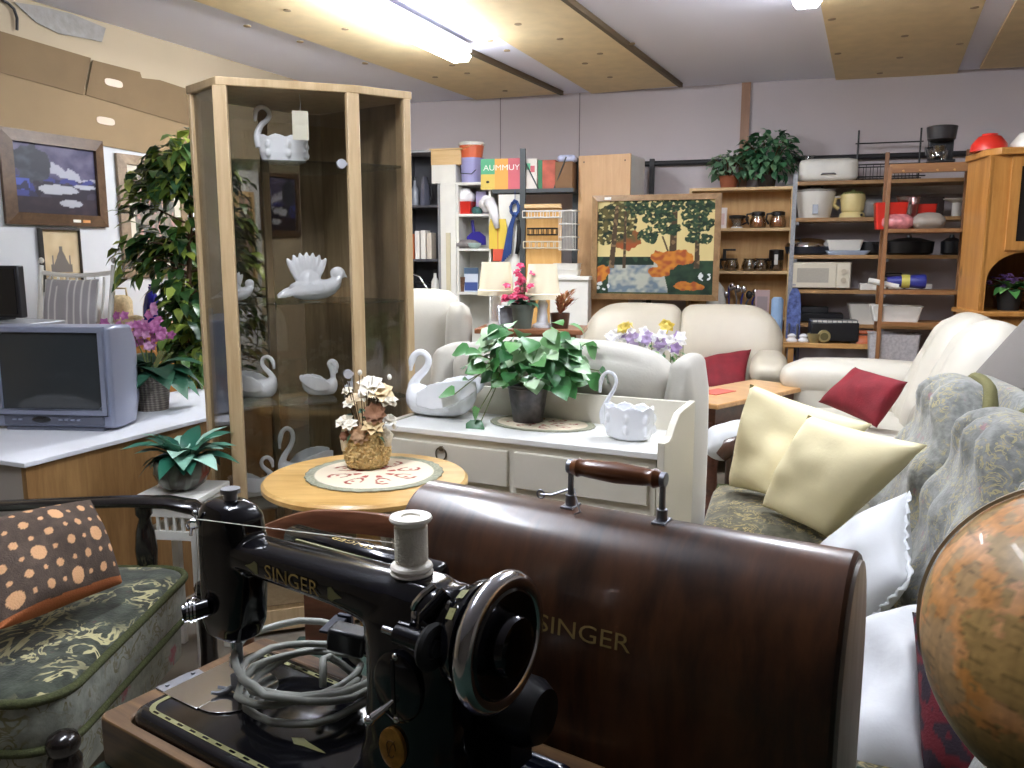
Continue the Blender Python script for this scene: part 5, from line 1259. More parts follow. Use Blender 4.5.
# ---- loveseat under the landscape picture
lv = thing('loveseat', 'cream leather loveseat with a low buttoned back beneath the landscape picture', 'sofa', (1.22, 5.98, .0), -17)
mb = MB(); mb.soft((0, -.32, .24), (1.34, .68, .30), .06, 8); mb.build('base_frame', M_crl, lv, smooth=180)
for s in (-1, 1):
    mb = MB(); mb.soft((s*.275, -.38, .44), (.545, .54, .16), .06, 8, (0, .02, .03)); mb.build('seat_cushion', M_crl, lv, smooth=180)
    def crown(p, s=s):
        q = p.copy(); u = p.x*s/.36
        q.z -= .16*max(0, u)**3*(p.z > 0)
        return q
    mb = MB(); 
    def warp(p, s=s):
        q = p.copy(); u = p.x*s/.355
        if p.z > 0: q.z -= .17*max(0, u)**3.5*(p.z/.29)
        if p.y < 0:
            q.y -= .035*math.sin(max(0, min(1, p.z/.58+.5))*PI); q.y += .02*max(0, 1-abs(p.z/.58+.18)*7)*abs(math.cos(p.x*PI*8))
        return q
    mb.soft((0, 0, 0), (.71, .20, .60), .085, 18, (0, .02, .01), None, warp); E = Euler((rad(-12), 0, 0)).to_matrix()
    mb.v = [tuple(E @ V(p)+V((s*.352, .02, .765))) for p in mb.v]; bc = mb.build('back_cushion', M_crl, lv, smooth=180)
    for k in range(4):
        mb = MB(); mb.ell((s*.357-.2+.13*k, -.115, .70), (.011, .009, .011), 8, 6); mb.build('tuft_button', M_crl, bc)
    mb = MB(); mb.soft((s*.64, -.33, .45), (.18, .64, .46), .08, 8, (0, .02, .03)); mb.soft((s*.62, -.36, .68), (.24, .60, .17), .08, 8, (0, .02, .02)); mb.build('arm', M_crl, lv, smooth=180)
    for y in (-.60, -.04): mb = MB(); mb.box((s*.6, y, .05), (.06, .06, .1)); mb.build('leg', M_dark, lv)
Rl = MX.Translation((1.22, 5.98, 0)) @ MX.Rotation(rad(-17), 4, 'Z')
cushion('red_cushion', 'dark red cushion in the corner of the cream loveseat', 'cushion', [Rl @ V((.12, -.46, .50)), Rl @ V((.48, -.42, .52)), Rl @ V((.50, -.18, .78)), Rl @ V((.14, -.20, .70))], .14, M_red, seed=4)
# ---- sofa standing with its back to the white sideboard
bs = thing('high_back_sofa', 'grey cream sofa standing back to back with the white sideboard', 'sofa', (.565, 2.76, 0), -25.5)
Wb = .99      # local: back plane at y=0 facing the camera, seat to +y, x from -Wb to 0
mb = MB(); mb.soft((-Wb/2, .10, .56), (Wb, .14, .72), .05, 8, (0, .015, 0)); mb.build('back_panel', M_creamg, bs, smooth=180)
def warp(p):
    q = p.copy(); q.y += .008*math.sin(p.x*48)*max(0, p.z/.12+.2); u = p.x/(Wb/2); q.z -= .04*max(0, u-.5)/.5*(p.z > -.05); q.z -= .03*max(0, -u-.6); return q
mb = MB(); mb.soft((-Wb/2, .16, .975), (Wb-.12, .26, .21), .09, 22, (0, .02, .03), None, warp); hc2 = mb.build('head_cushion', M_creamg, bs, smooth=180)
mb = MB(); mb.tube([(-Wb+.08, .036, .885), (-Wb/2, .028, .885), (-.08, .036, .868)], .012, 8); mb.build('piping', M_creamg, hc2, smooth=60)
for s in (0, -1):
    x = s*Wb+(-.02 if s == 0 else .02)
    def warp(p):
        q = p.copy(); t_ = (p.z+.5)/1.0; q.y = p.y*(.62+.38*math.sin(max(0, min(1, t_))*PI*.75)) ; q.x += .05*max(0, .35-t_)*(1 if s == 0 else -1)*-1; return q
    mb = MB(); mb.soft((x, .20, .535), (.095, .36, 1.03), .07, 12, (.01, .02, .02), None, warp); mb.build('wing_arm', M_creamg, bs, smooth=180)
mb = MB(); mb.soft((-Wb/2, .42, .30), (Wb-.14, .50, .30), .06, 8, (0, 0, .03)); mb.build('seat', M_creamg, bs, smooth=180)
for x in (-.08, -Wb+.08):
    for y in (.1, .58): mb = MB(); mb.box((x, y, .06), (.05, .05, .12)); mb.build('leg', M_dark, bs)
# ---- armchair at the back behind the cabinet
ba = thing('recliner', 'grey high-backed armchair behind the glass cabinet in front of the shelves', 'armchair', (-.64, 4.75, -.03), -8)
mb = MB(); mb.soft((0, .34, .84), (.56, .22, .78), .10, 10, (0, .03, .02), (-10, 0, 0)); mb.build('backrest', M_creamg, ba, smooth=180)
mb = MB(); mb.soft((0, -.06, .38), (.54, .62, .2), .07, 8, (0, 0, .03)); mb.build('seat', M_creamg, ba, smooth=180)
mb = MB(); mb.soft((0, 0, .2), (.6, .7, .22), .05, 6); mb.build('base_frame', M_creamg, ba, smooth=180)
for s in (-1, 1):
    mb = MB(); mb.soft((s*.34, -.04, .38), (.16, .72, .5), .07, 8, (.01, .02, .02)); mb.build('arm', M_creamg, ba, smooth=180)
    mb = MB(); mb.soft((s*.29, .24, .93), (.12, .26, .46), .055, 8, (.01, 0, .01), (-10, 0, 0)); mb.build('wing', M_creamg, ba, smooth=180)
    for y in (-.3, .3): mb = MB(); mb.box((s*.25, y, .045), (.05, .05, .09)); mb.build('leg', M_dark, ba)
# ---- cream sofa behind the flowered one
cs2 = thing('cream_sofa', 'cream leather sofa with plump back behind the flowered sofa', 'sofa', (1.66, 4.76, -.02), -108.2)
CLN = 1.08
mb = MB(); mb.soft((CLN/2-.02, .40, .24), (CLN+.1, .80, .30), .06, 8); mb.build('base_frame', M_cream, cs2, smooth=180)
mb = MB(); mb.soft((-.09, .36, .56), (.22, .86, .50), .10, 10, (0, .02, .03)); mb.soft((-.09, .34, .73), (.26, .84, .2), .095, 10, (0, .02, .02)); mb.build('arm', M_cream, cs2, smooth=180)
for k in range(2):
    x = CLN/4+k*CLN/2
    mb = MB(); mb.soft((x, .30, .47), (CLN/2-.01, .62, .2), .08, 8, (0, .02, .03)); mb.build('seat_cushion', M_cream, cs2, smooth=180)
    def warp(p):
        q = p.copy(); q.y += .010*math.sin(p.x*40+p.z*6)*(1 if p.z < .1 else .4); q.x *= 1-.18*max(0, p.z/.36)**2; return q
    mb = MB(); mb.soft((0, 0, 0), (CLN/2+.03, .30, .72), .14, 16, (0, .03, .02), None, warp); E = Euler((rad(-20), 0, 0)).to_matrix()
    mb.v = [tuple(E @ V(p)+V((x, .74, .78))) for p in mb.v]; mb.build('back_cushion', M_cream, cs2, smooth=180)
mb = MB(); mb.soft((CLN/2, .92, .56), (CLN, .12, .76), .05, 8, (0, .01, 0), (-10, 0, 0)); mb.build('sofa_back', M_cream, cs2, smooth=180)
for x in (.0, CLN-.05):
    for y in (.08, .74): mb = MB(); mb.box((x, y, .045), (.06, .06, .09)); mb.build('leg', M_dark, cs2)
cushion('red_cushion', 'dark red cushion leaning on the cream sofa behind the yellow cushions', 'cushion', [at(818, 402, 4.25), at(877, 428, 3.85), at(908, 382, 3.8), at(855, 367, 4.25)], .14, M_red, seed=6)
# ---- coffee table
ct = [atz(p[0], p[1], .66) for p in ((705, 403), (763, 409), (769, 383), (713, 374))]
cc = sum(ct, V())/4; dx_ = (ct[1]-ct[0]+ct[2]-ct[3])/2; CZ = math.degrees(math.atan2(dx_.y, dx_.x))
cw = dx_.length; cdp = ((ct[3]-ct[0]+ct[2]-ct[1])/2).length*.92
tb = thing('coffee_table', 'pine topped coffee table with dark turned legs beside the wing of the grey sofa', 'table', (cc.x, cc.y, 0), CZ)
mb = MB(); mb.bx(-cw/2, cw/2, -cdp/2, cdp/2, .632, .66); mb.build('tabletop', wood('light_pine_top', S(184, 136, 84), S(214, 170, 116), (1.3, 10, 10), .3, .25), tb, bevel=.006)
M_red_w = wood('dark_red_wood', S(62, 34, 24), S(98, 58, 40), (2, 12, 12), .35, .3)
mb = MB(); mb.bx(-cw/2+.04, cw/2-.04, -cdp/2+.04, cdp/2-.04, .53, .632); mb.build('apron', M_red_w, tb)
for sx in (-1, 1):
    for sy in (-1, 1):
        mb = MB(); mb.lathe([(.02, 0), (.035, .02), (.04, .10), (.022, .16), (.034, .2), (.03, .3), (.046, .42), (.03, .48), (.045, .5), (.045, .55)], 16, (sx*(cw/2-.075), sy*(cdp/2-.075), 0)); mb.build('leg', M_red_w, tb, smooth=50)
q = atz(716, 392, .66); mb = MB(); mb.bx(-.06, .06, -.10, .10, 0, .004); o = mb.build('red_cloth', mat('red_felt', S(196, 96, 84), .9), None, smooth=0, loc=(q.x+.005, q.y, .66), rot=CZ); tag(o, 'folded red cloth on the pine coffee table', 'cloth')
# ---- trough of pansies on a stand behind the sofa
q = at(648, 350, 3.95)
ps = thing('plant_stand', 'narrow stand hidden behind the grey sofa under the pansies', 'stand', (q.x, q.y, 0), -22)
mb = MB(); mb.bx(-.2, .2, -.09, .09, .80, .82); mb.build('stand_top', M_white, ps)
for x in (-.17, .17):
    for y in (-.07, .07): mb = MB(); mb.box((x, y, .4), (.025, .025, .8)); mb.build('leg', M_white, ps)
pn = thing('pansy_trough', 'trough of white, lilac and yellow pansies behind the grey sofa back', 'flower arrangement', (q.x, q.y, .82), -22)
mb = MB(); mb.loft([[V((x*k, y*k, z)) for x, y in ((-.19, -.06), (.19, -.06), (.19, .06), (-.19, .06))] for k, z in ((.85, 0), (1, .1), (.96, .1), (.9, .085))]); mb.build('trough', M_white, pn, smooth=0)
r = random.Random(12); cols = [('white_pansy', [S(224, 220, 224), S(240, 238, 240), S(230, 226, 214)]), ('lilac_pansy', [S(172, 150, 190), S(196, 176, 208), S(150, 122, 170)]), ('yellow_pansy', [S(216, 190, 80), S(230, 208, 110), S(206, 176, 60)])]
for nm, cs_ in cols:
    mb = MB()
    for i in range({'white_pansy': 34, 'lilac_pansy': 20, 'yellow_pansy': 6}[nm]):
        u = r.uniform(-.19, .17)
        if nm == 'yellow_pansy': u = (-.12, -.1, -.11, .07, .09, .08)[i]
        z = (.19+r.uniform(-.05, .05)-.25*max(0, abs(u)-.12)) if nm != 'yellow_pansy' else .255+r.uniform(-.015, .02)
        blossom(mb, V((u, r.uniform(-.07, .05), z)), .035, 5, (r.uniform(-.5, .5), -1, .5), i)
    mb.build(nm+'_blossom', leafmat(nm, cs_, .7), pn, recalc=False)
mb = MB(); foliage(mb, (0, 0, .14), (.19, .07, .06), 60, .05, .02, 9); mb.build('foliage', G_mid, pn, recalc=False)
mb = MB()
for i in range(12): x = -.16+.03*i; mb.tube([(x, 0, .08), (x, -.02, .2)], .002, 5)
mb.build('stem', M_stem, pn)
# ---- standing lamp at the far edge of the frame
lp = at(985, 383, 3.3)
ls = thing('floor_lamp', 'floor lamp with a wide grey-beige cone shade behind the flowered sofa', 'lamp', (lp.x+.31, lp.y+.02, 0), 0)
mb = MB(); mb.lathe([(.13, 0), (.13, .015), (.02, .03), (.012, .05), (.012, lp.z+.2)], 20); mb.build('lamp_stand', M_dark, ls, smooth=40)
mb = MB(); mb.lathe([(.31, lp.z), (.10, lp.z+.31), (.094, lp.z+.31), (.303, lp.z)], 40, cap=False); mb.build('lamp_shade', mat('grey_beige_shade', S(104, 99, 94), .85, bmp=.2, bs=120), ls, smooth=40)
mb = MB(); mb.cyl((0, 0, lp.z+.1), (0, 0, lp.z+.22), .018, n=10); mb.build('socket', M_steel, ls)
mb = MB()
for k in range(3): mb.cyl((0, 0, lp.z+.27), (.1*math.cos(k*2.094), .1*math.sin(k*2.094), lp.z+.305), .0025, n=6)
mb.build('shade_spider', M_steel, ls)
# ================================================================== back of the hall: cabinets, shelves and what stands on them
def board(mb, x0, x1, y0, y1, z0, z1): mb.bx(x0, x1, y0, y1, z0, z1)
def place(name, label, cat, X, Y, z, rz=BK, group=None): return thing(name, label, cat, (X, Y, z), rz, group)
class Fr:                # a frame standing square to the back wall: x along it, y into it
    def __init__(s, X, Y, rz=BK): s.M = MX.Translation((X, Y, 0)) @ MX.Rotation(rad(rz), 4, 'Z'); s.rz = rz
    def __call__(s, x, y, z): return s.M @ V((x, y, z))
    def hit(s, px, py, y):   # point of the plane y = const seen at a pixel -> (x, z)
        I = s.M.inverted(); o = I @ V((0, 0, EYE)); d = (I.to_3x3()) @ ray(px, py); t_ = (y-o.y)/d.y; p = o+d*t_; return p.x, p.z
# ---- tall plain cupboard
tc = place('tall_cupboard', 'tall plain beech cupboard with a white side behind the landscape picture', 'cupboard', *at(602, 300, 6.72).to_2d(), 0, -25)
mb = MB(); mb.bx(-.215, .215, 0, .018, .02, 2.2); tcd = mb.build('back_panel', wood('flat_beech', S(196, 154, 108), S(214, 174, 128), (10, 10, 1), .5), tc)
mb = MB(); mb.bx(-.213, .213, .018, .40, .02, 2.195); mb.build('carcass', M_white, tc)
for x in (-.17, .17):
    mb = MB(); mb.cyl((x, -.001, 2.15), (x, .002, 2.15), .007, n=8); mb.build('cap_screw', M_batten, tcd)
mb = MB(); mb.bx(-.2, .2, .02, .34, 0, .02); mb.build('plinth', M_dark, tc)
# ---- landscape tapestry
tp0, tp1 = at(591, 298, 6.60), at(718, 302, 6.28); tm = (tp0+tp1)/2; tdv = tp1-tp0; TZ = math.degrees(math.atan2(tdv.y, tdv.x)); TW = tdv.length; TH = 0.80
tp = thing('landscape_picture', 'large framed needlework of trees and a stream standing on the cream loveseat', 'picture', (tm.x, tm.y, tm.z+.0), TZ)
mb = MB(); rect_frame(mb, TW-.09, TH-.09, .045, -.014, .016, .045, lip=.012); mb.build('frame', wood('taupe_gilt_frame', S(128, 98, 64), S(160, 128, 90), (6, 6, 6), .4, .2), tp, smooth=0)
mb = MB(); mb.bx(-TW/2+.01, TW/2-.01, .01, .018, .01, TH-.01); mb.build('backing', M_dark, tp, smooth=0)
mb = MB(); mb.bx(-TW/2+.10, -TW/2+.15, -.003, -.0165, TH-.035, TH-.015); mb.build('price_tag', M_white, tp, smooth=0)
def tapestry(u, v):
    n = NZ.fractal(V((u*9, v*9, 2)), 1, 2, 3); n2 = NZ.noise(V((u*22, v*22, 5))); c = V(S(206, 188, 132))
    dk, gr, ol, og, rd, wt, tr = V(S(28, 44, 34)), V(S(44, 68, 48)), V(S(92, 84, 48)), V(S(190, 122, 44)), V(S(150, 76, 40)), V(S(170, 172, 160)), V(S(74, 58, 42))
    if v < .33: c = ol.lerp(gr, .5+.5*n)
    bank = .36+.03*n
    if v < bank and u < .62 and v > .02: c = wt.lerp(V(S(104, 120, 132)), max(0, min(1, .4+n*1.2+n2)))
    if v < .36 and (u < .1 or u > .56+.2*(.36-v)): c = gr.lerp(dk, max(0, min(1, .5+n)))
    if abs(v-.36) < .045 and u < .5: c = dk if n2 < .2 else gr
    def blob(x, y, rx, ry, k=.55): return ((u-x)/rx)**2+((v-y)/ry)**2 < 1+k*(n+n2*.7)
    if blob(.27, .58, .13, .12): c = rd.lerp(ol, max(0, n+.4))
    if blob(.14, .80, .2, .2) or blob(.06, .62, .08, .1): c = ol.lerp(dk, max(0, min(1, .35+n2*1.6)))
    if (blob(.14, .80, .2, .2) or blob(.06, .62, .08, .1)) and NZ.noise(V((u*34, v*34, 6))) > .3: c = V(S(190, 178, 124))
    for x, w, l in ((.13, .022, .25), (.24, .012, .05), (.655, .03, .06), (.86, .02, .0)):
        xx = x+l*(v-.3)*.25
        if abs(u-xx) < w*(1.3-.6*v) and .28 < v < .95: c = tr if n2 < .25 else V(S(120, 98, 72))
    if abs(u-(.62-.9*(v-.45)*.35)) < .008 and .45 < v < .62: c = tr
    for x, y, rx, ry in ((.42, .93, .16, .10), (.52, .80, .15, .10), (.45, .63, .10, .08), (.62, .70, .10, .07), (.65, .95, .09, .07), (.84, .90, .17, .13), (.88, .74, .13, .08), (.86, .60, .12, .06), (.32, .97, .08, .05)):
        if blob(x, y, rx, ry, .8) and NZ.noise(V((u*30, v*30, 9))) < .34:
            m3 = NZ.noise(V((u*40, v*46, 3))); c = dk.lerp(gr, max(0, min(1, .5+n2*1.6)))
            if m3 > .22: c = c.lerp(V(S(112, 118, 74)), .55)
    for x, y, rx, ry in ((.60, .37, .13, .10), (.72, .40, .11, .09), (.55, .24, .09, .07), (.04, .22, .07, .10), (.80, .09, .12, .05)):
        if blob(x, y, rx, ry, .6): c = og.lerp(rd, max(0, min(1, .4+n2*1.6)))
    if (blob(.93, .2, .05, .05, .3) or blob(.05, .08, .06, .05, .3)) and n2 > .1: c = V(S(210, 214, 214))
    return tuple(c)
canvas(TW-.086, TH-.086, 210, 170, tapestry, 'needlework', attrmat('needlework', .85, .3, 300), tp, .004, .043)
# ---- bookcase with coffee jugs
B0 = Fr(*at(791, 260, 6.56).to_2d())
bw_, bd_, bh_ = .80, .24, at(745, 187, 6.66).z
bc = thing('bookcase', 'light veneer bookcase with coffee jugs on its shelves', 'bookcase', B0(-bw_/2, 0, 0), BK)
for s in (-1, 1): mb = MB(); mb.bx(s*(bw_/2)-.011-s*.011, s*(bw_/2)+.011-s*.011, 0, bd_, 0, bh_); mb.build('side', M_beech, bc)
mb = MB(); mb.bx(-bw_/2, bw_/2, bd_-.006, bd_, .04, bh_); mb.build('back_panel', wood('golden_back', S(186, 142, 84), S(206, 164, 104), (10, 10, 1), .5), bc)
BSZ = [at(745, 228, 6.66).z, at(745, 271, 6.66).z, .93, .55, .06]
for z in [bh_]+BSZ: mb = MB(); mb.bx(-bw_/2+.02, bw_/2-.02, .0, bd_-.006, z-.022, z); mb.build('shelf', M_beech_x, bc)
def onshelf(F, px, z, y):           # shelf height z, depth y behind the front edge
    x, _ = F.hit(px, 200, y); return F(x, y, z)
M_jugb = mat('dark_jug_plastic', S(30, 26, 24), .35); M_coffee = glassmat('amber_jar', (.80, .52, .30), .08); M_amber = glassmat('yellow_handle', (.9, .66, .16), .1)
M_orange_fill = mat('orange_powder', S(206, 128, 66), .7)
def jar(px, z, label, y=.12):
    t = thing('coffee_jar', label, 'jar', onshelf(B0, px, z, y), BK)
    mb = MB(); mb.lathe([(.05, 0), (.062, .01), (.064, .05), (.05, .09), (.048, .10), (.045, .10), (.046, .09), (.058, .05), (.056, .012), (.001, .008)], 24); g_ = mb.build('glass_body', M_jar, t, smooth=50)
    mb = MB(); mb.lathe([(.001, .010), (.054, .012), (.056, .05), (.046, .084), (.001, .084)], 20); mb.build('contents', M_orange_fill, t, smooth=50)
    mb = MB(); mb.lathe([(.05, .098), (.053, .10), (.053, .125), (.04, .132), (.001, .134)], 20); mb.build('lid', M_jugb, t, smooth=40)
    mb = MB(); mb.tube([(-.045, -.02, .115), (-.085, -.03, .11), (-.092, -.03, .07), (-.07, -.025, .03)], .008, 8); mb.build('handle', M_jugb, t, smooth=60); return t
jar(759, BSZ[0], 'orange filled coffee jug next to the clear glass jug on the upper bookcase shelf'); jar(779, BSZ[0], 'orange filled coffee jug next to the bookcase side on its upper shelf')
t = thing('glass_jug', 'clear glass jug with dark band between the white box and the orange jugs', 'jug', onshelf(B0, 738, BSZ[0], .12), BK)
mb = MB(); mb.lathe([(.04, .012), (.036, .03), (.06, .10), (.056, .10), (.03, .03), (.001, .016)], 24); mb.build('glass_body', M_jar, t, smooth=50)
mb = MB(); mb.lathe([(.059, .078), (.064, .082), (.066, .10), (.06, .104), (.05, .1)], 24); mb.build('collar', M_jugb, t); mb = MB(); mb.lathe([(.001, 0), (.046, 0), (.046, .012), (.001, .013)], 20); mb.build('foot', M_white, t)
mb = MB(); mb.tube([(.05, 0, .095), (.085, 0, .09), (.08, 0, .05), (.04, 0, .03)], .007, 8); mb.build('handle', M_jugb, t)
t = thing('carton_box', 'narrow white printed box beside the picture on the upper bookcase shelf', 'box', onshelf(B0, 723, BSZ[0], .12), BK)
mb = MB(); mb.bx(-.035, .035, -.03, .03, 0, .165); mb.build('carton', mat('printed_white', S(222, 212, 206), .5), t); mb = MB(); mb.bx(-.02, .02, -.0306, -.0295, .03, .12); mb.build('print_panel', mat('pink_print', S(206, 176, 168), .5), t, smooth=0)
def jug2(px, label, hm, kind):
    t = thing('coffee_pot', label, 'coffee pot', onshelf(B0, px, BSZ[1], .12), BK)
    mb = MB(); mb.lathe([(.04, 0), (.058, .01), (.062, .04), (.05, .08), (.042, .092), (.038, .09), (.056, .04), (.05, .012), (.001, .008)], 24); mb.build('glass_body', M_jar, t, smooth=50)
    mb = MB(); sx = -1 if kind == 0 else 1
    mb.tube([(sx*.04, 0, .09), (sx*.085, 0, .088), (sx*.092, 0, .05), (sx*.075, 0, .015)], .010, 8, flat=1.4); mb.build('handle', hm, t, smooth=60)
    mb = MB(); mb.lathe([(.043, .088), (.046, .09), (.046, .098), (.001, .1)], 20); mb.build('rim_band', hm if kind != 1 else M_jar, t)
    if kind == 0:
        mb = MB(); mb.bx(-.07, -.045, -.015, .015, .09, .17); mb.bx(-.07, .03, -.015, .015, .16, .175); mb.build('filter_arm', M_jugb, t, bevel=.002)
    return t
jug2(734, 'glass coffee pot with black upright arm on the middle bookcase shelf beside the picture', M_jugb, 0); jug2(752, 'glass coffee pot with a yellow handle on the middle bookcase shelf', M_amber, 1); jug2(764, 'glass coffee pot with black handle between the yellow handled pot and the tall flask', M_jugb, 2)
t = thing('thermos_flask', 'tall dark flask jug with a white label on the middle bookcase shelf', 'flask', onshelf(B0, 779, BSZ[1], .12), BK)
mb = MB(); mb.lathe([(.045, 0), (.055, .01), (.056, .08), (.052, .09)], 24); mb.build('glass_body', M_jar, t); mb = MB(); mb.lathe([(.05, .085), (.058, .09), (.056, .165), (.04, .17), (.001, .171)], 24); mb.build('hood', M_jugb, t, smooth=40); mb = MB(); mb.bx(-.014, .014, -.0605, -.055, .05, .13); mb.build('paper_label', M_white, t)
t = thing('hat_shape', 'white rounded bonnet lying on the lower bookcase shelf', 'bonnet', onshelf(B0, 720, BSZ[2], .12), BK); t.name = 'white_bonnet'
mb = MB(); mb.lathe([(.085, .0), (.08, .12), (.06, .22), (.02, .27), (.001, .275)], 20); mb.build('crown_shell', mat('white_felted', S(214, 212, 204), .7), t, smooth=60); mb = MB(); mb.lathe([(.095, .0), (.10, .006), (.08, .012)], 20); mb.build('brim', MATS['white_felted'], t)
r = random.Random(14)
for i in range(6):
    t = place('kitchen_grater', ['shiny steel utensil leaning on the lower bookcase shelf nearest the bonnet', 'blue handled steel utensil on the lower bookcase shelf', 'shiny steel ladle bundle on the lower bookcase shelf', 'second blue handled utensil amid the steel ones on the lower bookcase shelf', 'dark steel utensil holder on the lower bookcase shelf', 'steel utensil next to the pink box on the lower bookcase shelf'][i], 'utensil', *onshelf(B0, 728+6*i, BSZ[2], .10).to_2d(), BSZ[2])
    t.name = 'kitchen_utensil'; hh = .16+.08*r.random()
    mb = MB(); mb.tube([(0, 0, .0), (.01*r.uniform(-2, 2), 0, hh*.6), (.015*r.uniform(-2, 2), .01, hh)], .007, 8); mb.build('handle', M_steel if i % 2 == 0 else mat('blue_enamel', S(48, 52, 120), .3), t)
    mb = MB(); mb.ell((.01, 0, hh), (.026, .014, .034), 12, 8); mb.lathe([(.024, 0), (.026, .09), (.022, .09), (.02, .004)], 14); mb.build('head', M_metal if i != 4 else M_jugb, t)
t = thing('pink_box', 'pale pink printed box on the lower bookcase shelf', 'box', onshelf(B0, 767, BSZ[2], .10), BK); mb = MB(); mb.bx(-.055, .055, -.03, .03, 0, .21); mb.build('carton', mat('pale_pink_card', S(206, 180, 178), .6), t); mb = MB(); mb.bx(-.04, .04, -.0306, -.0295, .05, .16); mb.build('print_panel', mat('grey_print', S(176, 160, 160), .6), t, smooth=0)
# plants on the bookcase
def bush(px, name, label, R, n, potm, seed, y=.14):
    p = onshelf(B0, px, bh_, y); t = thing(name, label, 'plant', p, BK)
    mb = MB(); pot_mesh(mb, .06, .075, .10); mb.build('pot', potm, t, smooth=40)
    mb = MB(); foliage(mb, (0, 0, .10+R[2]*.8), R, n, .08, .055, seed, shell=.35); mb.build('foliage', leafmat('bush_leaf', [S(30, 74, 48), S(58, 112, 74), S(118, 164, 122)], .5) if seed % 2 else leafmat('pale_bush_leaf', [S(84, 122, 92), S(116, 150, 118), S(150, 178, 144)], .5), t, recalc=False)
    mb = MB()
    for k in range(7): a_ = k*.9; mb.tube([(0, 0, .07), (R[0]*.5*math.cos(a_), R[1]*.5*math.sin(a_), .1+R[2]), (R[0]*.8*math.cos(a_), R[1]*.8*math.sin(a_), .1+R[2]*1.3)], .004, 5)
    mb.build('stem', M_bark, t)
bush(766, 'potted_bush', 'large dark green bushy plant on top of the bookcase', (.22, .15, .19), 300, M_soil, 33); bush(728, 'potted_bush', 'smaller pale green plant in a clay pot on top of the bookcase', (.15, .12, .10), 110, MATS['terracotta'], 44)
# ironing frame in blue between bookcase and rack
t = place('folded_ironing_board', 'blue folded ironing board standing between the bookcase and the metal rack', 'ironing board', *at(793, 330, 6.35).to_2d(), 0)
mb = MB(); mb.loft([[V((x*k, y, z)) for x, y in ((-.05, -.015), (.05, -.015), (.05, .015), (-.05, .015))] for z, k in ((.1, 1), (1.0, 1), (1.12, .8), (1.17, .4))]); mb.build('board', mat('blue_patterned_cover', S(84, 98, 150), .8, vary=.5, vs=40), t, smooth=40)
for s in (-1, 1): mb = MB(); mb.tube([(s*.04, -.03, 0), (s*.03, -.03, .9)], .009, 8); mb.build('leg', M_steel, t)
p = at(777, 310, 6.38); t = place('blue_jug', 'pale blue pitcher beside the loveseat in front of the bookcase', 'jug', p.x, p.y, 0); t.name = 'laundry_tub'; t['label'] = 'pale blue rolled mat standing by the corner of the bookcase'; t['category'] = 'mat'; t.name = 'rolled_mat'
mb = MB(); mb.lathe([(.035, 0), (.045, .02), (.045, 1.08), (.03, 1.10), (.012, 1.09), (.001, 1.08)], 18); mb.build('roll', mat('pale_blue_foam', S(140, 168, 200), .7), t, smooth=40)
mb = MB(); mb.lathe([(.047, .5), (.047, .53)], 18, cap=False); mb.build('strap', M_blackmatt, t)
# ---- metal rack with pine boards
K0 = Fr(*at(792, 250, 6.48).to_2d()); KW, KD = 1.34, .34
KZ = [at(840, 180.5, 6.38).z, at(840, 217.5, 6.38).z, at(840, 255, 6.38).z, at(840, 290, 6.38).z, at(840, 324, 6.38).z, .42]
rk2 = thing('metal_rack', 'grey metal rack with pine shelf boards along the back wall', 'shelf rack', K0(0, 0, 0), BK)
M_perf = mat('grey_perforated_steel', S(150, 152, 156), .5, .3, vary=.2, vs=60)
for x in (.0, .68, KW):
    for y in (.012, KD): 
        if x == .68 and y < .1: continue
        mb = MB(); mb.bx(x-.016, x+.016, y-.012, y+.012, 0, KZ[0]+.06 if x < .5 else KZ[0]); mb.build('upright', M_perf if x < .1 else MATS['black_rail'], rk2)
for z in KZ:
    mb = MB(); mb.bx(.012, KW, 0, KD, z-.028, z); mb.build('shelf_board', wood('rack_board', S(150, 112, 68), S(182, 142, 94), (1.2, 10, 10), .45), rk2, bevel=.002)
for z in KZ[1:5]:
    for x in (.03, .68): mb = MB(); mb.bx(x-.01, x+.01, .01, KD, z-.05, z-.028); mb.build('bracket', M_perf, rk2)
def onK(px, k, y=.14): return onshelf(K0, px, KZ[k], y)
def rthing(name, label, cat, px, k, y=.14): return thing(name, label, cat, onK(px, k, y), BK)
t = rthing('bread_bin', 'white enamel bread bin on the top board of the rack', 'bread bin', 826, 0)
mb = MB(); mb.soft((0, 0, .085), (.42, .24, .17), .035, 8); mb.build('bin_body', M_white, t, smooth=180); mb = MB(); mb.tube([(-.05, -.122, .05), (-.04, -.135, .055), (.04, -.135, .055), (.05, -.122, .05)], .006, 8); mb.build('handle', M_steel, t)
t = rthing('glass_tumbler', 'small glass bowl behind the white bread bin', 'bowl', 806, 0, .29); mb = MB(); mb.lathe([(.03, 0), (.05, .02), (.055, .22), (.05, .22), (.045, .02)], 16); mb.build('glass_body', M_jar, t)
t = rthing('dish_rack', 'black wire dish rack standing on the top board of the rack', 'dish rack', 884, 0, .2)
for zz, yy in ((.03, -.1), (.03, .1), (.12, -.1), (.12, .1), (.30, .1)):
    mb = MB(); mb.tube([(-.22, yy, zz), (.26, yy, zz)], .005, 6); mb.build('wire_rail', M_black, t)
for i in range(9): x = -.2+.05*i; mb = MB(); mb.tube([(x, -.1, .12), (x, -.1, .02), (x, .1, .02), (x, .1, .12)], .0025, 5); mb.build('wire_rib', M_black, t)
for x in (-.2, .24): mb = MB(); mb.tube([(x, .1, .0), (x, .1, .40)], .007, 8); mb.build('upright', M_black, t)
t = rthing('rice_cooker', 'white rice cooker with lid on the second board of the rack', 'cooker', 815, 1)
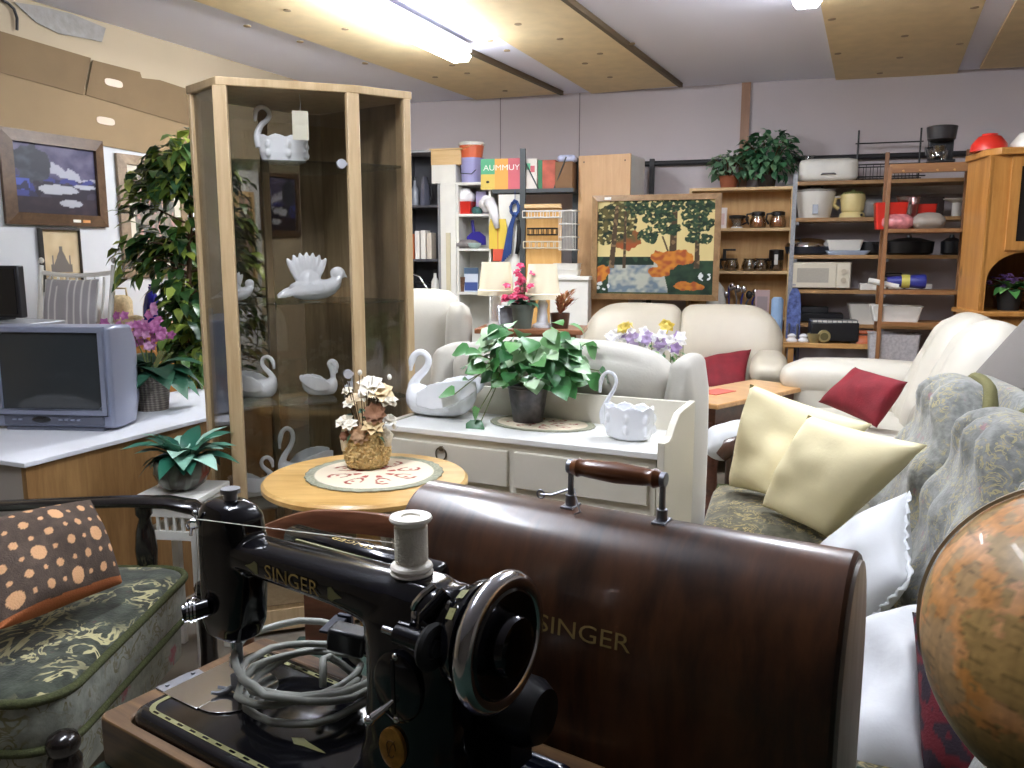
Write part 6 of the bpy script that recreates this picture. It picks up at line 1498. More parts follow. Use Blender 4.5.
mb = MB(); mb.lathe([(.115, 0), (.118, .01), (.14, .15), (.15, .19), (.148, .2)], 32); mb.build('cooker_body', mat('white_cooker', S(224, 220, 212), .3), t, smooth=50); mb = MB(); mb.lathe([(.152, .2), (.145, .215), (.08, .228), (.001, .232)], 32); mb.build('lid', mat('glass_lid_grey', S(150, 146, 140), .2), t, smooth=50)
mb = MB(); mb.tube([(-.05, 0, .225), (-.035, 0, .265), (.035, 0, .265), (.05, 0, .225)], .010, 8); mb.build('lid_handle', M_black, t, smooth=60); mb = MB(); mb.bx(-.02, .02, -.138, -.118, .03, .10); mb.build('switch_panel', M_steel, t); 
for s in (-1, 1): mb = MB(); mb.box((s*.16, 0, .16), (.04, .05, .014)); mb.build('side_handle', mat('white_cooker', S(1, 1, 1)), t, bevel=.004)
t = rthing('kettle', 'pale yellow plastic kettle on its base on the second board of the rack', 'kettle', 853, 1)
mb = MB(); mb.lathe([(.095, 0), (.09, .03), (.07, .05), (.08, .052), (.092, .14), (.085, .18)], 28); mb.build('kettle_body', mat('butter_plastic', S(226, 208, 148), .35), t, smooth=40); mb = MB(); mb.lathe([(.086, .178), (.07, .195), (.02, .2), (.015, .215), (.001, .217)], 24); mb.build('lid', mat('olive_lid', S(110, 116, 70), .4), t, smooth=40)
mb = MB(); mb.tube([(-.08, 0, .16), (-.125, 0, .155), (-.135, 0, .10), (-.10, 0, .07)], .016, 8); mb.build('handle', MATS['butter_plastic'], t, smooth=60); mb = MB(); mb.ell((.06, -.08, .02), (.01, .006, .01), 8, 6); mb.build('switch', M_black, t)
t = rthing('toaster', 'grey toaster beside the yellow kettle on the second board of the rack', 'toaster', 874, 1, .18); mb = MB(); mb.soft((0, 0, .07), (.16, .14, .14), .03, 7); mb.build('toaster_body', mat('grey_enamel', S(120, 118, 116), .4), t, smooth=180); mb = MB(); mb.bx(-.06, .06, -.012, .012, .138, .1415); mb.build('slot', M_black, t)
t = rthing('roasting_dish', 'oval dark roasting dish with a shiny lid on the third board of the rack', 'dish', 810, 2)
mb = MB(); mb.lathe([(.10, 0), (.155, .01), (.17, .06), (.165, .065)], 32, sy=.75); mb.build('dish_base', mat('dark_blue_enamel', S(38, 42, 52), .3), t, smooth=40); mb = MB(); mb.lathe([(.172, .065), (.165, .085), (.12, .12), (.05, .132), (.001, .134)], 32, sy=.75); mb.build('lid', M_metal, t, smooth=50)
t = rthing('white_tub', 'white oblong tub standing on a glass tray on the third board of the rack', 'tub', 847, 2); mb = MB(); mb.loft([[V((x*k, y*k, z)) for x, y in rrect(-.13, .13, -.09, .09, .02)] for z, k in ((.035, .85), (.11, 1), (.115, 1.02), (.112, .96), (.045, .8))]); mb.build('tub_shell', M_white, t, smooth=40)
t = rthing('glass_tray', 'pale blue glass tray under the white tub on the third board of the rack', 'tray', 850, 2, .13); mb = MB(); mb.loft([[V((x*k, y*k, z)) for x, y in rrect(-.16, .16, -.12, .12, .03)] for z, k in ((0, .85), (.03, 1), (.033, 1.0), (.008, .82))]); mb.build('tray_shell', mat('bluish_glass', S(170, 184, 206), .15), t, smooth=40)
for i, (px, lb) in enumerate(((874, 'black frying pan set with clear knob on the third board of the rack'), (912, 'long black pan stack behind the red bins on the third board of the rack'), (955, 'black pot next to the pine cabinet on the third board of the rack'))):
    t = rthing('black_pan', lb, 'pan', px, 2, .16); w_ = (.09, .17, .07)[i]
    mb = MB(); mb.lathe([(w_*.8, 0), (w_, .015), (w_*1.05, .10), (w_*1.0, .10), (w_*.9, .02), (.001, .015)], 28, sy=min(1, .13/w_)); mb.build('pan_body', M_black, t, smooth=40); mb = MB(); mb.cyl((0, -.1, .08), (.02, -.2, .085), .010, n=8) if i == 0 else mb.lathe([(w_, .10), (w_*.5, .125), (.02, .13), (.015, .15), (.001, .152)], 24, sy=min(1, .13/w_)); mb.build('handle' if i == 0 else 'lid', M_black if i != 0 else M_jar, t)
t = rthing('microwave', 'cream microwave oven on the fourth board of the rack', 'microwave', 823, 3)
mb = MB(); mb.bx(-.225, .225, -.12, .18, .012, .21); mb.build('oven_body', mat('cream_enamel', S(218, 210, 190), .4), t, bevel=.006); mb = MB(); mb.bx(-.22, .12, -.132, -.12, .016, .206); dr = mb.build('door', MATS['cream_enamel'], t, bevel=.004)
mb = MB(); mb.bx(-.165, .065, -.1335, -.131, .055, .165); mb.build('door_window', mat('grey_mesh_window', S(176, 170, 156), .3, vary=.1, vs=120), dr); mb = MB(); mb.bx(.125, .22, -.132, -.12, .016, .206); cp = mb.build('control_panel', MATS['cream_enamel'], t, bevel=.003)
for z in (.14, .075): mb = MB(); mb.cyl((.172, -.132, z), (.172, -.145, z), .02, n=16); mb.build('dial', mat('beige_dial', S(196, 184, 160), .4), cp)
mb = MB(); mb.bx(-.2, -.17, -.1335, -.131, .03, .04); mb.build('maker_badge', M_steel, dr)
for x in (-.18, .18): mb = MB(); mb.box((x, 0, .006), (.03, .2, .012)); mb.build('foot', M_black, t)
t = rthing('power_strip', 'long white strip heater on the fourth board of the rack', 'heater', 901, 3, .1); mb = MB(); mb.bx(-.25, .25, -.05, .05, .0, .05); mb.build('strip_body', M_white, t, bevel=.004); 
for x in (-.06, .06): mb = MB(); mb.bx(x-.008, x+.008, -.052, -.049, .005, .045); mb.build('clip', M_black, t)
t = rthing('black_radio', 'black appliance lying on the white strip heater', 'appliance', 899, 3, .14); t.location.z += .05; mb = MB(); mb.soft((0, 0, .03), (.2, .09, .06), .025, 6); mb.build('shell', M_black, t, smooth=180); mb = MB(); mb.tube([(-.08, 0, .055), (-.05, 0, .075), (.05, 0, .075), (.08, 0, .055)], .006, 6); mb.build('handle', M_black, t)
t = rthing('stereo_unit', 'flat black stereo unit on the fifth board of the rack', 'stereo', 822, 4, .2); mb = MB(); mb.bx(-.2, .2, -.1, .12, .01, .07); mb.build('unit_body', M_black, t, bevel=.004); mb = MB(); mb.bx(-.11, .09, -.06, .1, .07, .12); mb.build('turntable_lid', M_black, t, bevel=.006)
for x in (-.16, .16): mb = MB(); mb.box((x, 0, .005), (.04, .16, .01)); mb.build('foot', M_blackmatt, t)
t = rthing('storage_crate', 'white plastic crate on the fifth board of the rack behind the pine ladder', 'crate', 874, 4, .12); mb = MB(); mb.loft([[V((x*k, y*k, z)) for x, y in rrect(-.14, .14, -.1, .1, .02)] for z, k in ((.0, .75), (.15, 1), (.155, 1.04), (.152, .96), (.01, .72))]); mb.build('crate_shell', M_white, t, smooth=40)
# ---- pine ladder shelf in front of the rack
J0 = Fr(*at(881, 300, 5.6).to_2d(), -19); JW = .495; JD = .25
jz = lambda z: EYE+(z-EYE)*5.6/5.9
jl = thing('pine_ladder_shelf', 'pine ladder shelf with a bottle rack at the top in front of the metal rack', 'shelf', J0(0, 0, 0), -19)
M_lad = wood('brown_pine', S(118, 78, 46), S(152, 106, 66), (10, 10, 1.2), .42, .1); M_lad_x = wood('brown_pine_along', S(132, 88, 50), S(166, 118, 72), (1.2, 10, 10), .42, .1)
for x in (0, JW):
    for y, zt in ((0, jz(2.02) if x == 0 else jz(2.15)), (JD, jz(2.15))): mb = MB(); mb.bx(x-.013, x+.013, y-.013, y+.013, 0, zt); mb.build('upright', M_lad, jl, bevel=.002)
JZ = [jz(1.60), jz(1.175), jz(.95), jz(.5)]
for z in JZ:
    mb = MB(); mb.bx(.0, JW, -.012, .008, z-.024, z); mb.bx(0, JW, JD-.01, JD+.01, z-.024, z); 
    for i in range(5): mb.bx(.02, JW-.02, .012+i*.047, .045+i*.047, z-.012, z)
    mb.build('slat_shelf', M_lad_x, jl, smooth=0)
mb = MB(); mb.bx(0, JW, -.01, .01, jz(1.98), jz(2.04)); mb.bx(0, JW, JD-.01, JD+.01, jz(2.0), jz(2.06)); mb.build('bottle_rail', M_lad_x, jl)
for i in range(4): mb = MB(); mb.tube([(.08+.1*i, -.012, jz(1.99)), (.12+.1*i, .1, jz(2.04)), (.12+.1*i, JD, jz(2.04))], .009, 6); mb.build('bottle_rest', M_pine, jl)
def onJ(px, z, y=.12): return onshelf(J0, px, z, y)
t = thing('coffee_maker', 'black coffee maker with glass jug on top of the pine ladder shelf', 'coffee maker', onJ(937, jz(2.04)+.009, .15), -19)
mb = MB(); mb.bx(-.08, .08, -.08, .1, 0, .02); mb.bx(-.07, .08, .03, .1, .02, .2); mb.build('machine_body', M_black, t, bevel=.006); mb = MB(); mb.lathe([(.06, .145), (.085, .155), (.095, .235), (.085, .24), (.001, .245)], 24, (-.0, .01, 0)); mb.build('filter_basket', mat('smoky_black', S(52, 50, 52), .3), t, smooth=40)
mb = MB(); mb.lathe([(.04, .02), (.058, .03), (.06, .07), (.042, .11), (.038, .11), (.052, .07), (.001, .024)], 20, (-.02, -.03, 0)); mb.build('glass_jug', M_jar, t, smooth=50); mb = MB(); mb.tube([(-.06, -.05, .1), (-.1, -.07, .095), (-.095, -.07, .05)], .008, 8); mb.build('jug_handle', M_black, t)
M_rp = mat('red_plastic', S(206, 46, 34), .35)
def tub(t, w, d, h, m, k=.85, name='tub_shell'): mb = MB(); mb.loft([[V((x*q, y*q, z)) for x, y in rrect(-w/2, w/2, -d/2, d/2, .015)] for z, q in ((0, k), (h, 1), (h+.004, 1.04), (h, .95), (.008, k-.05))]); return mb.build(name, m, t, smooth=40)
t = thing('red_tub', 'bright red plastic tub on the pine ladder shelf by its post', 'tub', onJ(891, JZ[0]), -19); tub(t, .2, .2, .17, M_rp)
t = thing('red_tub', 'bright red plastic tub behind the clear one on the pine ladder shelf', 'tub', onJ(923, JZ[0], .18), -19); tub(t, .16, .16, .16, M_rp)
t = thing('clear_tub', 'clear plastic jug leaning between the two red tubs', 'jug', onJ(908, JZ[0], .10), -19); tub(t, .14, .12, .21, glassmat('pinkish_plastic', (.86, .66, .64), .12), .7)
t = thing('wrapped_parcel', 'clear wrapped pink parcel before the red tubs on the pine ladder shelf', 'parcel', onJ(899, JZ[0], .05), -19); mb = MB(); mb.soft((0, 0, .045), (.18, .10, .085), .03, 7, (.01, .01, .015)); mb.build('wrap', mat('pink_plastic_wrap', S(196, 124, 128), .2, vary=.35, vs=30, bmp=.6, bs=40), t, smooth=180)
t = thing('grey_bag', 'grey plastic bag lying at the end of the pine ladder shelf', 'bag', onJ(930, JZ[0], .06), -19); mb = MB(); mb.soft((0, 0, .045), (.2, .14, .085), .04, 7, (0, .01, .02)); mb.build('bag_body', mat('grey_plastic_bag', S(150, 140, 130), .3, bmp=.7, bs=40), t, smooth=180)
t = thing('white_plate', 'white dish on the metal rack seen past the pine ladder shelf', 'dish', onK(957, 1, .1), BK); mb = MB(); mb.lathe([(.001, .10), (.03, .10), (.09, .125), (.092, .13), (.03, .108), (.001, .107)], 28); mb.lathe([(.03, 0), (.03, .1)], 16); mb.build('dish_body', M_white, t, smooth=40)
t = thing('black_tray', 'flat black tray leaning behind the red tubs on the rack', 'tray', onK(915, 1, .2), BK); mb = MB(); mb.bx(-.2, .2, -.02, .02, 0, .15); mb.build('tray_body', mat('black_brown_tray', S(50, 38, 34), .5), t, bevel=.006)
t = thing('blue_drill', 'blue and yellow hand tool on the lower slats of the pine ladder shelf', 'tool', onJ(912, JZ[1], .12), -19); t.name = 'hand_tool'
mb = MB(); mb.loft([[V((x, rr*math.cos(q), .055+rr*math.sin(q))) for q in [2*PI*i/16 for i in range(16)]] for x, rr in ((-.12, .03), (-.05, .036), (.06, .045), (.10, .05), (.12, .045))]); mb.build('tool_body', mat('blue_tool', S(52, 58, 140), .35), t, smooth=40); mb = MB(); mb.loft([[V((x, .046*math.cos(q), .055+.046*math.sin(q))) for q in [2*PI*i/16 for i in range(16)]] for x in (-.03, .02)]); mb.build('yellow_band', mat('yellow_band', S(206, 196, 96), .4), t)
t = thing('white_stick', 'white rolled tube beside the blue hand tool', 'tube', onJ(890, JZ[1], .10), -19); t.name = 'rolled_tube'; mb = MB(); mb.tube([(-.10, 0, .06), (.09, 0, .02)], .02, 12); mb.build('roll', M_white, t)
for i in range(2):
    t = thing('white_crate', ['white ribbed plastic tray on the lowest visible slats of the pine ladder shelf', 'grey mesh crate under the ribbed tray of the pine ladder shelf'][i], 'crate', onJ(903, JZ[2+i], .12), -19); tub(t, .32, .2, (.1, .34)[i], (M_white, mat('grey_mesh_plastic', S(176, 172, 172), .5, vary=.2, vs=60))[i])
# ---- tall pine cabinet with an arched niche
Q0 = Fr(*at(985, 250, 4.85).to_2d(), -12)
pc = thing('pine_cabinet', 'tall knotty pine cabinet with an arched open niche', 'cabinet', Q0(0, 0, 0), -12)
M_kp = wood('knotty_pine', S(168, 112, 50), S(198, 142, 76), (9, 9, 1.1), .35, .2, knots=1)
PWD, PDP, PHT = 1.05, .40, 2.02
nzb = at(1000, 311, 4.85).z; nzt = at(1000, 252, 4.85).z; nx0 = .02; nx1 = .42
for s in (0, 1): mb = MB(); mb.bx(s*PWD-.011, s*PWD+.011, .0, PDP, 0, PHT-.04); mb.build('side', M_kp, pc)
mb = MB(); mb.prism([(-.03, PDP), (-.03, .06), (.03, -.03), (PWD-.03, -.03), (PWD+.03, .06), (PWD+.03, PDP)], PHT-.04, PHT); mb.build('cornice', M_kp, pc, bevel=.006)
# front with the arch cut as polygon
arch = [(nx0+.0, nzb)]+[((nx0+nx1)/2-(nx1-nx0)/2*math.cos(a_), nzt-(.17)+.17*math.sin(a_)) for a_ in [PI*i/20 for i in range(21)]]+[(nx1, nzb)]
front = [(0.0, nzb), (0.0, PHT-.04), (PWD, PHT-.04), (PWD, nzb)]
mb = MB(); ring = arch[::-1]
top = PHT-.04; fv = []
a_n = len(arch); outer = [(0.0, nzb)]+[(p[0] if 0 else min(PWD, max(0, (p[0]-nx0)/(nx1-nx0)*PWD)), top) for p in arch[1:-1]]+[(PWD, nzb)]
mb.put([(x, 0, z) for x, z in arch]+[(x, 0, z) for x, z in outer]+[(x, .022, z) for x, z in arch]+[(x, .022, z) for x, z in outer],
       [(i, i+1, a_n+i+1, a_n+i) for i in range(a_n-1)]+[(2*a_n+i+1, 2*a_n+i, 3*a_n+i, 3*a_n+i+1) for i in range(a_n-1)]+[(i+1, i, 2*a_n+i, 2*a_n+i+1) for i in range(a_n-1)])
mb.build('arched_front', M_kp, pc, smooth=0)
mb = MB(); mb.bx(0, PWD, .0, .022, .06, nzb-.03); mb.build('lower_front', M_kp, pc); mb = MB(); mb.bx(-.04, PWD, -.05, PDP, nzb-.03, nzb); mb.build('ledge', M_kp, pc, bevel=.006)
mb = MB(); mb.bx(0, PWD, PDP-.012, PDP, 0, PHT-.04); mb.build('back_panel', wood('dark_pine_back', S(122, 80, 40), S(150, 104, 58), (9, 9, 1.1), .5), pc)
mb = MB(); rect_frame(mb, .36, .42, .05, -.018, .0, 0); mb.v = [(x+.33, y, z+nzt+.06) for x, y, z in mb.v]; dr = mb.build('door_frame', M_kp, pc, smooth=0)
mb = MB(); mb.bx(.15, .51, -.008, -.003, nzt+.06, nzt+.48); mb.build('door_glass', mat('dark_glass', S(40, 36, 34), .08), dr)
mb = MB(); mb.bx(0, PWD, .02, PDP, 0, .06); mb.build('plinth', M_kp, pc)
t = thing('niche_plant', 'small purple flowering plant in a dark pot in the arched pine niche', 'plant', Q0(.19, .12, nzb), -12)
mb = MB(); pot_mesh(mb, .055, .07, .12); mb.build('pot', M_blackmatt, t, smooth=40); mb = MB(); rosette(mb, (0, 0, .12), 22, .11, .06, 6, (5, 60)); mb.build('foliage', G_mid, t, recalc=False)
mb = MB(); r = random.Random(9)
for i in range(30): blossom(mb, V((r.gauss(0, .05), r.gauss(0, .04), .18+r.gauss(0, .018))), .022, 5, (0, -.3, 1), i)
mb.build('blossom', leafmat('purple_petal', [S(98, 62, 116), S(120, 82, 138), S(150, 116, 160)], .6), t, recalc=False)
t = thing('red_bowl', 'upturned bright red bowl on top of the pine cabinet', 'bowl', Q0(.03, .18, PHT), -12); mb = MB(); mb.lathe([(.10, 0), (.095, .04), (.06, .085), (.04, .09), (.001, .09)], 28); mb.build('bowl_shell', M_rp, t, smooth=50); mb = MB(); mb.lathe([(.04, .089), (.042, .10), (.036, .10), (.034, .09)], 24); mb.build('foot_ring', M_rp, t)
t = thing('white_bowl', 'upturned large white bowl on top of the pine cabinet', 'bowl', Q0(.30, .18, PHT), -12); mb = MB(); mb.lathe([(.16, 0), (.155, .04), (.11, .10), (.07, .11), (.001, .11)], 28); mb.build('bowl_shell', M_white, t, smooth=50); mb = MB(); mb.lathe([(.07, .108), (.072, .118), (.064, .118), (.062, .108)], 24); mb.build('foot_ring', M_white, t)
# ---- little table with a black accordion case and orange telephone
T0 = Fr(*at(783, 340, 6.05).to_2d(), -14)
tz = at(830, 344, 5.95).z
tt = thing('side_table', 'small pine table with open shelf in front of the metal rack', 'table', T0(0, 0, 0), -14)
mb = MB(); mb.bx(0, .74, 0, .36, tz-.035, tz); mb.build('tabletop', M_pine_x, tt, bevel=.003)
for x in (.06, .68):
    for y in (.04, .32): mb = MB(); mb.bx(x-.02, x+.02, y-.02, y+.02, 0, tz-.035); mb.build('leg', M_pine if x < .3 else MATS['black_rail'], tt)
mb = MB(); mb.bx(.06, .68, .04, .32, .40, .42); mb.build('lower_shelf', M_pine_x, tt)
t = thing('typewriter', 'black typewriter case with a row of pale keys along the top on the side table', 'typewriter', onshelf(T0, 841, tz, .13), -14)
mb = MB(); mb.bx(-.165, .165, -.09, .12, .012, .15); mb.build('case_body', M_black, t, bevel=.008); mb = MB(); mb.bx(-.16, .16, -.05, .1, .15, .165); mb.build('top_plate', M_steel, t)
for i in range(9): mb = MB(); mb.bx(-.15+.034*i, -.125+.034*i, -.085, -.055, .15, .162); mb.build('key', M_white, t)
for x in (-.13, .13): mb = MB(); mb.box((x, 0, .006), (.04, .16, .012)); mb.build('foot', M_blackmatt, t)
t = thing('orange_telephone', 'orange telephone beside the black typewriter on the side table', 'telephone', onshelf(T0, 874, tz, .12), -14)
mb = MB(); mb.loft([[V((x, y, z)) for x, y in rrect(-w_, w_, -.07*k, .07*k, .02)] for z, w_, k in ((0, .075, 1), (.03, .072, .95), (.055, .05, .6))]); mb.build('phone_base', mat('orange_plastic', S(206, 112, 70), .35), t, smooth=40); mb = MB(); mb.tube([(-.085, 0, .05), (-.06, 0, .078), (.06, 0, .078), (.085, 0, .05)], [.02, .014, .014, .02], 10); mb.build('handset', MATS['orange_plastic'], t, smooth=60)
for i, (px, lb) in enumerate(((799, 'small white ornament at the corner of the side table'), (811, 'white china ornament between the corner one and the brass clock'))):
    t = thing('china_ornament', lb, 'ornament', onshelf(T0, px, tz, .08), -14); mb = MB(); mb.lathe([(.03, 0), (.035, .01), (.02, .03), (.028, .045), (.012, .06), (.001, .062)], 16, sx=1.2); mb.build('figure', M_porc, t, smooth=60)
t = thing('brass_clock', 'round pale brass clock in front of the typewriter', 'clock', onshelf(T0, 832, tz, .02), -14); mb = MB(); mb.loft([[V((.045*k*math.cos(q), y, .05+.045*k*math.sin(q))) for q in [2*PI*i/24 for i in range(24)]] for k, y in ((1, .02), (1, -.01), (.9, -.015))]); mb.build('clock_case', mat('pale_brass', S(176, 160, 112), .35, .5), t, smooth=40)
mb = MB(); mb.loft([[V((.028*k*math.cos(q), y, .05+.028*k*math.sin(q))) for q in [2*PI*i/20 for i in range(20)]] for k, y in ((1, -.0145), (1, -.0165))]); mb.build('clock_face', mat('dark_face', S(92, 84, 50), .4), t)
t = thing('brass_dish', 'small brass coloured dish beside the round clock', 'dish', onshelf(T0, 822, tz, .04), -14); mb = MB(); mb.lathe([(.03, 0), (.045, .04), (.05, .07), (.045, .07), (.03, .01), (.001, .01)], 20); mb.build('dish_body', MATS['pale_brass'], t, smooth=40)
t = thing('folded_stroller', 'folded grey bag on the lower shelf of the side table', 'bag', onshelf(T0, 815, .42, .16), -14); t.name = 'grey_bag'; mb = MB(); mb.soft((0, 0, .07), (.3, .2, .14), .06, 8, (0, .01, .03)); mb.build('bag_body', mat('dark_grey_bag', S(88, 84, 82), .6), t, smooth=180); mb = MB(); mb.tube([(-.08, 0, .15), (0, 0, .2), (.12, .02, .16)], .01, 8); mb.build('handle', M_black, t)
# ================================================================== back corner: grey and white shelving, cartons, lamps
def box_thing(name, label, cat, F, px, z, y, w, d, h, m, part='carton', rz=0, bev=.003):
    t = thing(name, label, cat, onshelf(F, px, z, y), F.rz+rz); mb = MB(); mb.bx(-w/2, w/2, -d/2, d/2, 0, h); mb.build(part, m, t, bevel=bev); return t
# ---- dark grey open shelf unit
H0 = Fr(*at(421, 230, 7.1).to_2d(), -12)
gh = at(421, 150, 7.1).z; M_gs = mat('charcoal_laminate', S(74, 74, 80), .5); M_gs2 = mat('grey_edge', S(150, 150, 152), .5)
gu = thing('grey_shelf_unit', 'tall dark grey open shelf unit beside the glass cabinet', 'shelf unit', H0(0, 0, 0), -12)
for s in (-1, 1): mb = MB(); mb.bx(s*.16-.011, s*.16+.011, 0, .32, 0, gh); mb.build('side', M_gs if s < 0 else M_gs2, gu)
mb = MB(); mb.bx(-.16, .16, .31, .32, 0, gh); mb.build('back_panel', M_gs, gu)
GZ = [at(421, 205, 7.1).z, at(421, 259, 7.1).z, at(421, 296, 7.1).z, .6, .08]
for z in [gh]+GZ: mb = MB(); mb.bx(-.15, .15, 0, .31, z-.02, z); mb.build('shelf', M_gs2 if z == gh else M_gs, gu)
def bottle(F, px, z, label, m, h=.24, r0=.032, y=.12):
    t = thing('bottle', label, 'bottle', onshelf(F, px, z, y), F.rz); mb = MB(); mb.lathe([(.001, 0), (r0, 0), (r0, h*.55), (r0*.4, h*.72), (r0*.36, h*.9)], 18); mb.build('bottle_body', m, t, smooth=50); mb = MB(); mb.lathe([(r0*.45, h*.88), (r0*.45, h), (.001, h)], 14); mb.build('cap', M_black, t); return t
bottle(H0, 415, GZ[0], 'grey glass bottle on the upper shelf of the dark grey unit', mat('grey_bottle', S(130, 134, 142), .15))
t = thing('hand_iron', 'shiny grey steam iron standing on the upper shelf of the dark grey unit', 'iron', onshelf(H0, 426, GZ[0], .12), -12)
mb = MB(); mb.loft([[V((x, y, z)) for x, y in ((-w_, -.05), (w_*.2, -.06), (w_, -.02), (w_, .03), (w_*.2, .06), (-w_, .05))] for z, w_ in ((0, .03), (.02, .035), (.16, .028), (.24, .008))]); mb.build('iron_body', mat('iron_shell', S(110, 112, 128), .2, .4), t, smooth=50); mb = MB(); mb.tube([(.02, 0, .04), (.055, 0, .07), (.05, 0, .16), (.012, 0, .2)], .010, 8); mb.build('handle', M_black, t, smooth=60)
M_bw_ = mat('white_book', S(226, 220, 212), .6); M_bo = mat('orange_book', S(206, 112, 62), .6)
for i, (px, m_, lb, h_) in enumerate(((413, M_bo, 'orange spined book at the cabinet side of the dark grey unit shelf', .21), (419, M_bw_, 'white spined book next to the orange one in the dark grey unit', .235), (425, M_bw_, 'white spined book between two others in the dark grey unit', .24), (431, mat('cream_book', S(212, 200, 184), .6), 'cream spined book at the end of the row in the dark grey unit', .22))):
    t = thing('book', lb, 'book', onshelf(H0, px, GZ[1], .10), -12, 'books in the dark grey unit'); mb = MB(); mb.bx(-.02, .02, -.07, .07, 0, h_); mb.build('cover', m_, t, bevel=.002); mb = MB(); mb.bx(-.016, .016, -.068, .072, .003, h_-.003); mb.build('pages', M_white, t)
t = thing('vacuum_hose', 'coiled black and silver hose on the low shelf of the dark grey unit', 'hose', onshelf(H0, 421, GZ[2], .14), -12)
mb = MB(); mb.tube([(.09*math.cos(a_), .05*math.sin(a_), .06+.05*math.sin(a_*.5)+.01*a_/6) for a_ in [i*.35 for i in range(40)]], .014, 8); mb.build('hose', M_black, t, smooth=180); mb = MB(); mb.tube([(-.1, -.05, .19), (0, -.07, .16), (.06, -.06, .06), (.08, -.05, .02)], .012, 8); mb.build('wand', M_metal, t, smooth=60)
bottle(H0, 434, GZ[2], 'white spray bottle on the low shelf of the dark grey unit', M_white, .22, .035, .06)
# ---- tall white cupboard and white shelf unit
W0 = Fr(*at(437, 230, 7.0).to_2d(), -14)
wh = at(446, 183, 7.0).z
x1, _ = W0.hit(456, 230, 0)
wc = thing('white_cupboard', 'narrow tall white cupboard between the dark grey and white shelf units', 'cupboard', W0(0, 0, 0), -14)
mb = MB(); mb.bx(0.028, x1, .018, .34, .02, wh); mb.build('carcass', M_white, wc); mb = MB(); mb.bx(.03, x1-.002, 0, .017, .06, wh-.01); dr = mb.build('door', M_white, wc, bevel=.003)
mb = MB(); mb.bx(x1*.5, x1*.5+.035, -.02, -.001, .5, at(447, 233, 7.0).z); mb.build('door_batten', mat('beige_batten', S(200, 190, 160), .6), dr); mb = MB(); mb.bx(.01, x1-.01, .03, .33, 0, .02); mb.build('plinth', M_dark, wc)
box_thing('white_carton', 'white cardboard box on top of the narrow white cupboard', 'box', W0, 448, wh, .16, .21, .22, .15, M_white)
t = box_thing('wooden_tray', 'pale wooden box lying on the white carton above the cupboard', 'box', W0, 450, wh+.15, .16, .26, .2, .12, M_beech_x, 'tray_box')
mb = MB(); mb.bx(-.14, .14, -.11, .11, .12, .132); mb.build('lid', M_beech_x, t)
x2, _ = W0.hit(491, 230, 0)
wsu = thing('white_shelf_unit', 'white open shelf unit crammed with household bits', 'shelf unit', W0(x1+.005, 0, 0), -14); ww = x2-x1-.005
for x in (.009, ww-.009): mb = MB(); mb.bx(x-.009, x+.009, 0, .32, 0, wh); mb.build('side', M_white, wsu)
mb = MB(); mb.bx(0, ww, .312, .32, 0, wh); mb.build('back_panel', M_white, wsu)
WZ = [at(470, 214, 6.95).z, at(470, 248.5, 6.95).z, at(470, 292, 6.95).z, .6, .1]
for z in [wh]+WZ: mb = MB(); mb.bx(.018, ww-.018, 0, .312, z-.02, z); mb.build('shelf', M_white, wsu)
# buckets on top
t = thing('paint_bucket', 'lavender bucket under the orange lidded one on the white shelf unit', 'bucket', onshelf(W0, 472, wh, .15), -14)
mb = MB(); mb.lathe([(.085, 0), (.098, .19), (.102, .19), (.102, .205), (.001, .205)], 28); mb.build('bucket_shell', mat('lavender_plastic', S(158, 156, 200), .4), t, smooth=40); mb = MB(); mb.tube([(-.1, 0, .17), (-.07, -.08, .08), (.03, -.11, .07), (.1, 0, .17)], .004, 6); mb.build('bail', M_black, t)
t = thing('paint_bucket', 'orange bucket with white lid stacked on the lavender one', 'bucket', onshelf(W0, 472, wh+.205, .15), -14)
mb = MB(); mb.lathe([(.088, 0), (.102, .10), (.102, .11)], 28, cap=False); mb.lathe([(.001, .0), (.088, .0)], 28, cap=False); mb.build('bucket_shell', mat('orange_red_plastic', S(214, 104, 66), .4), t, smooth=40); mb = MB(); mb.lathe([(.107, .10), (.109, .118), (.10, .128), (.001, .13)], 28); mb.build('lid', M_white, t, smooth=40)
mb = MB(); mb.tube([(-.108, 0, .02), (-.06, -.092, .06), (.02, -.1, .095), (.1, -.03, .108)], .012, 8, flat=.4); mb.build('paper_band', mat('pale_orange', S(232, 160, 110), .6), t, smooth=60)
# shelf contents
def tubt(name, label, cat, px, k, w, d, h, m, y=.12): t = thing(name, label, cat, onshelf(W0, px, WZ[k], y), -14); tub(t, w, d, h, m); return t
tubt('red_crate', 'red crate stuffed with a white bag on the white shelf unit', 'crate', 466, 0, .13, .16, .10, M_rp)
t = thing('plastic_bag', 'crumpled white bag bulging from the red crate on the white unit', 'bag', onshelf(W0, 466, WZ[0]+.085, .12), -14); mb = MB(); mb.soft((0, 0, .055), (.125, .14, .12), .05, 10, (.01, .01, .02)); mb.build('bag_body', mat('white_bag', S(232, 230, 232), .4, bmp=.8, bs=30), t, smooth=180)
box_thing('lilac_box', 'lilac box on the upper shelf of the white unit', 'box', W0, 483, WZ[0]+.0, .2, .09, .12, .19, mat('lilac_card', S(186, 176, 214), .6))
t = thing('white_cloth_bag', 'long white bag flopping over the upper shelf end of the white unit', 'bag', onshelf(W0, 487, WZ[0], .03), -14); mb = MB(); mb.soft((0, 0, .08), (.12, .1, .10), .045, 9, (.01, .01, .02)); mb.tube([(.03, -.05, .1), (.08, -.09, .02), (.11, -.09, -.12)], [.05, .04, .02], 10); mb.build('bag_body', MATS['white_bag'], t, smooth=180)
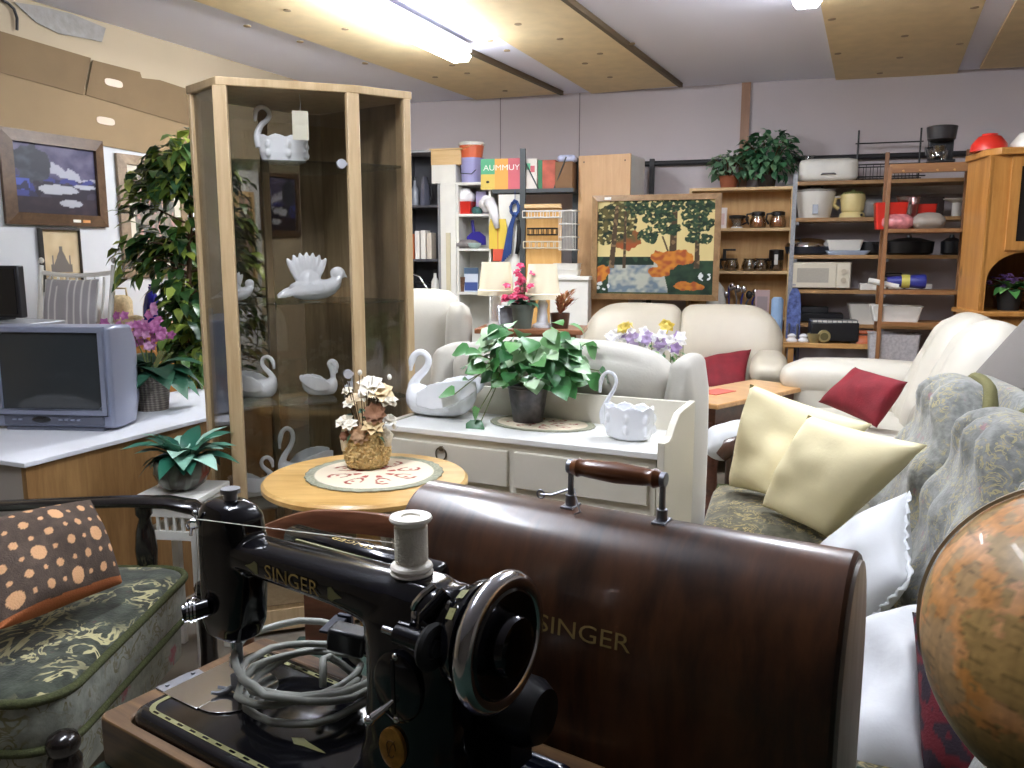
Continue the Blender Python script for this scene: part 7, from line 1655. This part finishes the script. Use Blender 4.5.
t = thing('green_toy', 'green and blue trinkets on the upper shelf of the white unit', 'trinket', onshelf(W0, 477, WZ[0], .06), -14); mb = MB(); mb.soft((0, 0, .03), (.09, .06, .06), .025, 6); mb.build('trinket_body', mat('green_blue', S(54, 96, 92), .4, vary=.6, vs=40), t, smooth=180)
t = thing('dustpan', 'royal blue dustpan standing on the middle shelf of the white unit', 'dustpan', onshelf(W0, 476, WZ[1], .12), -14)
mb = MB(); mb.loft([[V((x, y, z)) for x, y in ((-w_, -.01), (w_, -.01), (w_, .012), (-w_, .012))] for z, w_ in ((.03, .085), (.10, .08), (.14, .03))]); mb.build('pan', mat('royal_blue_plastic', S(52, 44, 140), .3), t, bevel=.004); mb = MB(); mb.tube([(-.02, 0, .13), (-.03, 0, .2), (-.035, 0, .235)], .014, 8); mb.build('handle', MATS['royal_blue_plastic'], t, smooth=60)
t = thing('folded_cloth', 'grey folded cloths on the middle shelf of the white unit', 'cloth', onshelf(W0, 467, WZ[1], .06), -14); mb = MB(); mb.soft((0, 0, .03), (.2, .12, .06), .028, 8, (0, .01, .015)); mb.build('fold', mat('grey_brown_cloth', S(126, 120, 118), .9, vary=.3, vs=20), t, smooth=180)
t = thing('glass_bowl', 'pale green glass bowl in front of the grey cloths on the white unit', 'bowl', onshelf(W0, 474, WZ[1], .03), -14); mb = MB(); mb.lathe([(.03, 0), (.055, .02), (.06, .045), (.055, .045), (.03, .008), (.001, .008)], 20); mb.build('bowl_shell', mat('pale_green_glass', S(176, 200, 196), .15), t, smooth=50)
t = box_thing('detergent_packet', 'blue and white printed packet on the lower shelf of the white unit', 'packet', W0, 471, WZ[2], .08, .12, .05, .2, mat('packet_white', S(196, 204, 216), .5), 'packet_body', 8)
mb = MB(); mb.bx(-.055, .055, -.0265, -.0245, .01, .08); mb.build('blue_print', mat('packet_blue', S(58, 78, 140), .5), t, smooth=0); mb = MB(); mb.bx(-.06, .06, -.0262, -.0246, .15, .2); mb.build('dark_print', mat('packet_dark', S(62, 84, 110), .5), t, smooth=0)
t = thing('brown_basket', 'small brown basket of bits on the lower shelf of the white unit', 'basket', onshelf(W0, 460, WZ[2], .1), -14); tub(t, .11, .14, .12, mat('brown_wicker', S(106, 76, 56), .8, vary=.3, vs=50), .8)
t = thing('black_helmet', 'black arched bag handle shape behind the table lamp shade', 'bag', onshelf(W0, 489, WZ[2], .02), -14); t.name = 'black_bag'; t['label'] = 'rounded black bag on the white unit behind the lamp shade'; mb = MB(); mb.loft([[V((.085*math.cos(q), y, .13*math.sin(q))) for q in [PI*i/14 for i in range(15)]] for y in (-.05, .05)]); mb.build('bag_body', M_blackmatt, t, smooth=40); mb = MB(); mb.tube([(-.05, 0, .09), (-.045, 0, .18), (.045, 0, .18), (.05, 0, .09)], .01, 8); mb.build('handle', M_blackmatt, t, smooth=60)
# ---- steel rack carrying the cartons
X0 = Fr(*at(492, 230, 6.85).to_2d(), -14); xr, _ = X0.hit(573, 230, 0); sz = at(530, 189, 6.8).z
sr_ = thing('steel_rack', 'grey steel rack carrying printed cartons above the plywood board', 'rack', X0(0, 0, 0), -14)
mb = MB(); mb.bx(0, xr, 0, .23, sz-.03, sz); mb.build('shelf_board', mat('dark_grey_steel', S(72, 76, 78), .5, .3), sr_)
xp, _ = X0.hit(523, 230, 0)
for x, y, z1 in ((xp, -.008, at(523, 149, 6.8).z), (xr-.02, .215, sz+.25), (.02, .215, sz)): mb = MB(); mb.bx(x-.022, x+.022, y-.012, y+.012, 0, z1); mb.build('upright', MATS['dark_grey_steel'], sr_)
mb = MB(); mb.tube([(xp+.01, .0, sz+.22), (xp+.12, .02, sz)], .006, 6); mb.build('brace', MATS['dark_grey_steel'], sr_)
mb = MB(); mb.tube([(xr-.06, .0, sz+.24), (xr-.16, .02, sz)], .006, 6); mb.build('brace', MATS['dark_grey_steel'], sr_)
# printed carton: three colour fields and white lettering
t = thing('printed_carton', 'green, orange and pink printed carton with white lettering on the steel rack', 'carton', onshelf(X0, 504, sz, .09), -14)
cw_ = .345; chh = at(504, 158, 6.8).z-sz
mb = MB(); mb.bx(-cw_/2, cw_/2, -.08, .18, 0, chh); mb.build('carton_body', mat('carton_white', S(222, 214, 206), .6), t)
for x0, x1_, z0, z1, c_, nm in ((-.5, -.16, .5, 1, (92, 178, 134), 'green_field'), (-.5, -.16, 0, .5, (216, 188, 92), 'yellow_field'), (-.16, .16, 0, 1, (232, 166, 78), 'orange_field'), (.16, .5, 0, 1, (206, 100, 110), 'pink_field')):
    mb = MB(); mb.bx(x0*cw_, x1_*cw_, -.0815, -.0795, z0*chh, z1*chh); mb.build(nm, mat(nm, S(*c_), .55), t, smooth=0)
vs_, fs_ = text_geo('AUMMUY', .062, 1.15); mb = MB(); mb.put([(x, -.0822, y+chh*.70) for x, y in vs_], fs_); mb.build('lettering', mat('print_white', S(240, 238, 232), .6), t, smooth=0, recalc=False)
mb = MB(); mb.ell((-.115, -.0815, .06), (.014, .002, .010), 10, 6); mb.build('dark_motif', M_jugb, t)
t = box_thing('printed_carton', 'white carton with small red and green prints next to the rack upright', 'carton', X0, 533, sz, .12, .11, .2, chh*.98, MATS['carton_white'])
mb = MB(); mb.bx(-.03, .0, -.1015, -.0995, .15, .20); mb.build('green_print', mat('green_field', S(92, 178, 134)), t, smooth=0); mb = MB(); mb.bx(.0, .035, -.1015, -.0995, .13, .18); mb.build('red_print', mat('pink_field', S(1, 1, 1)), t, smooth=0)
t = box_thing('printed_carton', 'green and red striped carton on the steel rack next to the brown box', 'carton', X0, 549, sz, .12, .14, .2, chh*.92, mat('carton_red', S(178, 86, 66), .6, vary=.3, vs=12))
mb = MB(); mb.bx(-.07, -.035, -.1015, -.0995, 0, chh*.92); mb.build('green_stripe', mat('deep_green_print', S(40, 118, 74), .5), t, smooth=0)
box_thing('brown_carton', 'plain brown carton at the cupboard end of the steel rack', 'carton', X0, 566, sz, .12, .14, .22, chh*.85, mat('brown_carton_card', S(128, 96, 66), .8))
t = thing('plastic_wrap', 'pale blue wrapped bundle on the brown carton', 'bundle', onshelf(X0, 567, sz+chh*.85, .12), -14); mb = MB(); mb.soft((0, 0, .03), (.15, .12, .06), .028, 7); mb.build('wrap', mat('pale_blue_wrap', S(192, 198, 226), .3, vary=.2, vs=30), t, smooth=180)
# ---- white board with hanging rope and folder
bw0, _ = X0.hit(499, 230, .03); bw1, _ = X0.hit(523, 230, .03)
t = thing('white_door_panel', 'white panel standing under the steel rack behind the hanging rope', 'panel', X0(0, 0, 0), -14); mb = MB(); mb.bx(bw0, bw1, .02, .05, 0, sz-.04); mb.build('panel_sheet', M_white, t)
mb = MB(); mb.bx(bw1-.018, bw1, .012, .02, 0, sz-.04); mb.build('edge_strip', M_dark, t)
def hang(px, py, y): x, z = X0.hit(px, py, y); return X0(x, y, z)
p = hang(515, 197, -.01); t = thing('blue_rope', 'knotted blue rope hanging on the white panel', 'rope', p, -14)
mb = MB(); r = random.Random(4)
for i in range(9): a_ = r.uniform(0, 6.28); mb.tube([(.0+.028*math.cos(a_+q)*r.uniform(1., 1.5), -.005*q, -.09+.06*math.sin(a_+q)*r.uniform(.7, 1.2)) for q in [j*.7 for j in range(7)]], .008, 6)
mb.build('knot', mat('blue_rope_fibre', S(48, 74, 132), .8, bmp=.5, bs=200), t, smooth=180)
for i in range(6): mb = MB(); dx0 = -.006*i; mb.tube([(.01+dx0*.3, -.01, -.12), (-.02+dx0, -.012, -.25), (-.035+dx0*2.4, -.01, -.45-.015*i)], .009, 6); mb.build('strand', MATS['blue_rope_fibre'], t, smooth=60)
mb = MB(); mb.tube([(0, 0, .05), (0, 0, -.05)], .003, 5); mb.build('hanging_cord', MATS['blue_rope_fibre'], t)
p = hang(518, 220, -.01); t = thing('curved_handle', 'curved black handle hanging beside the blue rope', 'handle', p, -14); t.name = 'umbrella_handle'; mb = MB(); mb.tube([(0, 0, 0), (.012, 0, -.08), (.008, 0, -.18), (-.012, 0, -.27)], [.012, .02, .022, .014], 10); mb.build('grip', M_blackmatt, t, smooth=180)
mb = MB(); mb.tube([(0, 0, .04), (0, 0, -.01)], .006, 6); mb.build('hanging_loop', M_steel, t)
p = hang(498, 219, .0); t = thing('yellow_folder', 'yellow folder with red tag hanging at the end of the white unit', 'folder', p, -14); mb = MB(); mb.loft([[V((x*k, y, z)) for x, y in ((-.075, -.006), (.075, -.006), (.075, .006), (-.075, .006))] for z, k in ((-.24, 1), (-.06, 1), (0, .85))]); mb.build('cover', mat('yellow_folder_card', S(220, 190, 70), .5), t); mb = MB(); mb.bx(-.004, .004, -.008, -.005, -.24, 0); mb.build('spine_line', mat('orange_line', S(206, 130, 60), .5), t, smooth=0)
mb = MB(); mb.bx(-.045, .045, -.006, .006, -.34, -.235); mb.build('red_tag', mat('red_tag', S(214, 86, 62), .5), t, bevel=.006)
# ---- plywood board with wire racks
p0, _ = X0.hit(525, 250, .0); p1, _ = X0.hit(561, 250, .0)
t = thing('plywood_board', 'orange plywood board hung with wire racks under the steel rack', 'board', X0(0, 0, 0), -14); M_ply = wood('orange_plywood', S(206, 152, 80), S(224, 178, 108), (7, 7, 1), .5)
mb = MB(); mb.bx(p0, p1, .01, .028, .3, at(540, 205, 6.8).z); mb.build('ply_sheet', M_ply, t); mb = MB(); mb.bx(p0-.0, p1, -.03, .01, at(540, 206, 6.8).z-.02, at(540, 206, 6.8).z+.012); mb.build('top_strip', M_beech_x, t)
def wrack(py, label, m, dep=.09, wd=1.0):
    z = at(542, py, 6.8).z; t = thing('wire_rack', label, 'wire rack', X0((p0+p1)/2, -.0, z), -14); w_ = (p1-p0)*.5*wd
    for zz, yy in ((0, .005), (0, -dep), (.05, -dep), (.05, .005)):
        mb = MB(); mb.tube([(-w_, yy, zz), (w_, yy, zz)], .005, 6); mb.build('wire_rail', m, t)
    for i in range(7): x = -w_+2*w_*i/6; mb = MB(); mb.tube([(x, .005, .05), (x, .005, 0), (x, -dep, 0), (x, -dep, .05)], .0035, 5); mb.build('wire_rib', m, t)
wrack(218, 'white wire rack near the top of the plywood board', M_white); wrack(235, 'black wire hook rail low on the plywood board', M_black, .05, .8)
wrack(248, 'cream wire rack in the middle of the plywood board', mat('cream_wire', S(214, 204, 180), .5), .06)
# ---- white wire baskets and stacked white trays beside the tall cupboard
p2, _ = X0.hit(569, 250, -.05)
t = thing('wire_basket', 'white wire basket hanging between the plywood and the tall beech cupboard', 'basket', X0(p2, -.05, at(569, 250, 6.8).z), -14)
hb_ = at(569, 212, 6.8).z-at(569, 250, 6.8).z
for zz in (0, hb_*.33, hb_*.66, hb_): mb = MB(); mb.tube([(-.065, .09, zz), (-.065, -.09, zz), (.065, -.09, zz), (.065, .09, zz)], .004, 6); mb.build('wire_ring', M_white, t)
for i in range(12): x = -.065+.13*i/11; mb = MB(); mb.tube([(x, .09, hb_), (x, -.09, hb_), (x, -.09, 0), (x, .09, 0)], .002, 5); mb.build('wire_rib', M_white, t)
ck = thing('white_counter', 'white painted cupboard base beside the tall beech cupboard', 'cupboard', X0(p2-.07, -.2, 0), -14); cz_ = at(567, 276, 6.6).z
mb = MB(); mb.bx(-.05, .25, 0, .18, .02, cz_-.03); mb.build('carcass', M_white, ck); mb = MB(); mb.bx(-.07, .26, -.02, .19, cz_-.03, cz_); mb.build('counter_top', M_white, ck, bevel=.006); mb = MB(); mb.bx(-.04, .24, .01, .17, 0, .02); mb.build('plinth', M_dark, ck)
for i, lb in enumerate(('white tray at the bottom of the stack on the white painted base', 'white tray on top of the stack on the white painted base')):
    t = thing('white_tray', lb, 'tray', X0(p2+.0, -.11, cz_+.05*i), -14); tub(t, .20, .15, .045, M_white, .9)
# ---- console with two lamps, a cyclamen and dried flowers
V0 = Fr(*at(480, 330, 5.05).to_2d(), -10); vz = at(520, 327, 5.0).z; vw, _ = V0.hit(585, 330, 0)
M_red_br = wood('reddish_console', S(128, 78, 50), S(164, 110, 74), (1.4, 10, 10), .4, .2)
cn = thing('console_table', 'reddish wooden console carrying two lamps beyond the grey sofa', 'table', V0(0, 0, 0), -10)
mb = MB(); mb.bx(.0, vw, -.16, .2, vz-.03, vz); mb.build('tabletop', M_red_br, cn, bevel=.004); mb = MB(); mb.bx(.03, vw-.04, -.12, .16, vz-.13, vz-.03); mb.build('apron', M_red_br, cn)
for x in (.04, vw-.06):
    for y in (-.12, .15): mb = MB(); mb.bx(x-.02, x+.02, y-.02, y+.02, 0, vz-.13); mb.build('leg', M_red_br, cn)
M_shade = mat('ivory_lampshade', S(234, 224, 196), .8, bmp=.1, bs=200)
def table_lamp(px, ztop, zbot, wpx, y, label):
    t = thing('table_lamp', label, 'lamp', onshelf(V0, px, vz, y), -10); Y = t.location.y; zt, zb = at(px, ztop, Y).z-vz, at(px, zbot, Y).z-vz; rb_ = wpx/FPX*Y/2
    mb = MB(); n = 8; mb.lathe([(rb_, zb), (rb_*1.0, zb+.03), (rb_*.94, zb+.035), (rb_*.76, zt), (rb_*.74, zt), (rb_*.92, zb+.035)], 32, cap=False); mb.build('lamp_shade', M_shade, t, smooth=40)
    mb = MB(); mb.lathe([(.06, 0), (.06, .015), (.035, .03), (.028, zb*.6), (.034, zb*.8), (.018, zb), (.012, zt-.06)], 24); mb.build('lamp_base', M_porc, t, smooth=50)
    mb = MB(); 
    for k in range(3): mb.cyl((0, 0, zt-.05), (rb_*.75*math.cos(k*2.1), rb_*.75*math.sin(k*2.1), zt-.004), .002, n=5)
    mb.build('shade_spider', M_steel, t)
table_lamp(496, 262, 295, 37, .05, 'white table lamp with ivory shade in front of the white shelf unit'); table_lamp(543, 264, 299, 37, .0, 'white table lamp with ivory shade in front of the plywood board')
t = thing('cyclamen', 'potted cyclamen with magenta flowers between the two table lamps', 'plant', onshelf(V0, 523, vz, -.09), -10)
ph = at(523, 304, 4.95).z-vz; mb = MB(); mb.lathe([(.05, 0), (.07, ph), (.075, ph), (.075, ph-.02), (.066, ph-.02), (.001, ph-.02)], 24); mb.build('pot', mat('grey_green_pot', S(92, 100, 92), .5), t, smooth=40)
mb = MB(); rosette(mb, (0, 0, ph), 18, .10, .06, 5, (10, 60)); mb.build('foliage', G_dark, t, recalc=False); mb = MB(); r = random.Random(2)
for i in range(26):
    L_ = i < 8; c = V((-.085+r.gauss(0, .02), -.01, ph+.035+r.gauss(0, .012))) if L_ else V((r.gauss(.0, .026), r.gauss(0, .02), ph+.12+r.gauss(0, .045))); blossom(mb, c, .032, 5, (r.uniform(-.4, .4), -.6, .8), i)
mb.build('blossom', leafmat('magenta_petal', [S(170, 26, 70), S(196, 40, 88), S(214, 84, 120)], .6), t, recalc=False); mb = MB()
for i in range(8): mb.tube([(0, 0, ph-.02), (.02*math.cos(i), .02*math.sin(i), ph+.12)], .003, 5)
mb.build('stem', M_stem, t)
t = thing('dried_flowers', 'tan dried flower bunch in a dark pot on the console beside the tall cupboard', 'flower arrangement', onshelf(V0, 561, vz, -.04), -10); t.name = 'dried_bouquet'
mb = MB(); mb.lathe([(.05, 0), (.06, .09), (.055, .09), (.05, .07), (.001, .07)], 20); mb.build('pot', M_dark, t, smooth=40); mb = MB(); r = random.Random(13)
for i in range(120): a_ = r.uniform(0, 6.28); q = r.random(); mb.leaf((.05*q*math.cos(a_)+.03*q, .04*q*math.sin(a_), .08+.13*q*r.uniform(.5, 1.1)), (math.cos(a_)+.4, math.sin(a_), 1.6), (0, 0, 1), .05, .02, .3, .2, 4)
mb.build('dried_heads', leafmat('tan_dried', [S(150, 104, 66), S(190, 142, 98), S(168, 84, 60)], .8), t, recalc=False)
t = thing('picture_frame', 'small silver edged photo frame leaning on the console beside the magenta cyclamen', 'photo frame', onshelf(V0, 507, vz, -.10), 10, rot=(rad(-14), 0, rad(14))); mb = MB(); rect_frame(mb, .08, .11, .012, -.006, .004, .012); mb.build('frame', M_metal, t, smooth=0); mb = MB(); mb.bx(-.042, .042, -.001, .003, .01, .125); mb.build('photo_print', mat('grey_photo', S(120, 122, 128), .4, vary=.4, vs=20), t, smooth=0)
# added lights above the view, unseen, same fittings, to brighten the room
for k, (x, y) in enumerate([(-1.05, .9), (1.2, 1.7)]):
    tube_light((x, y, CEIL-.001), -19, 1.45, ['added unseen fluorescent light over the flowered armchair', 'added unseen fluorescent light over the flowered sofa'][k], (M_tube, M_tube_d)[k])
w = bpy.data.worlds.new('World'); SC.world = w; w.use_nodes = True
w.node_tree.nodes['Background'].inputs[0].default_value = (.8, .85, 1, 1); w.node_tree.nodes['Background'].inputs[1].default_value = .05
cam = bpy.data.cameras.new('Camera'); co = bpy.data.objects.new('Camera', cam); COL.objects.link(co)
cam.sensor_width = 36; cam.lens = 36*FPX/1024; cam.clip_start = .05
co.location = (0, 0, EYE); co.rotation_euler = (PI/2-PITCH, 0, 0); SC.camera = co
vs = SC.view_settings; SC.display_settings.display_device = 'sRGB'
vs.view_transform = 'Standard'; vs.look = 'None'; vs.gamma = 1; vs.use_curve_mapping = False; vs.exposure = 2.1
